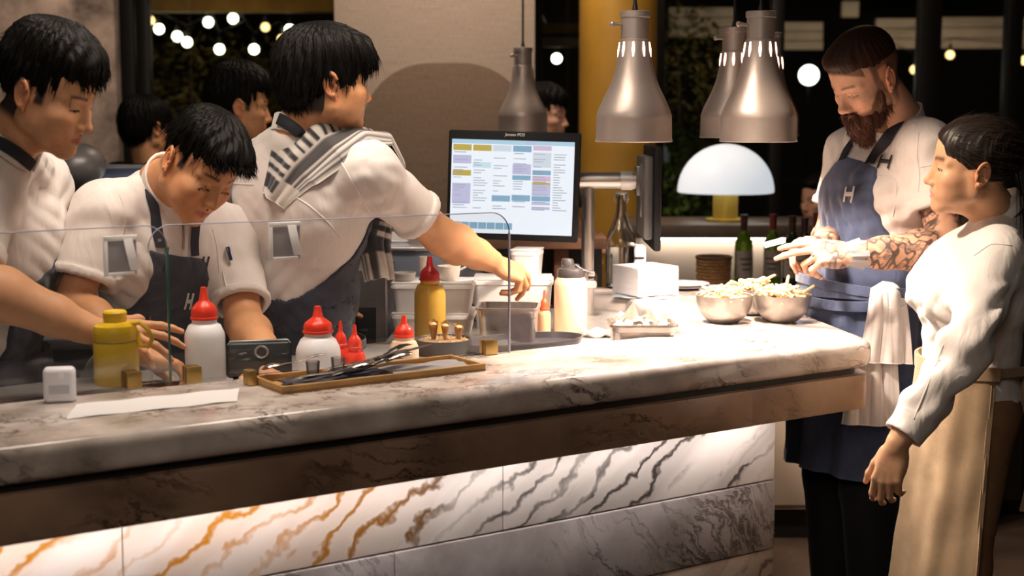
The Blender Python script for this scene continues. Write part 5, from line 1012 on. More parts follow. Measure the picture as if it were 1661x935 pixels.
# ---------------------------------------------------------------- woman in the cream shirt
def woman():
    J = dict(pel=P(1572, 650, 3.52), chest=P(1580, 482, 3.49), neck=P(1622, 350, 3.49), shL=P(1616, 424, 3.35), shR=P(1596, 424, 3.65), elL=P(1566, 565, 3.25), elR=P(1560, 580, 3.78), wrL=P(1456, 718, 3.20), wrR=P(1490, 690, 3.78), ft=(-.98, -.06, 0))
    p = Person('dark haired woman in cream shirt and beige apron, in profile at the counter end', J, .88, 1); T = p.T; J = T.J
    M = rotm(168, 2, -8); p.head(dict(skin=skW, nose=.85, jaw=.88, fem=1, open=.0042, lid=8, gaze=(0, 2), brow=.7, soft=1, browt=2.0, browz=.001, neckr=.048, lips=(.55, .22, .18), iris=(.05, .025, .012)), (1.109, 3.42, 1.480), M, .96)
    hh = hair(hairw, 11); p.vq('hair', (p.hw(hh[0]), hh[1]), mat('hair_dark_brown', (.014, .009, .007), .45, spec=.35))
    n = 420; rs = np.random.RandomState(4); r0 = p.hw(np.array([[-.125, 0, .012]]))[0]; ro = r0 + rs.normal(size=(n, 3)) * .010; dr = np.tile(A_((.15, -.15, -.9)), (n, 1)); st = strands(ro, dr, np.tile(A_((.8, -.3, .5)), (n, 1)), .30, .0016, 6, .22, (-.05, 0, -1), 1.1, 8, .2); p.vq('ponytail', st, mat('hair_dark_brown'))
    p.mb('hair_tie', MB().tube([tuple(r0 + p.HM @ A_((-.004, .016 * math.cos(a), .016 * math.sin(a)))) for a in np.linspace(0, 6.28, 16)[:-1]], .005, 6, closed=True), M_strap)
    p.arm('L', hfr((-.25, -.06, -.96), (-.52, -.85, .05)), [(3, 24, 34, 18), (0, 28, 36, 20), (-2, 32, 38, 20), (-4, 38, 38, 22)], ((.85, .42, -.3), 10, 14), .86, .93, fb=1.05); p.arm('R', hfr((-.3, 0, -.95), (-.5, .85, 0)), relax, ((.75, .62, -.25), 12, 18), .84, .92)
    f = T.field(.018, .0055, .04); folds(f, T.T, .0085, ((70, 26, 6, .8), (-40, 34, 7, .7), (20, 30, 5, .6)), 15, J['chest'])
    longsleeve(f, J['shL'], J['elL'], J['wrL'], .93, (.054, .057, .044), .045, .005, 3, cuff=.055); longsleeve(f, J['shR'], J['elR'], J['wrR'], .93, (.054, .056, .044), .045, .005, 4, cuff=.055)
    f.rc(J['neck'] - A_((0, 0, .018)), J['neck'] + A_((-.07, 0, .13)), .050, .062, .008, sub=True); VQ = f.mesh(1); sh = p.vq('shirt', VQ, M_shirt); S = Surf(VQ)
    co = collar(J['neck'] - A_((.004, 0, .012)), un(A_((-.34, 0, 1))), J['ft'], .062, .046, .3, th=.003, slope=.3); p.vq('collar', co, M_shirt, par=sh); c2 = collar(J['neck'] - A_((.002, 0, .008)), un(A_((-.34, 0, 1))), J['ft'], .069, .038, .3, th=.003, slope=.35, flare=.35); p.vq('collar_fold', c2, M_shirt, par=sh)
    for nm, px in (('shoulder_seam', [(1640, 398), (1608, 395), (1580, 415)]), ('sleeve_placket', [(1530, 560), (1505, 625), (1482, 680)])):
        pts, nn = S.line(px, .0004, 14); p.mb(nm, MB().tube([tuple(q) for q in pts], .0016, 6), M_shirt, sh)
    M_can = mat('apron_canvas', (.42, .295, .175), .85, noise=.2, nscale=25, bump=.6, bscale=500, bdist=.001, sheen=.2); M_tan = mat('trouser_tan', (.30, .165, .085), .85, noise=.2, nscale=25, bump=.4, bscale=600, bdist=.001)
    wz = J['pel'][2] + .115; a2 = skirt(T, .30, wz, (.126, .150), (.172, .188), .012, amp=.007, seed=3, nf=8, shift=(.035, 0)); ap = p.vq('apron', a2, M_can); SK = Surf(a2)
    bd = []; nn = []
    for i in range(25):
        an = -1.3 + 2.9 * i / 24; bd.append(J['pel'] + T.H @ A_((.129 * math.cos(an), .176 * math.sin(an), .098))); nn.append(T.H @ A_((math.cos(an), math.sin(an), 0)))
    p.mb('waistband', ribbon(bd, nn, .035, .004), M_can, ap)
    hx = [J['pel'] + T.H @ A_((.010 + t_ * .04, .170 + .017 * t_, .10 - t_ * .68)) for t_ in np.linspace(0, 1, 18)]; p.mb('stitched_hem', ribbon(hx, [T.H @ A_((0, 1, 0))] * 18, .014, .004), M_can, ap)
    kn = J['pel'] + T.H @ A_((-.14, .10, .10)); k0 = J['pel'] + T.H @ A_((.01, .176, .10)); p.mb('tie', ribbon([k0, k0 * .5 + kn * .5 + T.H @ A_((0, .012, 0)), kn], [T.H @ A_((-.3, 1, 0))] * 3, .024, .004), M_can, ap); p.mb('knot', MB().sphere(tuple(kn), .019, 12, 8, (1, .8, 1.1)), M_can, ap)
    for sx, dz, ln in ((-.05, -.11, 1), (.035, -.10, 1)):
        lp = [kn + T.H @ A_((sx * math.sin(a) * 1.2, .012 * math.sin(a), dz * (1 - math.cos(a)) / 2)) for a in np.linspace(0, 6.0, 18)]; p.mb('bow_loop', ribbon(lp, [T.H @ A_((.2, 1, .0))] * 18, .026, .003), M_can, ap)
    for sx, L_ in ((-.02, .26), (.015, .36)):
        lp = [kn + T.H @ A_((sx * t_ * 2 + .006 * math.sin(t_ * 7), .01, -L_ * t_)) for t_ in np.linspace(0, 1, 12)]; p.mb('tie_end', ribbon(lp, [T.H @ A_((.1, 1, 0))] * 12, .024, .003), M_can, ap)
    p.finish(feet=((.02, .085), (-.03, -.085)), mtrous=M_tan, mshoe=M_shoe, infl=.010, h=.009); return p, S
WOM, SW = woman()
tw = MAN.T; o_ = tw.J['pel']
def stripew(f, u, v):
    s = np.zeros_like(u)
    for a in np.arange(-.9, .95, .12): s = np.maximum(s, .28 * (sstep(v, a, a + .02) - sstep(v, a + .035, a + .055)))
    return s
H_ = tw.H; wp_ = [o_ + H_ @ A_(q) for q in ((.055, .19, .02), (.062, .205, .10), (.078, .232, .135), (.086, .248, .09), (.092, .254, -.0), (.096, .258, -.062))]
V, Q, c = towel('waist_towel', '', wp_, [.10, .09, .09, .105, .13, .145], [H_ @ A_(q) for q in ((.33, .94, 0), (.3, .9, .3), (.2, .4, 1), (.33, .94, .1), (.33, .94, 0), (.33, .94, 0))], stripew, .006, 80, 26, .007, 2, wide=.6, base=(.78, .74, .73), dark=(.25, .22, .24)); tag(vqobj('waist_towel', V - A_(wp_[0]), Q, M_towel, None, c), 'white thin striped towel folded over the waist tie of the bearded man', 'towel').location = wp_[0]
wp_ = [o_ + H_ @ A_(q) for q in ((.104, .222, -.02), (.112, .228, -.09), (.118, .234, -.16), (.122, .24, -.238))]
V, Q, c = towel('waist_towel', '', wp_, [.10, .12, .14, .16], [H_ @ A_((.45, .89, 0))] * 4, stripew, .006, 60, 26, .008, 5, wide=.6, base=(.80, .76, .75), dark=(.25, .22, .24)); tag(vqobj('waist_towel', V - A_(wp_[0]), Q, M_towel, None, c), 'lower white towel hanging behind the counter corner at the bearded man\'s hip', 'towel').location = wp_[0]
# ---------------------------------------------------------------- heat lamps
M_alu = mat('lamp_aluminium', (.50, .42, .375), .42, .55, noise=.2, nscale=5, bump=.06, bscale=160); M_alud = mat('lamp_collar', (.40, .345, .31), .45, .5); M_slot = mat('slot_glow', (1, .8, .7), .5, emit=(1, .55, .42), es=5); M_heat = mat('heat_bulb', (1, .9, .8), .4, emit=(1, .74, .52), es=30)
def heat_lamp(px, ybot, Y, label, power, rz=0, dim=1):
    c = P(px, ybot, Y); o = thing('heat_lamp', label, 'heat lamp', (c.x, c.y, 1.530), rz, 'heat lamps over the pass'); th = .0018
    out = [(.100, .0), (.0995, .012), (.0985, .060), (.099, .064), (.094, .082), (.082, .108), (.066, .140), (.054, .172), (.046, .205), (.041, .235), (.038, .262)]
    obj('shade', MB().shell(out + [(r - th - .001, z) for r, z in out[::-1]], 48), M_alu, o); obj('rim', MB().shell([(.100, -.002), (.1015, 0), (.1015, .004), (.099, .004)], 48), M_alud, o)
    obj('collar', MB().lathe([(.0385, .258), (.0385, .262), (.036, .264), (.036, .318), (.039, .320), (.039, .334), (.036, .336), (.006, .337)], 32), M_alud, o)
    for k in range(9):
        a = 2 * math.pi * k / 9 + .35; zc = .236; r = .0425
        p = [(r * math.cos(a) * (1 + .0), r * math.sin(a), zc - .018), (.0402 * math.cos(a), .0402 * math.sin(a), zc), (.0388 * math.cos(a), .0388 * math.sin(a), zc + .020)]
        obj('vent_slot', MB().tube(p, [.0022, .0042, .0022], 8), M_slot if dim else M_alud, o)  # solid slots, their emission stands in for bulb light escaping
    obj('knob', MB().tube([(-.036, -.012, .30), (-.058, -.018, .302)], [.004, .0055], 10).sphere((-.060, -.0185, .302), .0075, 10, 8), M_alud, o)
    obj('cable', MB().tube([(0, 0, .334), (0, 0, .36), (0, 0, 3.25 - 1.53)], [.009, .0045, .0045], 8), M_wire, o)
    obj('heat_bulb', MB().lathe([(1e-6, .055), (.020, .057), (.034, .066), (.038, .080), (.034, .098), (.020, .125), (.014, .16), (.012, .2)], 20), M_heat if dim else M_alud, o)
    if power: spot('heat_lamp_light', (c.x, c.y, 1.575), (c.x, c.y, 1.0), power, 125, .35, (1, .80, .66), .035)
    return o
heat_lamp(1028, 226, 3.74, 'nearest brushed aluminium heat lamp, alone between the till screen and the dome lamp', 52)
heat_lamp(1230, 229, 3.74, 'front aluminium heat lamp of the cluster of three over the bowls', 64)
heat_lamp(1188, 222, 4.42, 'left rear aluminium heat lamp of the cluster of three', 43)
heat_lamp(1246, 222, 4.72, 'right rear aluminium heat lamp of the cluster, half hidden by the front one', 35)
heat_lamp(848, 205, 5.75, 'far aluminium heat lamp hanging behind the top of the till screen', 0, .5, 0)
# ---------------------------------------------------------------- till screen on its pole
M_bez = mat('bezel_black', (.006, .006, .007), .6, spec=.2); M_scr = mat('screen_base', (.03, .03, .03), .4, emit=(.86, .92, 1.0), es=.93)
def em(name, c, k=1.0):
    k *= .82; return mat('screen_' + name, (.03, .03, .03), .4, emit=tuple(v ** 1.5 for v in c), es=k)
SB = [em('sky', (.62, .82, .95), .95), em('yellow', (.80, .66, .18), .8), em('blue', (.42, .66, .82), .85), em('lilac', (.74, .74, .93), .9), em('pink', (.86, .72, .88), .9), em('pale', (.82, .88, .95), .95), em('ink', (.60, .64, .74), .7), em('ice', (.76, .90, .97), .98)]
tl = P(727, 208, 4.26); tr = P(943, 216, 4.22); bl_ = P(724, 381, 4.30); W_s = .395; H_s = .325
mc = (P(833, 302, 4.24)); mon = thing('till_screen', 'black framed till screen showing coloured order columns, on a steel pole', 'monitor', mc, R(-4)); mon.rotation_euler = (R(-3), R(1.6), R(-5))
bz = MB().box((0, 0, 0), (W_s, .022, H_s), .006); obj('bezel', bz, M_bez, mon); obj('back_housing', MB().box((0, .026, 0), (W_s * .8, .03, H_s * .8), .01), M_bez, mon)
sw, sh = .366, .278
scr = obj('screen', MB().box((-.004, -.0118, -.004), (sw, .001, sh)), M_scr, mon)
def tile(x0, y0, x1, y1, m, name='order_tile'):                  # 0..1 from the top left of the screen
    obj(name, MB().box((-.004 - sw / 2 + (x0 + x1) / 2 * sw, -.0126, -.004 + sh / 2 - (y0 + y1) / 2 * sh), ((x1 - x0) * sw, .0006, (y1 - y0) * sh)), m, scr)
tile(0, 0, 1, .045, SB[0], 'title_bar'); tile(.60, .005, .68, .04, SB[3], 'tab'); 
cx = [.012 + .163 * k for k in range(6)]
for k, y0, y1, c in ((0, .055, .12, 1), (1, .055, .12, 1), (2, .055, .12, 5), (3, .055, .12, 2), (4, .05, .10, 4), (0, .17, .26, 3), (0, .33, .39, 1), (0, .47, .69, 3), (1, .24, .30, 7), (3, .25, .36, 3), (3, .37, .42, 2), (2, .59, .655, 2), (3, .58, .645, 2), (4, .12, .28, 5), (4, .31, .36, 2), (4, .37, .43, 4), (4, .44, .46, 1), (4, .46, .58, 3), (4, .585, .64, 2), (4, .65, .68, 3), (4, .70, .73, 3)):
    tile(cx[k], y0, cx[k] + .15, y1, SB[c])
rt = random.Random(5)
for k in range(6):                                               # lines of small print
    y = .135
    while y < .74:
        if rt.random() < (.75 if k in (0, 3, 4, 5) else .5):
            L_ = rt.uniform(.04, .12); tile(cx[k] + .008, y, cx[k] + .008 + L_, y + .0075, SB[6], 'text_line')
        y += .027
for k in range(7): tile(.02 + .071 * k, .885, .086 + .071 * k, .955, SB[2], 'key')
text('maker_name', 'Jensen POS', .0125, Matrix.Translation((.0, -.0116, H_s / 2 - .0105)) @ Matrix.Rotation(R(90), 4, 'X'), M_white, mon, shear=.15)
M_pole = mat('pole_steel', (.50, .47, .45), .3, .9, bump=.03, bscale=200)
pp = P(953, 440, 4.36); ps = thing('monitor_stand', 'brushed steel pole and arm carrying the two till screens', 'stand', (pp.x, 4.36, ZW))
ztop = P(953, 293, 4.36).z - ZW
obj('pole', MB().lathe([(.045, 0), (.045, .006), (.0195, .008), (.0195, ztop)], 28), M_pole, ps)
obj('arm', MB().tube([(-.06, 0, ztop), (.145, 0, ztop)], .026, 24), M_pole, ps); obj('end_ring', MB().tube([(.10, 0, ztop), (.135, 0, ztop)], .029, 24), M_steel, ps)
obj('clamp', MB().box((0, 0, .10), (.055, .05, .022), .005), M_steel, ps)
obj('bracket', MB().box((.160, 0, ztop), (.03, .06, .09), .004).box((.178, 0, ztop), (.012, .085, .11), .003), M_steel_d, ps); obj('screen_bracket', MB().box((-.075, -.05, ztop - .02), (.05, .09, .06), .004), M_steel_d, ps)
m2 = P(1051, 318, 4.36); so = thing('side_screen', 'black flat screen seen edge on beside the steel pole, facing right', 'monitor', m2)
obj('bezel', MB().box((.012, 0, 0), (.022, .36, .31), .006), M_bez, so); obj('back_housing', MB().box((-.010, 0, 0), (.03, .26, .25), .01), mat('housing_grey', (.09, .085, .085), .5), so); obj('port_strip', MB().box((-.026, -.05, .02), (.006, .03, .16), .001), M_steel_d, so)
# ---------------------------------------------------------------- glass screens
M_glass = pane_mat('sneeze_glass', (.985, .99, .985), milky=.012); M_gedge = mat('glass_edge_green', (.02, .20, .15), .2, alpha=1); M_gedge2 = mat('glass_edge_pale', (.42, .42, .52), .2)
M_brass = mat('brass', (.45, .30, .10), .35, .8); M_card_refl = mat('card_and_reflection_white', (.86, .84, .84), .6); M_reflg = mat('reflection_grey', (.32, .30, .31), .6)
def gscreen(label, pl, pr, h, edge, card, clamps):  # card: position of the reflection on the pane
    a = Z(*pl, ZT); b = Z(*pr, ZT); d = (b - a).normalized(); L = (b - a).length; o = thing('glass_screen', label, 'glass screen', (a.x, a.y, ZT), math.atan2(d.y, d.x))
    r = .05; poly = [(0, .004), (L, .004)] + [(L - r + r * math.sin(t), h - r + r * math.cos(t)) for t in np.linspace(math.pi / 2, 0, 9)] + [(r - r * math.sin(t), h - r + r * math.cos(t)) for t in np.linspace(0, math.pi / 2, 9)]
    mb = MB().prism([(x, z) for x, z in poly], -.003, .003); mb.v = [(x, -z, y) for x, y, z in mb.v]; obj('pane', mb, M_glass, o)
    obj('polished_edge', MB().box((L, 0, (h - r) / 2), (.0035, .0066, h - r), .0005), edge if edge else M_gedge2, o); obj('top_edge', MB().tube([(x, 0, z) for x, z in poly[2:]], .0014, 6), M_gedge2, o)
    for t in clamps: obj('brass_clamp', MB().box((t * L, -.010, .018), (.035, .014, .036), .003).box((t * L, .010, .018), (.035, .014, .036), .003), M_brass, o)
    ct, cz = card; cd_ = obj('pane_reflection', MB().box((ct * L, -.006, cz), (.072, .004, .082), .001), M_reflg, o)  # reflection in the glass, built as a flat shape on the pane
    obj('reflection_frame', MB().box((ct * L - .033, -.009, cz), (.009, .004, .084), .001).box((ct * L, -.009, cz + .037), (.074, .004, .011), .001).box((ct * L, -.009, cz - .038), (.060, .004, .006), .001), M_card_refl, cd_)
    obj('docket', MB().grid(lambda u, v: (ct * L + .006 + .020 * u + .014 * v ** 1.6, -.011 - .004 * math.sin(v * 3), cz + .034 - .066 * v), 6, 10, .0015), M_card_refl, cd_); return o  # white streak of the same reflection, shaped as a sheet
gscreen('left glass sneeze screen with green edge in front of the bowed chef', (-330, 697), (277, 621), .345, M_gedge, (.855, .285), (.30, .88))
gscreen('right glass sneeze screen in front of the chef with the striped towel', (247, 626), (826, 572), .345, None, (.345, .30), (.10, .935))
# ---------------------------------------------------------------- things on the counter and worktop
def at(px, py, z=ZT): return Z(px, py, z)
M_hdpe = mat('bottle_white', (.80, .79, .82), .4, sss=0, spec=.4); M_red = mat('cap_red', (.74, .035, .012), .35, spec=.5); M_oil = mat('oil_yellow', (.72, .44, .07), .25, trans=.0, spec=.5, noise=.25, nscale=8); M_cream = mat('sauce_cream', (.74, .56, .40), .4); M_redd = mat('cap_dark_red', (.48, .012, .012), .3)
def squeeze(label, loc, h, r, body, cap, group='squeeze bottles on the worktop', sh=.16, tip=.30, tilt=0, fill=None):
    """round squeeze bottle: body, red cone cap"""
    o = thing('squeeze_bottle', label, 'bottle', loc, 0, group); hb = h * (1 - tip)
    obj('bottle', MB().lathe([(.001, 0), (r * .92, .0), (r, .006), (r, hb - r * .95), (r * .97, hb - r * .75), (r * .80, hb - r * .38), (r * .62, hb - .012), (r * .60, hb)], 32), body, o)
    hc = h * tip; rc_ = r * .64
    obj('cap', MB().lathe([(rc_ * .96, hb - .002), (rc_, hb + .002), (rc_, hb + hc * .22), (rc_ * .92, hb + hc * .34), (rc_ * .66, hb + hc * .46), (rc_ * .42, hb + hc * .55), (rc_ * .36, hb + hc * .60), (rc_ * .25, hb + hc * .92), (rc_ * .22, hb + hc), (.001, hb + hc)], 28), cap, o)
    obj('cap_rim', MB().shell([(rc_ * 1.0, hb - .004), (rc_ * 1.07, hb - .003), (rc_ * 1.07, hb + .002), (rc_, hb + .003)], 28), cap, o); return o
def zb(px, py_top, Y): return P(px, py_top, Y)
def on_work(px, ytop, h, z=ZW):                         # base point on a surface at z such that the top lies at the pixel row
    return Z(px, ytop, z + h) - Vector((0, 0, h))
def sq(label, px, ytop, Y, r, body, cap, tip): q = P(px, ytop, Y); return squeeze(label, (q.x, Y, ZW), q.z - ZW, r, body, cap, tip=tip)
sq('large white squeeze bottle with red cone cap beside the cutlery tray', 330, 466, 3.19, .0455, M_hdpe, M_red, .30)
sq('white squeeze bottle with red cap standing behind the middle of the cutlery tray', 515, 497, 3.35, .0535, M_hdpe, M_red, .36)
sq('small red sauce bottle behind the cutlery tray, left of two', 552, 521, 3.44, .023, M_red, M_red, .50); sq('small red sauce bottle behind the cutlery tray, right of two', 575, 527, 3.42, .026, M_red, M_red, .50)
sq('cream sauce bottle with red cap in front of the plate of cones', 655, 512, 3.52, .037, M_cream, M_red, .42)
sq('tall oil bottle, yellow, with dark red cap in front of the storage boxes', 697, 416, 3.84, .043, M_oil, M_redd, .26)
sq('small orange sauce bottle with red cap beside the cream flask', 883, 471, 4.0, .0185, mat('sauce_orange', (.66, .36, .20), .4), mat('cap_orange', (.75, .09, .03), .35), .42)
# yellow drink bottle with loop
yb = at(190, 622.5); yo = thing('drink_bottle', 'yellow insulated drink bottle with carry loop behind the left glass screen', 'bottle', (yb.x, yb.y, ZT)); M_yel = mat('bottle_yellow', (.88, .58, .012), .35, spec=.5)
obj('body', MB().lathe([(.001, 0), (.045, 0), (.0475, .004), (.0475, .090), (.046, .094)], 36), M_yel, yo); obj('lid', MB().lathe([(.0465, .0955), (.0475, .098), (.0475, .118), (.044, .128), (.030, .134), (.024, .136), (.0245, .139), (.0255, .156), (.022, .160), (.001, .160)], 36), M_yel, yo)
obj('carry_loop', MB().tube([(.030 + .0, 0, .132), (.055, -.004, .134), (.074, -.008, .118), (.081, -.010, .098), (.072, -.008, .082), (.054, -.004, .084), (.049, 0, .098), (.047, 0, .116)], .0062, 10, .75), M_yel, yo)
# pale box (sanitiser dispenser)
wb_ = at(98, 652); bo = thing('dispenser_box', 'small rounded white plastic dispenser box at the left end of the counter', 'box', wb_, R(12)); M_wp = mat('plastic_white', (.76, .76, .82), .35)
obj('case', MB().box((0, 0, .036), (.063, .034, .072), .010, None, 4), M_wp, bo); obj('button', MB().lathe([(.001, .002), (.006, .0015), (.0062, 0)], 16, (.004, -.0165, .056), M=Matrix.Rotation(R(90), 3, 'X')), mat('button_light', (.9, .9, .92), .3), bo); obj('screen_window', MB().box((0, -.0172, .028), (.04, .001, .018)), mat('window_grey', (.50, .52, .58), .2), bo)
# paper sheet
pc_ = at(255, 655); tag(obj('paper_sheet', MB().grid(lambda u, v: ((u - .5) * .34 + (v - .5) * .05, (v - .5) * .13, .0012 + .002 * math.sin(u * 9 + v * 4) ** 2), 16, 8, .0006), mat('paper', (.80, .78, .78), .7)), 'thin white sheet of paper lying in front of the glass screens', 'paper').location = pc_; COL.objects['paper_sheet'].rotation_euler.z = R(30)
# tray with cutlery
M_wood = mat('tray_wood', (.55, .31, .11), .5, noise=.35, nscale=14, bump=.1, bscale=60); M_nap = mat('napkin_navy', (.05, .05, .075), .9, bump=.4, bscale=300); M_cut = mat('cutlery_steel', (.42, .36, .32), .25, .95); M_cutd = mat('cutlery_dark', (.06, .055, .055), .3, .6)
c1 = at(316, 611); c2 = at(458, 641); c3 = at(788, 602); tx = (c3 - c2); tx_l = tx.length; tx.normalize(); tyv = Vector((-tx.y, tx.x, 0)); dep = .15; tc_ = c2 + tx * tx_l / 2 + tyv * dep / 2
tr_ = thing('cutlery_tray', 'long shallow wooden tray of wrapped cutlery on the marble counter', 'tray', tc_, math.atan2(tx.y, tx.x)); TW, TD, TH = tx_l, dep, .016
obj('base', MB().box((0, 0, .003), (TW, TD, .005)), M_wood, tr_)
for nm, c, d in (('side_rail', (0, -TD / 2 + .004, TH / 2 + .001), (TW, .008, TH)), ('side_rail', (0, TD / 2 - .004, TH / 2 + .001), (TW, .008, TH)), ('end_rail', (-TW / 2 + .004, 0, TH / 2 + .001), (.008, TD - .017, TH)), ('end_rail', (TW / 2 - .004, 0, TH / 2 + .001), (.008, TD - .017, TH))): obj(nm, MB().box(c, d, .0015), M_wood, tr_)
cc = thing('brass_block', 'small brass corner block at the left end of the cutlery tray', 'clamp', tc_ + tx * (-TW / 2 - .012) + tyv * (TD * .42)); cc.rotation_euler = tr_.rotation_euler; obj('block', MB().box((0, 0, .017), (.022, .030, .033), .003), M_brass, cc); obj('screw', MB().lathe([(.001, .0345), (.005, .0345), (.006, .033)], 12), M_cut, cc)
def tray_at(x, y, z): return tc_ + tx * x + tyv * y + Vector((0, 0, z))
rz_t = tr_.rotation_euler.z
def napkin(x, y, w_, d, rz, label, m=M_nap, z=.0062):
    o = obj('napkin', MB().grid(lambda u, v: ((u - .5) * w_, (v - .5) * d, .0035 + .002 * math.sin(u * 11 + v * 5) + .0015 * math.sin(v * 17)), 20, 10, .003), m); tag(o, label, 'napkin', 'napkins in the cutlery tray'); o.location = tray_at(x, y, z); o.rotation_euler.z = rz_t + rz; return o
napkin(-TW * .17, .0, .24, TD * .78, .05, 'dark navy napkin spread under the bundles of cutlery in the tray'); napkin(TW * .27, .005, .20, TD * .72, -.05, 'grey folded napkin at the right end of the cutlery tray', mat('napkin_grey', (.25, .235, .24), .9, bump=.4, bscale=300))
def cutlery(kind, label, loc, rz, tilt=0, m=None, sc=1.):
    o = thing(kind, label, kind, loc, rz, 'cutlery in the tray'); o.rotation_euler = (0, tilt, rz); o.scale = (sc,) * 3; m = m or M_cut
    hp = [(-.10 + .012 * k, 0, .0032 + .002 * math.sin(k * .7)) for k in range(11)]; obj('handle', MB().tube(hp, [.0035, .0062, .0072, .0070, .0062, .0052, .0044, .0038, .0034, .0034, .0036], 8, .45), m, o)
    if kind == 'knife': obj('blade', MB().tube([(.018, 0, .003), (.03, .001, .003), (.07, .002, .003), (.095, .001, .003), (.105, -.002, .003)], [.004, .0085, .0095, .007, .0015], 8, .16), m, o)
    elif kind == 'spoon': obj('bowl', MB().tube([(.018, 0, .003), (.028, 0, .004), (.045, 0, .007), (.062, 0, .006), (.075, 0, .003), (.08, 0, .003)], [.0035, .009, .0165, .0175, .010, .002], 10, .35), m, o)
    else:
        obj('neck', MB().tube([(.018, 0, .003), (.03, 0, .005), (.042, 0, .006)], [.0036, .009, .0115], 8, .3), m, o)
        for k in range(4): obj('tine', MB().tube([(.04, (k - 1.5) * .006, .006), (.065, (k - 1.5) * .006, .008), (.088, (k - 1.5) * .0055, .004)], [.0022, .0018, .0009], 6, .7), m, o)
    return o
rc = random.Random(8); names = ['fork', 'knife', 'spoon', 'fork', 'knife', 'spoon', 'fork', 'knife', 'fork']
spots_ = [(-.130, -.022, .010, 'lying at the left front of the tray'), (-.115, .012, .012, 'near the left corner of the tray'), (-.085, -.008, .018, 'in the left bundle, on top'), (-.02, -.018, .020, 'in the middle bundle, nearest the front rail'), (-.01, .012, .030, 'on top of the middle bundle'), (.015, -.004, .026, 'in the middle bundle, pointing right'), (.035, .022, .034, 'raised at the back of the middle bundle'), (.045, .004, .036, 'raised at the right of the middle bundle'), (.02, .032, .02, 'at the back rail of the tray')]
for i, (n_, (x, y, z, wh)) in enumerate(zip(names, spots_)): cutlery(n_, 'shiny steel %s %s' % (n_, wh), tray_at(x, y, z + .004), rz_t + rc.uniform(-.22, .22), -.12 - .06 * (i > 3), M_cut if i % 3 else M_cutd, 1.02)
for i, (x, y, hgt) in enumerate(((-.128, .035, .034), (-.075, .018, .040))):
    q = tray_at(x, y, .009); o = thing('tumbler', 'small %s glass tumbler among the cutlery at the left of the tray' % ('clear' if i == 0 else 'smoky'), 'glass', q); obj('glass', MB().shell([(.013, 0), (.016, hgt), (.0148, hgt), (.012, .003)], 20), pane_mat('tumbler_glass', (.8, .8, .8), milky=.08), o); obj('base', MB().lathe([(.0128, 0), (.0128, .003), (.001, .0032)], 20), M_cutd, o)
sp = cutlery('spoon', 'long bright spoon sticking out in front of the white squeeze bottle', tray_at(-.175, .05, .040), rz_t + 2.9, .18, M_cut, .8)
# black handset
ph = P(420, 580, 3.21); po = thing('phone_handset', 'black ordering handset propped up behind the cutlery tray', 'phone', (ph.x, 3.21, ZW + .02), R(8)); M_gl = mat('handset_black', (.008, .009, .010), .35, spec=.3)
po.rotation_euler = (R(-24), 0, R(10)); obj('case', MB().box((0, 0, .045), (.150, .014, .085), .010, None, 3), M_gl, po); obj('rim', MB().tube([(-.07, -.002, .078), (-.066, -.002, .086), (.066, -.002, .088), (.072, -.002, .080)], .0035, 8), mat('handset_edge', (.10, .14, .14), .25), po); obj('dial', MB().tube([(.006 + .014 * math.cos(a), -.009, .058 + .014 * math.sin(a)) for a in np.linspace(0, 6.28, 20)[:-1]], .003, 6, closed=True), mat('dial_grey', (.16, .14, .13), .3), po); obj('base', MB().box((0, .035, .006), (.12, .05, .052), .004), M_gl, po)
# plate with cones
pl = Z(719, 574, ZW); pt = thing('cone_stand', 'round black dish filled with grain holding three small cones', 'dish', (pl.x, pl.y, ZW)); M_blk = mat('dish_black', (.028, .026, .026), .45)
obj('dish', MB().shell([(.070, 0), (.0745, .004), (.0745, .040), (.072, .041), (.070, .038), (.068, .012), (.001, .010), (.001, 0)], 40), M_blk, pt)
gm = MB(); rg = random.Random(2); gm.lathe([(.001, .037), (.069, .035)], 32); 
for i in range(420):
    a = rg.uniform(0, 6.28); r = .068 * math.sqrt(rg.random()); c = Vector((r * math.cos(a), r * math.sin(a), .0375)); d = Vector((rg.gauss(0, 1), rg.gauss(0, 1), rg.gauss(0, .4))).normalized() * .0032; s = d.cross(Vector((0, 0, 1))).normalized() * .0014; gm.add([c - d, c + s, c + d, c - s, c + Vector((0, 0, .0016))], [(0, 1, 4), (1, 2, 4), (2, 3, 4), (3, 0, 4)])
tag(obj('grain', gm, mat('grain_tan', (.55, .36, .17), .8, noise=.5, nscale=200), pt), kind='stuff')
M_cone = mat('cone_brown', (.42, .19, .05), .6, noise=.55, nscale=70, bump=.6, bscale=120, bdist=.003); M_fill = mat('cone_filling', (.70, .48, .22), .7)
for i, (px, dy, h) in enumerate(((703, .0, .043), (722, -.008, .040), (744, .004, .034))):
    q = P(px, 526, pl.y + dy); o = thing('pastry_cone', ['golden pastry cone at the left of the black dish, the tallest', 'golden pastry cone in the middle of the black dish', 'golden pastry cone at the right of the black dish, the shortest'][i], 'cone', (q.x, pl.y + dy, ZW + .0385), i * 1.3, 'pastry cones in the grain dish')
    def cf(u, v, h=h, i=i):
        a = u * 2 * math.pi * 1.12; r = .0058 + (.0128 - .0058) * v + .0012 * math.sin(a * 2 + i) - .0013 * u; return (r * math.cos(a), r * math.sin(a), h * v + (.007 * math.sin(a + i) + .0025 * math.sin(a * 5)) * v ** 3)
    obj('wafer', MB().grid(cf, 36, 10, .0012), M_cone, o); obj('filling', MB().sphere((0, 0, h * .9), .0095, 12, 8, (1, 1, .6)), M_fill, o)
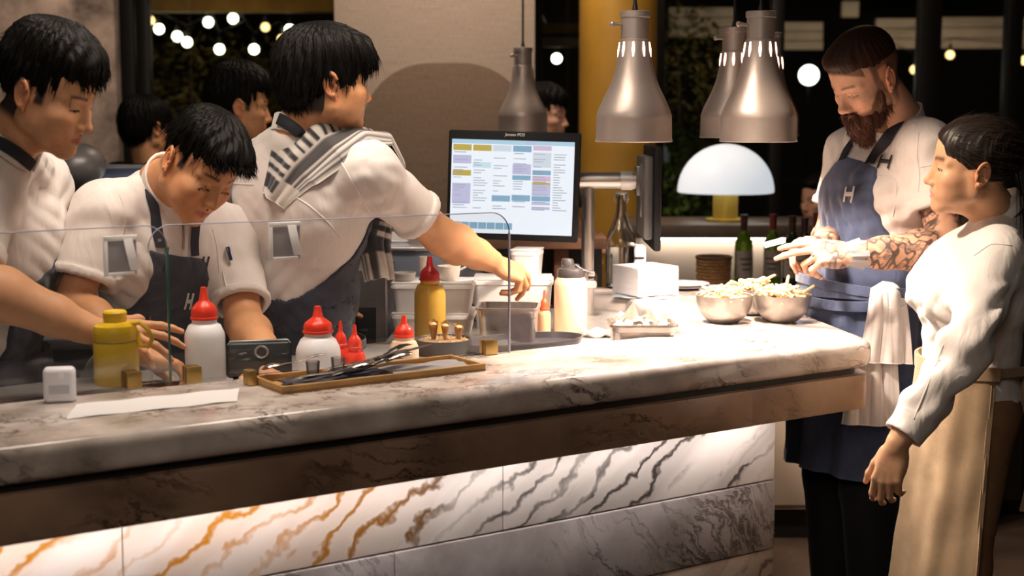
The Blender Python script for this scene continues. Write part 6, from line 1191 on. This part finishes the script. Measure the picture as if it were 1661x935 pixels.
# pans
M_pan = mat('pan_steel', (.56, .51, .48), .32, .92, noise=.25, nscale=30, bump=.08, bscale=120)
def gn_pan(label, loc, w_, d, h, rz, name='steel_pan'):
    o = thing(name, label, 'pan', loc, rz); mb = MB(); r = .022
    def rr(wx, wy, z, n=6):
        out = []
        for sx, sy, a0 in ((1, 1, 0), (-1, 1, 90), (-1, -1, 180), (1, -1, 270)):
            for k in range(n + 1):
                a = R(a0 + 90 * k / n); out.append((sx * (wx / 2 - r) + r * math.cos(a), sy * (wy / 2 - r) + r * math.sin(a), z))
        return out
    rings = [rr(w_ * .86, d * .84, 0.001), rr(w_ * .88, d * .86, .006), rr(w_ * .92, d * .91, h * .72), rr(w_ * .935, d * .925, h * .74), rr(w_ * .935, d * .925, h - .004), rr(w_, d, h), rr(w_ + .002, d + .002, h - .005), rr(w_ + .003, d + .003, h - .005), rr(w_ + .002, d + .002, h + .001), rr(w_ * .925, d * .915, h + .001), rr(w_ * .90, d * .89, h * .7), rr(w_ * .85, d * .83, .009), rr(w_ * .82, d * .80, .0035)]
    n = len(rings[0]); V = [p for q in rings for p in q]; Fc = [(k * n + i, k * n + (i + 1) % n, (k + 1) * n + (i + 1) % n, (k + 1) * n + i) for k in range(len(rings) - 1) for i in range(n)]; Fc.append(tuple(range(n - 1, -1, -1))); Fc.append(tuple((len(rings) - 1) * n + i for i in range(n))); mb.add(V, Fc)
    obj('pan', mb, M_pan, o); return o
q = on_work(825, 496, .096); gn_pan('deep rectangular steel pan in front of the chef\'s reaching hand', q, .172, .150, .096, R(-4))
q = on_work(1044, 524, .075, ZW - .005); cp_ = gn_pan('steel pan heaped with pale chips in the corner of the worktop', (q.x - .005, q.y, ZW), .178, .135, .072, R(2), 'chip_pan')
# bowls of chips
M_bowl = mat('bowl_hammered', (.50, .45, .41), .38, .85, noise=.35, nscale=22, bump=.25, bscale=70, bdist=.002); M_chip = mat('potato_chip', (.80, .62, .34), .55, noise=.25, nscale=40)
def bowl(label, px, py):
    q = at(px, py); o = thing('chip_bowl', label, 'bowl', q, 0, 'steel bowls of chips on the pass'); out = [(.001, 0), (.034, 0), (.044, .004), (.060, .018), (.072, .036), (.078, .055), (.0795, .076)]; obj('bowl', MB().lathe(out + [(.0795, .0785), (.077, .078), (.0755, .056), (.069, .037), (.058, .021), (.042, .008), (.001, .006)], 44), M_bowl, o); return q
b1 = bowl('left front steel bowl heaped with chips under the heat lamps', 1174, 523); b2 = bowl('right front steel bowl heaped with chips under the heat lamps', 1268, 522); b3 = bowl('steel bowl of chips behind and between the two front bowls', 1222, 510)
def chip_mesh(L, k):
    me = MB().tube([(-L / 2, 0, 0), (-L / 2 + .004, 0, .0), (0, k * .003, .003), (L / 2 - .004, 0, 0), (L / 2, 0, -.001)], [.0030, .0044, .0046, .0043, .0028], 6); return me
CHIPS = []
for k in range(5): 
    o_ = obj('potato_chip', chip_mesh(.050 + .007 * k, (-1) ** k), M_chip); CHIPS.append(o_.data); COL.objects.unlink(o_); bpy.data.objects.remove(o_)
rch = random.Random(21); ci = 0
def chips(c, R_, base, n, hgt, label, group, stand=()):
    for i in range(n):
        a = rch.uniform(0, 6.28); r = R_ * math.sqrt(rch.random()) * .9; z = base + hgt * (1 - (r / R_) ** 2) * rch.uniform(.55, 1.0); o = bpy.data.objects.new('potato_chip', CHIPS[rch.randrange(5)]); COL.objects.link(o); o.location = (c.x + r * math.cos(a), c.y + r * math.sin(a), c.z + z); o.rotation_euler = (rch.uniform(-.5, .5), rch.uniform(-.45, .45), rch.uniform(0, 6.28)); tag(o, label, 'chip', group)
    for (dx, dz, tilt, rz) in stand:
        o = bpy.data.objects.new('potato_chip', CHIPS[3]); COL.objects.link(o); o.location = (c.x + dx, c.y - .01, c.z + dz); o.rotation_euler = (0, tilt, rz); tag(o, label, 'chip', group)
for b, t, st in ((b1, 'left front steel bowl', ((-.035, .083, -.5, .2), (.03, .088, -.35, .4))), (b2, 'right front steel bowl', ((.01, .098, -1.45, .1), (-.02, .090, -.5, .3), (.06, .082, -.7, .0))), (b3, 'rear steel bowl', ((.0, .094, -.5, .2), (.03, .10, -.5, .1)))):
    chips(b, .056, .064, 62, .036, 'thin golden potato chip heaped in the %s' % t, 'chips in the %s' % t, st)
    fm = MB().lathe([(.001, .072), (.03, .070), (.055, .064), (.071, .056), (.073, .050), (.001, .048)], 28); fo = obj('chip_heap', fm, M_chip); fo.location = b; tag(fo, 'packed lower layer of chips filling the %s' % t, 'chips', kind='stuff')
M_crisp = mat('tortilla_crisp', (.86, .80, .70), .6, noise=.15, nscale=30)
def crisp(x, y, z, rx, ry, rz, s):
    p = [(-.5, -.4), (.5, -.4), (0, .55)]; mb = MB()
    def fn(u, v): a = Vector((p[0][0] + (p[1][0] - p[0][0]) * u, p[0][1])); b_ = Vector(p[2]); q = a * (1 - v) + b_ * v; return (q.x * s, q.y * s, .008 * math.sin((q.x + .3) * 4) + .006 * q.y)
    o = obj('tortilla_crisp', mb.grid(fn, 6, 6, .0016), M_crisp); o.location = (cp_.location.x + x, cp_.location.y + y, cp_.location.z + z); o.rotation_euler = (rx, ry, rz); tag(o, 'pale triangular corn crisp heaped in the corner steel pan', 'crisp', 'crisps in the corner steel pan')
rq = random.Random(4)
for i in range(26): crisp(rq.uniform(-.068, .068), rq.uniform(-.045, .045), .064 + rq.uniform(0, .018), rq.uniform(-.4, .4), rq.uniform(-.4, .4), rq.uniform(0, 6.28), rq.uniform(.035, .05))
for x, y, z, ry, rz, s in ((-.030, -.02, .098, .15, .1, .060), (.022, -.015, .084, -.1, -.2, .050), (.055, .0, .076, .2, .3, .045)): crisp(x, y, z, R(82), ry, rz, s)
fo = obj('crisp_heap', MB().box((0, 0, .045), (.150, .105, .036), .01), M_crisp); fo.location = cp_.location; fo.rotation_euler = cp_.rotation_euler; tag(fo, 'packed lower layer of crisps filling the corner steel pan', 'crisps', kind='stuff')
# flask
q = on_work(926, 420, .213); fl = thing('flask', 'cream insulated flask with black flip lid beside the steel pole', 'flask', q); M_cfl = mat('flask_cream', (.72, .58, .38), .4); M_blid = mat('lid_black', (.05, .045, .045), .4)
obj('body', MB().lathe([(.001, 0), (.045, 0), (.0475, .004), (.0475, .138), (.045, .150), (.038, .162), (.035, .166)], 40), M_cfl, fl); obj('lid', MB().lathe([(.0385, .160), (.0395, .164), (.0395, .178), (.036, .186), (.020, .190), (.018, .192)], 36).box((.0, 0, .190), (.05, .03, .016), .005).tube([(-.008, 0, .19), (-.010, 0, .207), (-.010, 0, .213)], [.019, .018, .015], 16), M_blid, fl); obj('spout_strap', MB().tube([(.012, -.012, .196), (.034, -.01, .182), (.056, -.004, .174), (.062, 0, .160), (.050, .002, .158)], .0055, 8, .7), M_blid, fl); obj('handle_button', MB().box((.058, 0, .170), (.02, .018, .014), .003), M_pole, fl)
# round black tray with folded cloth
q = Z(845, 553, ZT); q2 = B11 * .72 + Z(825, 563, ZT) * .28
rt_ = thing('serving_tray', 'oval black serving tray lying behind the marble counter edge', 'tray', Vector((Z(846, 551, ZW + .03).x, Z(846, 551, ZW + .03).y + .03, ZW)), R(28)); obj('tray', MB().shell([(.155, 0), (.176, .010), (.182, .026), (.179, .027), (.172, .012), (.152, .004), (.001, .004), (.001, 0)], 48, sx=1.0, sy=.52), mat('tray_black', (.05, .045, .05), .28), rt_); obj('rim', MB().shell([(.180, .0255), (.183, .026), (.183, .0285), (.180, .028)], 48, sx=1, sy=.52), mat('tray_rim', (.10, .09, .09), .3), rt_)
cl = Z(965, 540, ZW + .02); tag(obj('folded_cloth', MB().grid(lambda u, v: ((u - .5) * .10, (v - .5) * .07, .010 + .006 * math.sin(u * 12 + v * 3) + .004 * math.sin(v * 15)), 18, 12, .008), mat('cloth_white', (.74, .70, .68), .9, bump=.3, bscale=300)), 'crumpled white cloth at the right end of the black serving tray', 'cloth').location = (cl.x + .02, cl.y + .06, ZW + .002)
# napkin stack
q = Z(1050, 484, ZT); na = thing('napkin_stack', 'thick stack of white paper napkins on a folded blue cloth by the glass bottle', 'napkins', (q.x, q.y + .075, ZT + .007), R(29)); M_pap = mat('napkin_white', (.80, .78, .80), .8, noise=.06, nscale=50)
for k in range(12): obj('napkin_layer', MB().box((rq.uniform(-.0008, .0008), rq.uniform(-.0008, .0008), .0038 + .0075 * k), (.156, .148, .0074), .0006, None, 1), M_pap, na)
tag(obj('folded_cloth', MB().grid(lambda u, v: ((u - .5) * .175, (v - .5) * .16, .003 + .0012 * math.sin(u * 14 + v * 5)), 20, 16, .003), mat('cloth_blue', (.48, .53, .58), .9, bump=.3, bscale=300)), 'thin folded pale blue cloth under the napkin stack', 'cloth').location = (q.x, q.y + .06, ZT + .0008); COL.objects[-1].rotation_euler.z = R(-24)
# clear bottle
q = Z(1011, 474, ZT); gb = thing('water_bottle', 'clear glass swing bottle with long neck behind the napkin stack', 'bottle', (q.x, q.y + .12, ZT)); M_bg = mat('clear_glass', (.92, .94, .94), .03, trans=1, ior=1.45)
obj('glass', MB().shell([(.001, 0), (.046, 0), (.051, .005), (.051, .150), (.047, .175), (.030, .215), (.018, .250), (.0155, .285), (.0155, .300), (.019, .302), (.019, .312), (.0155, .314), (.012, .314), (.012, .285), (.0145, .250), (.027, .213), (.044, .173), (.048, .149), (.048, .008), (.001, .006)], 36), M_bg, gb); obj('water', MB().lathe([(.001, .0065), (.0475, .0085), (.0475, .140), (.001, .140)], 32), mat('water', (.95, .97, .97), .0, trans=1, ior=1.33), gb); obj('stopper', MB().lathe([(.018, .314), (.024, .316), (.024, .320), (.012, .323), (.001, .324)], 20), M_steel, gb); obj('wire', MB().tube([(-.02, 0, .316), (-.024, 0, .30), (-.019, 0, .285)], .0015, 6).tube([(.02, 0, .316), (.024, 0, .30), (.019, 0, .285)], .0015, 6), M_steel, gb)
q = Z(1042, 474, ZT); ca = thing('docket_printer', 'slim pale docket printer standing between the clear bottle and the side screen', 'printer', (q.x, q.y + .16, ZT)); obj('case', MB().box((0, 0, .07), (.045, .07, .14), .008), M_wp, ca); obj('paper_slot', MB().box((0, -.036, .10), (.032, .003, .006)), M_bez, ca)
# plate at the back right
q = Z(1112, 471, ZT); pd = thing('plate_stack', 'two grey side plates stacked behind the napkin stack', 'plates', (q.x, q.y + .05, ZT)); 
for k in range(2): obj('plate', MB().shell([(.05, .0 + .006 * k), (.085, .010 + .006 * k), (.086, .0125 + .006 * k), (.05, .004 + .006 * k), (.001, .0035 + .006 * k), (.001, .0 + .006 * k)], 36), mat('plate_grey', (.36, .35, .37), .3), pd)
# storage boxes and their bowls
M_tub = mat('tub_frosted', (.70, .68, .68), .45, trans=.0, sss=0); M_tubd = mat('tub_greyed', (.46, .42, .41), .5)
def tub(label, px, Y, w_, d, h, z, m, rz=0, dy=0, lid=True):
    q = P(px, 480, Y); o = thing('storage_tub', label, 'tub', (q.x, Y, z), rz, 'stacked storage tubs on the worktop'); r = .02; k = .90
    mb = MB(); n = 5
    def rr(s, zz):
        out = []
        for sx, sy, a0 in ((1, 1, 0), (-1, 1, 90), (-1, -1, 180), (1, -1, 270)):
            for t in range(n + 1): a = R(a0 + 90 * t / n); out.append((sx * (w_ * s / 2 - r) + r * math.cos(a), sy * (d * s / 2 - r) + r * math.sin(a), zz))
        return out
    rings = [rr(k, 0), rr(k, .003), rr(.985, h - .014), rr(1.02, h - .012), rr(1.02, h - .004), rr(1.0, h)]; N_ = len(rings[0]); V = [p for s in rings for p in s]; Fc = [(a * N_ + i, a * N_ + (i + 1) % N_, (a + 1) * N_ + (i + 1) % N_, (a + 1) * N_ + i) for a in range(len(rings) - 1) for i in range(N_)]; Fc.append(tuple(range(N_ - 1, -1, -1))); Fc.append(tuple((len(rings) - 1) * N_ + i for i in range(N_))); obj('tub', mb.add(V, Fc), m, o)
    if lid: obj('lid', MB().box((0, 0, h + .003), (w_ * .98, d * .98, .005), .0015), m, o)
    return o
zt = Z(702, 455, 1.12); hb_ = .088
tub('lower frosted storage tub of the pair behind the oil bottle', 704, 4.03, .232, .15, .060, ZW, M_tub, R(-3)); tub('upper frosted storage tub of the pair behind the oil bottle', 704, 4.03, .232, .15, .080, ZW + .0665, M_tub, R(-3)); t2_ = COL.objects['storage_tub.001']
t3 = tub('wide frosted storage tub under the reaching hand', 832, 4.16, .235, .15, .142, ZW, M_tub, R(-2)); t4 = tub('small tall clear tub standing on the wide tub, beyond the hand', 855, 4.17, .085, .10, .075, ZW + .149, mat('tub_clear', (.62, .60, .60), .3), R(-12))
zt_ = t2_.location.z + .080 + .006
def cup(label, px, r, h, m, dy=0): q = P(px, 440, t2_.location.y + dy); o = thing('prep_bowl', label, 'bowl', (q.x, t2_.location.y + dy, zt_)); obj('bowl', MB().shell([(.001, 0), (r * .7, 0), (r * .92, h * .35), (r, h), (r * .95, h), (r * .86, h * .38), (r * .62, .004), (.001, .004)], 28), m, o); obj('rim', MB().shell([(r * .95, h - .001), (r * 1.02, h - .001), (r * 1.02, h + .002), (r * .95, h + .002)], 28), m, o); return o
M_cer = mat('ceramic_cream', (.74, .66, .58), .35); cup('cream ceramic bowl on the frosted tubs, right of the oil bottle', 728, .033, .040, M_cer, -.02); cup('small grey bowl on the frosted tubs, left of the oil bottle', 655, .034, .022, mat('ceramic_grey', (.42, .38, .36), .4), -.03); cup('white ceramic cup on the frosted tubs behind the oil bottle', 690, .020, .060, M_cer, .04)
ld = thing('ladle', 'pale ladle leaning in the cream bowl under the chef\'s forearm', 'ladle', (P(748, 440, t2_.location.y).x, t2_.location.y + .02, zt_ + .006)); obj('handle', MB().tube([(-.02, 0, .012), (.02, .0, .032), (.05, .01, .05)], .005, 8, .6), M_cer, ld); obj('scoop', MB().sphere((-.025, 0, .010), .016, 14, 8, (1, 1, .6)), M_cer, ld)
q = Z(792, 492, ZW + .06); db = thing('sauce_pot', 'low dark round pot behind the deep steel pan', 'pot', (q.x - .005, q.y + .07, ZW)); obj('pot', MB().shell([(.001, 0), (.05, 0), (.055, .006), (.056, .050), (.052, .050), (.050, .008), (.001, .006)], 32), M_steel_d, db); obj('lid', MB().lathe([(.058, .0505), (.058, .055), (.05, .058), (.001, .060)], 32), M_bowl, db)
# the docket in the bearded man's fingers
tp = A_(TL[0]); tg = thing('docket', 'small pale card pinched between the fingertips of the bearded man', 'card', tuple(tp + A_((-.014, .004, .016)))); tg.rotation_euler = (R(35), R(-14), R(8)); obj('card', MB().box((0, 0, 0), (.058, .022, .0012), .0004), M_card_refl, tg); obj('clip', MB().box((.026, 0, .001), (.010, .016, .003), .0008), M_steel, tg)
# ---------------------------------------------------------------- back of the kitchen and the bar
M_stonetop = mat('bar_top', (.16, .115, .09), .5, noise=.4, nscale=9); M_panel = mat('bar_panel', (.62, .53, .46), .6, noise=.06, nscale=3)
a = P(1050, 364, 6.2); b = P(1700, 404, 6.2); zbar = a.z
br_ = thing('back_bar', 'back bar with dark stone top and glowing pale front, behind the wine bottles', 'bar', (1.9, 6.4, 0)); oo = (1.9, 6.4, 0)
obj('top', MB().box((1.95, 6.42, zbar - .03), (2.9, .5, .06), .008), M_stonetop, br_, 35, oo); obj('front_panel', MB().box((1.95, 6.45, (zbar - .06) / 2), (2.8, .3, zbar - .062)), M_panel, br_, 35, oo); obj('light_strip', MB().box((1.55, 6.26, zbar - .066), (1.9, .02, .01)), mat('strip_warm', (1, 1, 1), .5, emit=(1, .84, .68), es=16), br_, 35, oo)
zs = P(1200, 466, 5.85).z; bb_ = thing('back_bench', 'low dark bench carrying wine bottles and basket in front of the back bar', 'bench', (1.8, 5.75, 0)); obj('top', MB().box((0, 0, zs - .02), (2.6, .5, .04), .004), M_stonetop, bb_); obj('carcass', MB().box((0, .02, (zs - .04) / 2), (2.5, .42, zs - .042)), M_dark, bb_)
for k in range(5): obj('door', MB().box((-1.0 + .5 * k, -.2, (zs - .04) / 2 + .02), (.48, .02, zs - .12), .003), mat('bench_door', (.06, .05, .045), .5), bb_)
M_bot = mat('wine_glass_green', (.10, .20, .01), .08, trans=.55, ior=1.45, spec=.6); M_botd = mat('wine_glass_dark', (.012, .02, .008), .1, spec=.6); M_lab = mat('wine_label', (.34, .30, .27), .7, noise=.2, nscale=60); M_foil = mat('wine_foil', (.05, .018, .014), .4); M_foil2 = mat('wine_foil_red', (.14, .02, .015), .4)
def wine(px, Y, label, m, foil, h=.305, s=1.):
    q = P(px, 466, Y); o = thing('wine_bottle', label, 'bottle', (q.x, Y, zs), rq.uniform(-.3, .3), 'wine bottles on the back bench'); r = .0375 * s
    obj('glass', MB().lathe([(.001, 0), (r * .95, 0), (r, .005), (r, h * .60), (r * .93, h * .65), (r * .55, h * .72), (r * .40, h * .76), (r * .38, h * .80)], 28), m, o); obj('capsule', MB().lathe([(r * .39, h * .79), (r * .40, h * .80), (r * .40, h * .985), (r * .43, h * .985), (r * .43, h), (.001, h)], 20), foil, o)
    lb = MB().grid(lambda u, v: ((r + .0006) * math.sin((u - .5) * 2.4), -(r + .0006) * math.cos((u - .5) * 2.4), h * (.16 + .36 * v)), 12, 3, -.0004); l_ = obj('label', lb, M_lab, o)
    for k in range(3): obj('label_print', MB().grid(lambda u, v, k=k: ((r + .0012) * math.sin((u - .5) * (1.5 - .3 * k)), -(r + .0012) * math.cos((u - .5) * (1.5 - .3 * k)), h * (.40 - .07 * k + .022 * v)), 8, 1), mat('label_ink', (.06, .05, .05), .7), l_)
    return o
wine(1205, 5.80, 'green wine bottle with pale label, leftmost on the back bench', M_bot, M_foil); wine(1252, 5.82, 'green wine bottle with red capsule, second from the left, behind the fingertips', M_bot, M_foil2); wine(1283, 5.80, 'dark wine bottle third from the left, behind the bearded man\'s hands', M_botd, M_foil, .30); wine(1303, 5.76, 'dark wine bottle with pale shoulder label behind the bearded man\'s hands', M_botd, M_foil, .295); wine(1322, 5.84, 'dark wine bottle nearest the bearded man\'s apron', M_botd, M_foil2, .31)
q = P(1157, 466, 5.8); bk = thing('wicker_basket', 'round brown wicker basket beside the leftmost wine bottle', 'basket', (q.x, 5.8, zs)); M_wick = mat('wicker', (.40, .21, .08), .7, noise=.4, nscale=40)
for k in range(9): obj('weave_ring', MB().tube([((.062 + .0006 * k + .002 * math.sin(a * 12 + k * math.pi)) * math.cos(a), (.062 + .0006 * k + .002 * math.sin(a * 12 + k * math.pi)) * math.sin(a), .0075 + .0135 * k) for a in np.linspace(0, 2 * math.pi, 49)[:-1]], .0074, 6, closed=True), M_wick, bk)
obj('rim', MB().tube([(.07 * math.cos(a), .07 * math.sin(a), .130) for a in np.linspace(0, 2 * math.pi, 33)[:-1]], .007, 8, closed=True), mat('wicker_dark', (.12, .065, .03), .7), bk); obj('floor', MB().lathe([(.001, .004), (.06, .004), (.06, .001)], 24), M_wick, bk)
# dome lamp
q = P(1177, 311, 6.38); dl = thing('dome_lamp', 'large white half dome table lamp on a brass stem, glowing on the back bar', 'lamp', (q.x, 6.38, zbar)); zd = q.z - zbar; rd = 155 / 2 / F * 6.4
pr = [(rd * math.cos(t), zd + rd * .99 * math.sin(t)) for t in np.linspace(0, math.pi / 2, 18)]; pr[-1] = (.001, pr[-1][1]); obj('shade', MB().shell(pr + [(max(.0008, r - .006), z - (.004 if r > .1 else .006)) for r, z in pr[::-1]], 48), mat('dome_white', (.88, .90, .92), .4, emit=(.86, .93, 1.0), es=.62), dl)
obj('stem', MB().lathe([(.09, 0), (.09, .012), (.056, .014), (.056, zd + .08)], 32), mat('stem_brass', (.62, .40, .07), .4, .5), dl); obj('glow_bulb', MB().sphere((0, 0, zd + .13), .035, 16, 10), mat('bulb_white'), dl)
# kitchen back line : steel bench, shelf, till ledge, oven
M_blue = mat('panel_bluish', (.14, .17, .26), .35, .3, noise=.4, nscale=5)
q0, q1 = P(120, 268, 4.75), P(262, 272, 4.75); kb = thing('kitchen_counter', 'steel kitchen back counter with raised bluish splash panel behind the left chefs', 'counter', ((q0.x + q1.x) / 2, 4.75, 0)); kx = kb.location.x; zk = q0.z
obj('splash_panel', MB().box((0, .02, zk - .16), (1.0, .03, .30), .003), M_blue, kb); obj('top_rail', MB().box((0, .0, zk - .004), (1.02, .05, .012), .003), M_steel_b, kb); zl = P(110, 325, 4.6).z; obj('glow_shelf', MB().box((0, -.05, zl), (1.02, .10, .022), .003), mat('shelf_glow', (.9, .88, .85), .4, emit=(1, .93, .86), es=.9), kb); obj('worktop', MB().box((0, -.05, zl - .32), (1.04, .3, .03), .004), M_steel_b, kb); obj('carcass', MB().box((0, -.04, (zl - .34) / 2), (1.0, .26, zl - .34)), M_steel_d, kb); obj('upright', MB().box((-.48, .02, zk - .35), (.03, .03, .72)), M_steel_d, kb); obj('upright', MB().box((.48, .02, zk - .35), (.03, .03, .72)), M_steel_d, kb)  # the shelf's brightness is put into its emission
q = P(112, 270, 4.35); mx_ = thing('mixer', 'rounded grey kitchen mixer head behind the white timer', 'mixer', (q.x, 4.45, zl - .305)); zm = q.z - (zl - .305); M_mx = mat('mixer_grey', (.20, .19, .19), .4, .4); obj('head', MB().sphere((0, 0, zm), .082, 24, 14, (1, 1.2, .85)), M_mx, mx_); obj('column', MB().tube([(0, .02, 0), (0, .03, zm)], [.06, .045], 20), M_mx, mx_); obj('base', MB().box((0, 0, .012), (.17, .22, .024), .008), M_mx, mx_)
q = P(87, 274, 3.9); ti = thing('kitchen_timer', 'small white digital kitchen timer with dark display, by the left chef\'s collar', 'timer', q); obj('case', MB().box((0, 0, 0), (.042, .014, .056), .003), M_wp, ti); obj('display', MB().box((-.002, -.0076, .012), (.028, .001, .018)), mat('lcd_dark', (.05, .06, .08), .2), ti)
for k in range(3): obj('button', MB().box((-.012 + .012 * k, -.0078, -.014), (.007, .002, .012), .0006), mat('button_grey', (.45, .45, .48), .4), ti)
obj('post', MB().tube([(.004, .0, -.028), (.004, .0, -.09), (.012, .004, -(q.z - 1.0))], .0028, 6), mat('copper_wire', (.42, .20, .09), .35, .8), ti); obj('foot', MB().lathe([(.03, -(q.z - .985)), (.03, -(q.z - .995)), (.004, -(q.z - 1.0))], 16, (.012, .004, 0)), M_steel_d, ti)
ts = thing('timer_shelf', 'narrow dark steel shelf behind the left chef holding the timer', 'shelf', (q.x, 3.92, 0)); obj('top', MB().box((0, 0, .970), (.35, .14, .028), .003), M_steel_d, ts); obj('legs_panel', MB().box((0, .02, .477), (.33, .1, .955)), M_steel_d, ts)
q0 = P(636, 404, 4.75); q1 = P(742, 404, 4.75); sb = thing('steel_fridge', 'bluish steel under counter fridge behind the storage tubs', 'fridge', ((q0.x + q1.x) / 2, 4.85, 0)); obj('body', MB().box((0, 0, q0.z / 2), (q1.x - q0.x + .16, .3, q0.z), .004), mat('steel_bluish', (.30, .34, .44), .3, .7, noise=.2, nscale=5), sb); obj('top_edge', MB().box((0, -.01, q0.z + .006), (q1.x - q0.x + .17, .33, .012), .003), M_steel_b, sb); obj('door', MB().box((0, -.156, q0.z / 2 - .05), (q1.x - q0.x + .10, .012, q0.z - .2), .003), mat('steel_bluish'), sb)
rk = thing('docket_rail', 'small white rail with papers standing on the bluish steel fridge', 'rail', (P(640, 398, 4.80).x, 4.80, q0.z + .0125)); obj('rail', MB().box((0, 0, .006), (.10, .03, .012), .002), M_steel_b, rk); obj('papers', MB().box((0, .004, .026), (.085, .006, .03)), M_card_refl, rk)
qa, qb = P(586, 400, 4.12), P(620, 400, 4.12); ov = thing('oven', 'dark steel oven with black control panel beside the reaching chef\'s apron', 'oven', ((qa.x + qb.x) / 2 - .06, 4.30, 0)); ow = qb.x - qa.x + .14; oz = P(600, 440, 4.12).z; obj('body', MB().box((0, 0, oz / 2), (ow, .30, oz), .004), M_steel_d, ov); obj('edge_strip', MB().box((ow / 2 - .002, -.152, oz / 2), (.006, .006, oz - .02)), M_steel_b, ov); obj('control_panel', MB().box((-.005, -.153, P(600, 528, 4.15).z), (ow * .72, .006, .11), .002), M_gl, ov); obj('display', MB().box((.03, -.157, P(600, 535, 4.15).z), (.03, .002, .008)), mat('lcd_dark'), ov)
ql, qr = P(800, 392, 4.9), P(945, 392, 4.9); sh_ = thing('wooden_shelf', 'brown wooden shelf with blocks and gaps below the till screen', 'shelf', ((ql.x + qr.x) / 2, 4.95, 0)); M_shw = mat('shelf_wood', (.22, .105, .055), .55, noise=.4, nscale=12); swd = qr.x - ql.x + .16
obj('board', MB().box((0, 0, ql.z), (swd, .3, .035), .003), M_shw, sh_); obj('board', MB().box((0, 0, ql.z - .26), (swd, .3, .03), .003), M_shw, sh_); obj('back', MB().box((0, .14, ql.z / 2), (swd, .02, ql.z - .02)), M_dark, sh_); obj('base', MB().box((0, 0, (ql.z - .28) / 2), (swd, .28, ql.z - .28)), M_dark, sh_)
for k, (x, w_, h) in enumerate(((-.13, .05, .20), (-.02, .09, .10), (.08, .05, .22), (.17, .07, .13))):
    o = obj('wooden_block', MB().box((0, 0, h / 2), (w_, .12, h), .004), mat('block_wood_%d' % (k % 2), [(.25, .10, .045), (.14, .07, .04)][k % 2], .6, noise=.4, nscale=15)); tag(o, '%s wooden block on the shelf below the till screen' % ['leftmost narrow tall', 'second, low and wide', 'third, narrow and tallest', 'rightmost'][k], 'block', 'wooden blocks below the till screen'); o.location = (sh_.location.x + x, 4.92, ql.z - .244)
# dim figures beyond the pass
M_drk = mat('guest_clothes', (.012, .011, .012), .8); M_drkskin = M_skin
def dim(label, J, o, M, sc, sk, hst, cloth, long=True):
    p = Person(label, J, 1.0); T = p.T; p.head(dict(skin=sk, h=.003, stub=dict(front=.07, side=.015, nape=-.07)), o, M, sc); p.vq('hair', (lambda h: (p.hw(h[0]), h[1]))(hair(hst, 2)), M_hair)
    for s_ in 'LR': p.arm(s_, hfr(p.T.J['wr' + s_] - p.T.J['el' + s_], (0, 0, 1) if abs((p.T.J['wr' + s_] - p.T.J['el' + s_])[2]) < .1 else (.5, -.8, .1)), relax, ((.75, .62, -.25), 12, 18), 1.0, h=.004)
    f = T.field(.02, .008, .06); folds(f, T.T, .006, ((20, 26, 6, .8), (-45, 34, 7, .9)), 3, p.T.J['chest']); sleeve(f, p.T.J['shL'], p.T.J['elL'], .7, .068, .07, 0, .045, .003, 1); sleeve(f, p.T.J['shR'], p.T.J['elR'], .7, .068, .07, 0, .045, .003, 2); f.rc(p.T.J['neck'], p.T.J['neck'] + A_((0, 0, .15)), .055, .06, .006, sub=True); p.vq('jacket', f.mesh(1), cloth); p.finish(mtrous=M_black, mshoe=M_shoe, h=.016); return p
def stand_J(nx, ny, nz, ft):
    f_ = un(A_((ft[0], ft[1], 0))); l_ = A_((-f_[1], f_[0], 0)); n_ = A_((nx, ny, nz)); D = lambda a, b, c: tuple(n_ + f_ * a + l_ * b + A_((0, 0, c)))
    return dict(neck=D(0, 0, 0), chest=D(.02, 0, -.22), pel=D(0, 0, -.56), shL=D(0, .19, -.07), shR=D(0, -.19, -.07), elL=D(.02, .24, -.35), elR=D(.02, -.24, -.35), wrL=D(.2, .2, -.42), wrR=D(.2, -.2, -.42), ft=tuple(f_))
h6 = P(388, 170, 5.35); dim('dim figure in dark clothes seen from behind between two chefs', stand_J(h6.x - .05, 5.35, h6.z - .16, (.9, .35)), (h6.x, 5.35, h6.z), rotm(20, 8), 1.08, skA, hair1, M_drk)
h7 = P(236, 205, 6.2); dim('dark silhouetted guest by the left window', stand_J(h7.x, 6.2, h7.z - .17, (.5, .8)), (h7.x, 6.2, h7.z), rotm(60, 5), 1.0, skA, hair3, M_drk)
h8 = P(884, 186, 6.4); dim('dim guest partly hidden behind the far heat lamp', stand_J(h8.x - .03, 6.4, h8.z - .17, (.7, -.5)), (h8.x, 6.4, h8.z), rotm(-20, 5), .95, skM, hair1, M_drk)
h9 = P(1330, 322, 7.25); J9 = stand_J(h9.x, 7.25, h9.z - .17, (-.8, -.5)); dim('dim guest in dark clothes behind the bearded man\'s elbow', J9, (h9.x, 7.25, h9.z), rotm(210, 8), 1.0, skM, hairm, M_drk)
# floor clutter seen past the end of the counter
q = P(1300, 650, 5.2); lo_ = thing('low_cabinet', 'pale low cabinet seen past the end of the lit base', 'cabinet', (1.22, 5.35, 0)); obj('body', MB().box((0, 0, .43), (.9, .3, .62), .004), mat('cabinet_pale', (.50, .40, .30), .5), lo_); obj('top', MB().box((0, 0, .755), (.94, .34, .03), .004), M_panel, lo_); obj('plinth', MB().box((0, .02, .06), (.88, .26, .118)), M_dark, lo_); obj('door', MB().box((-.22, -.156, .43), (.42, .012, .58), .003), mat('cabinet_pale'), lo_); obj('door', MB().box((.22, -.156, .43), (.42, .012, .58), .003), mat('cabinet_pale'), lo_)
bpy.context.view_layer.update()
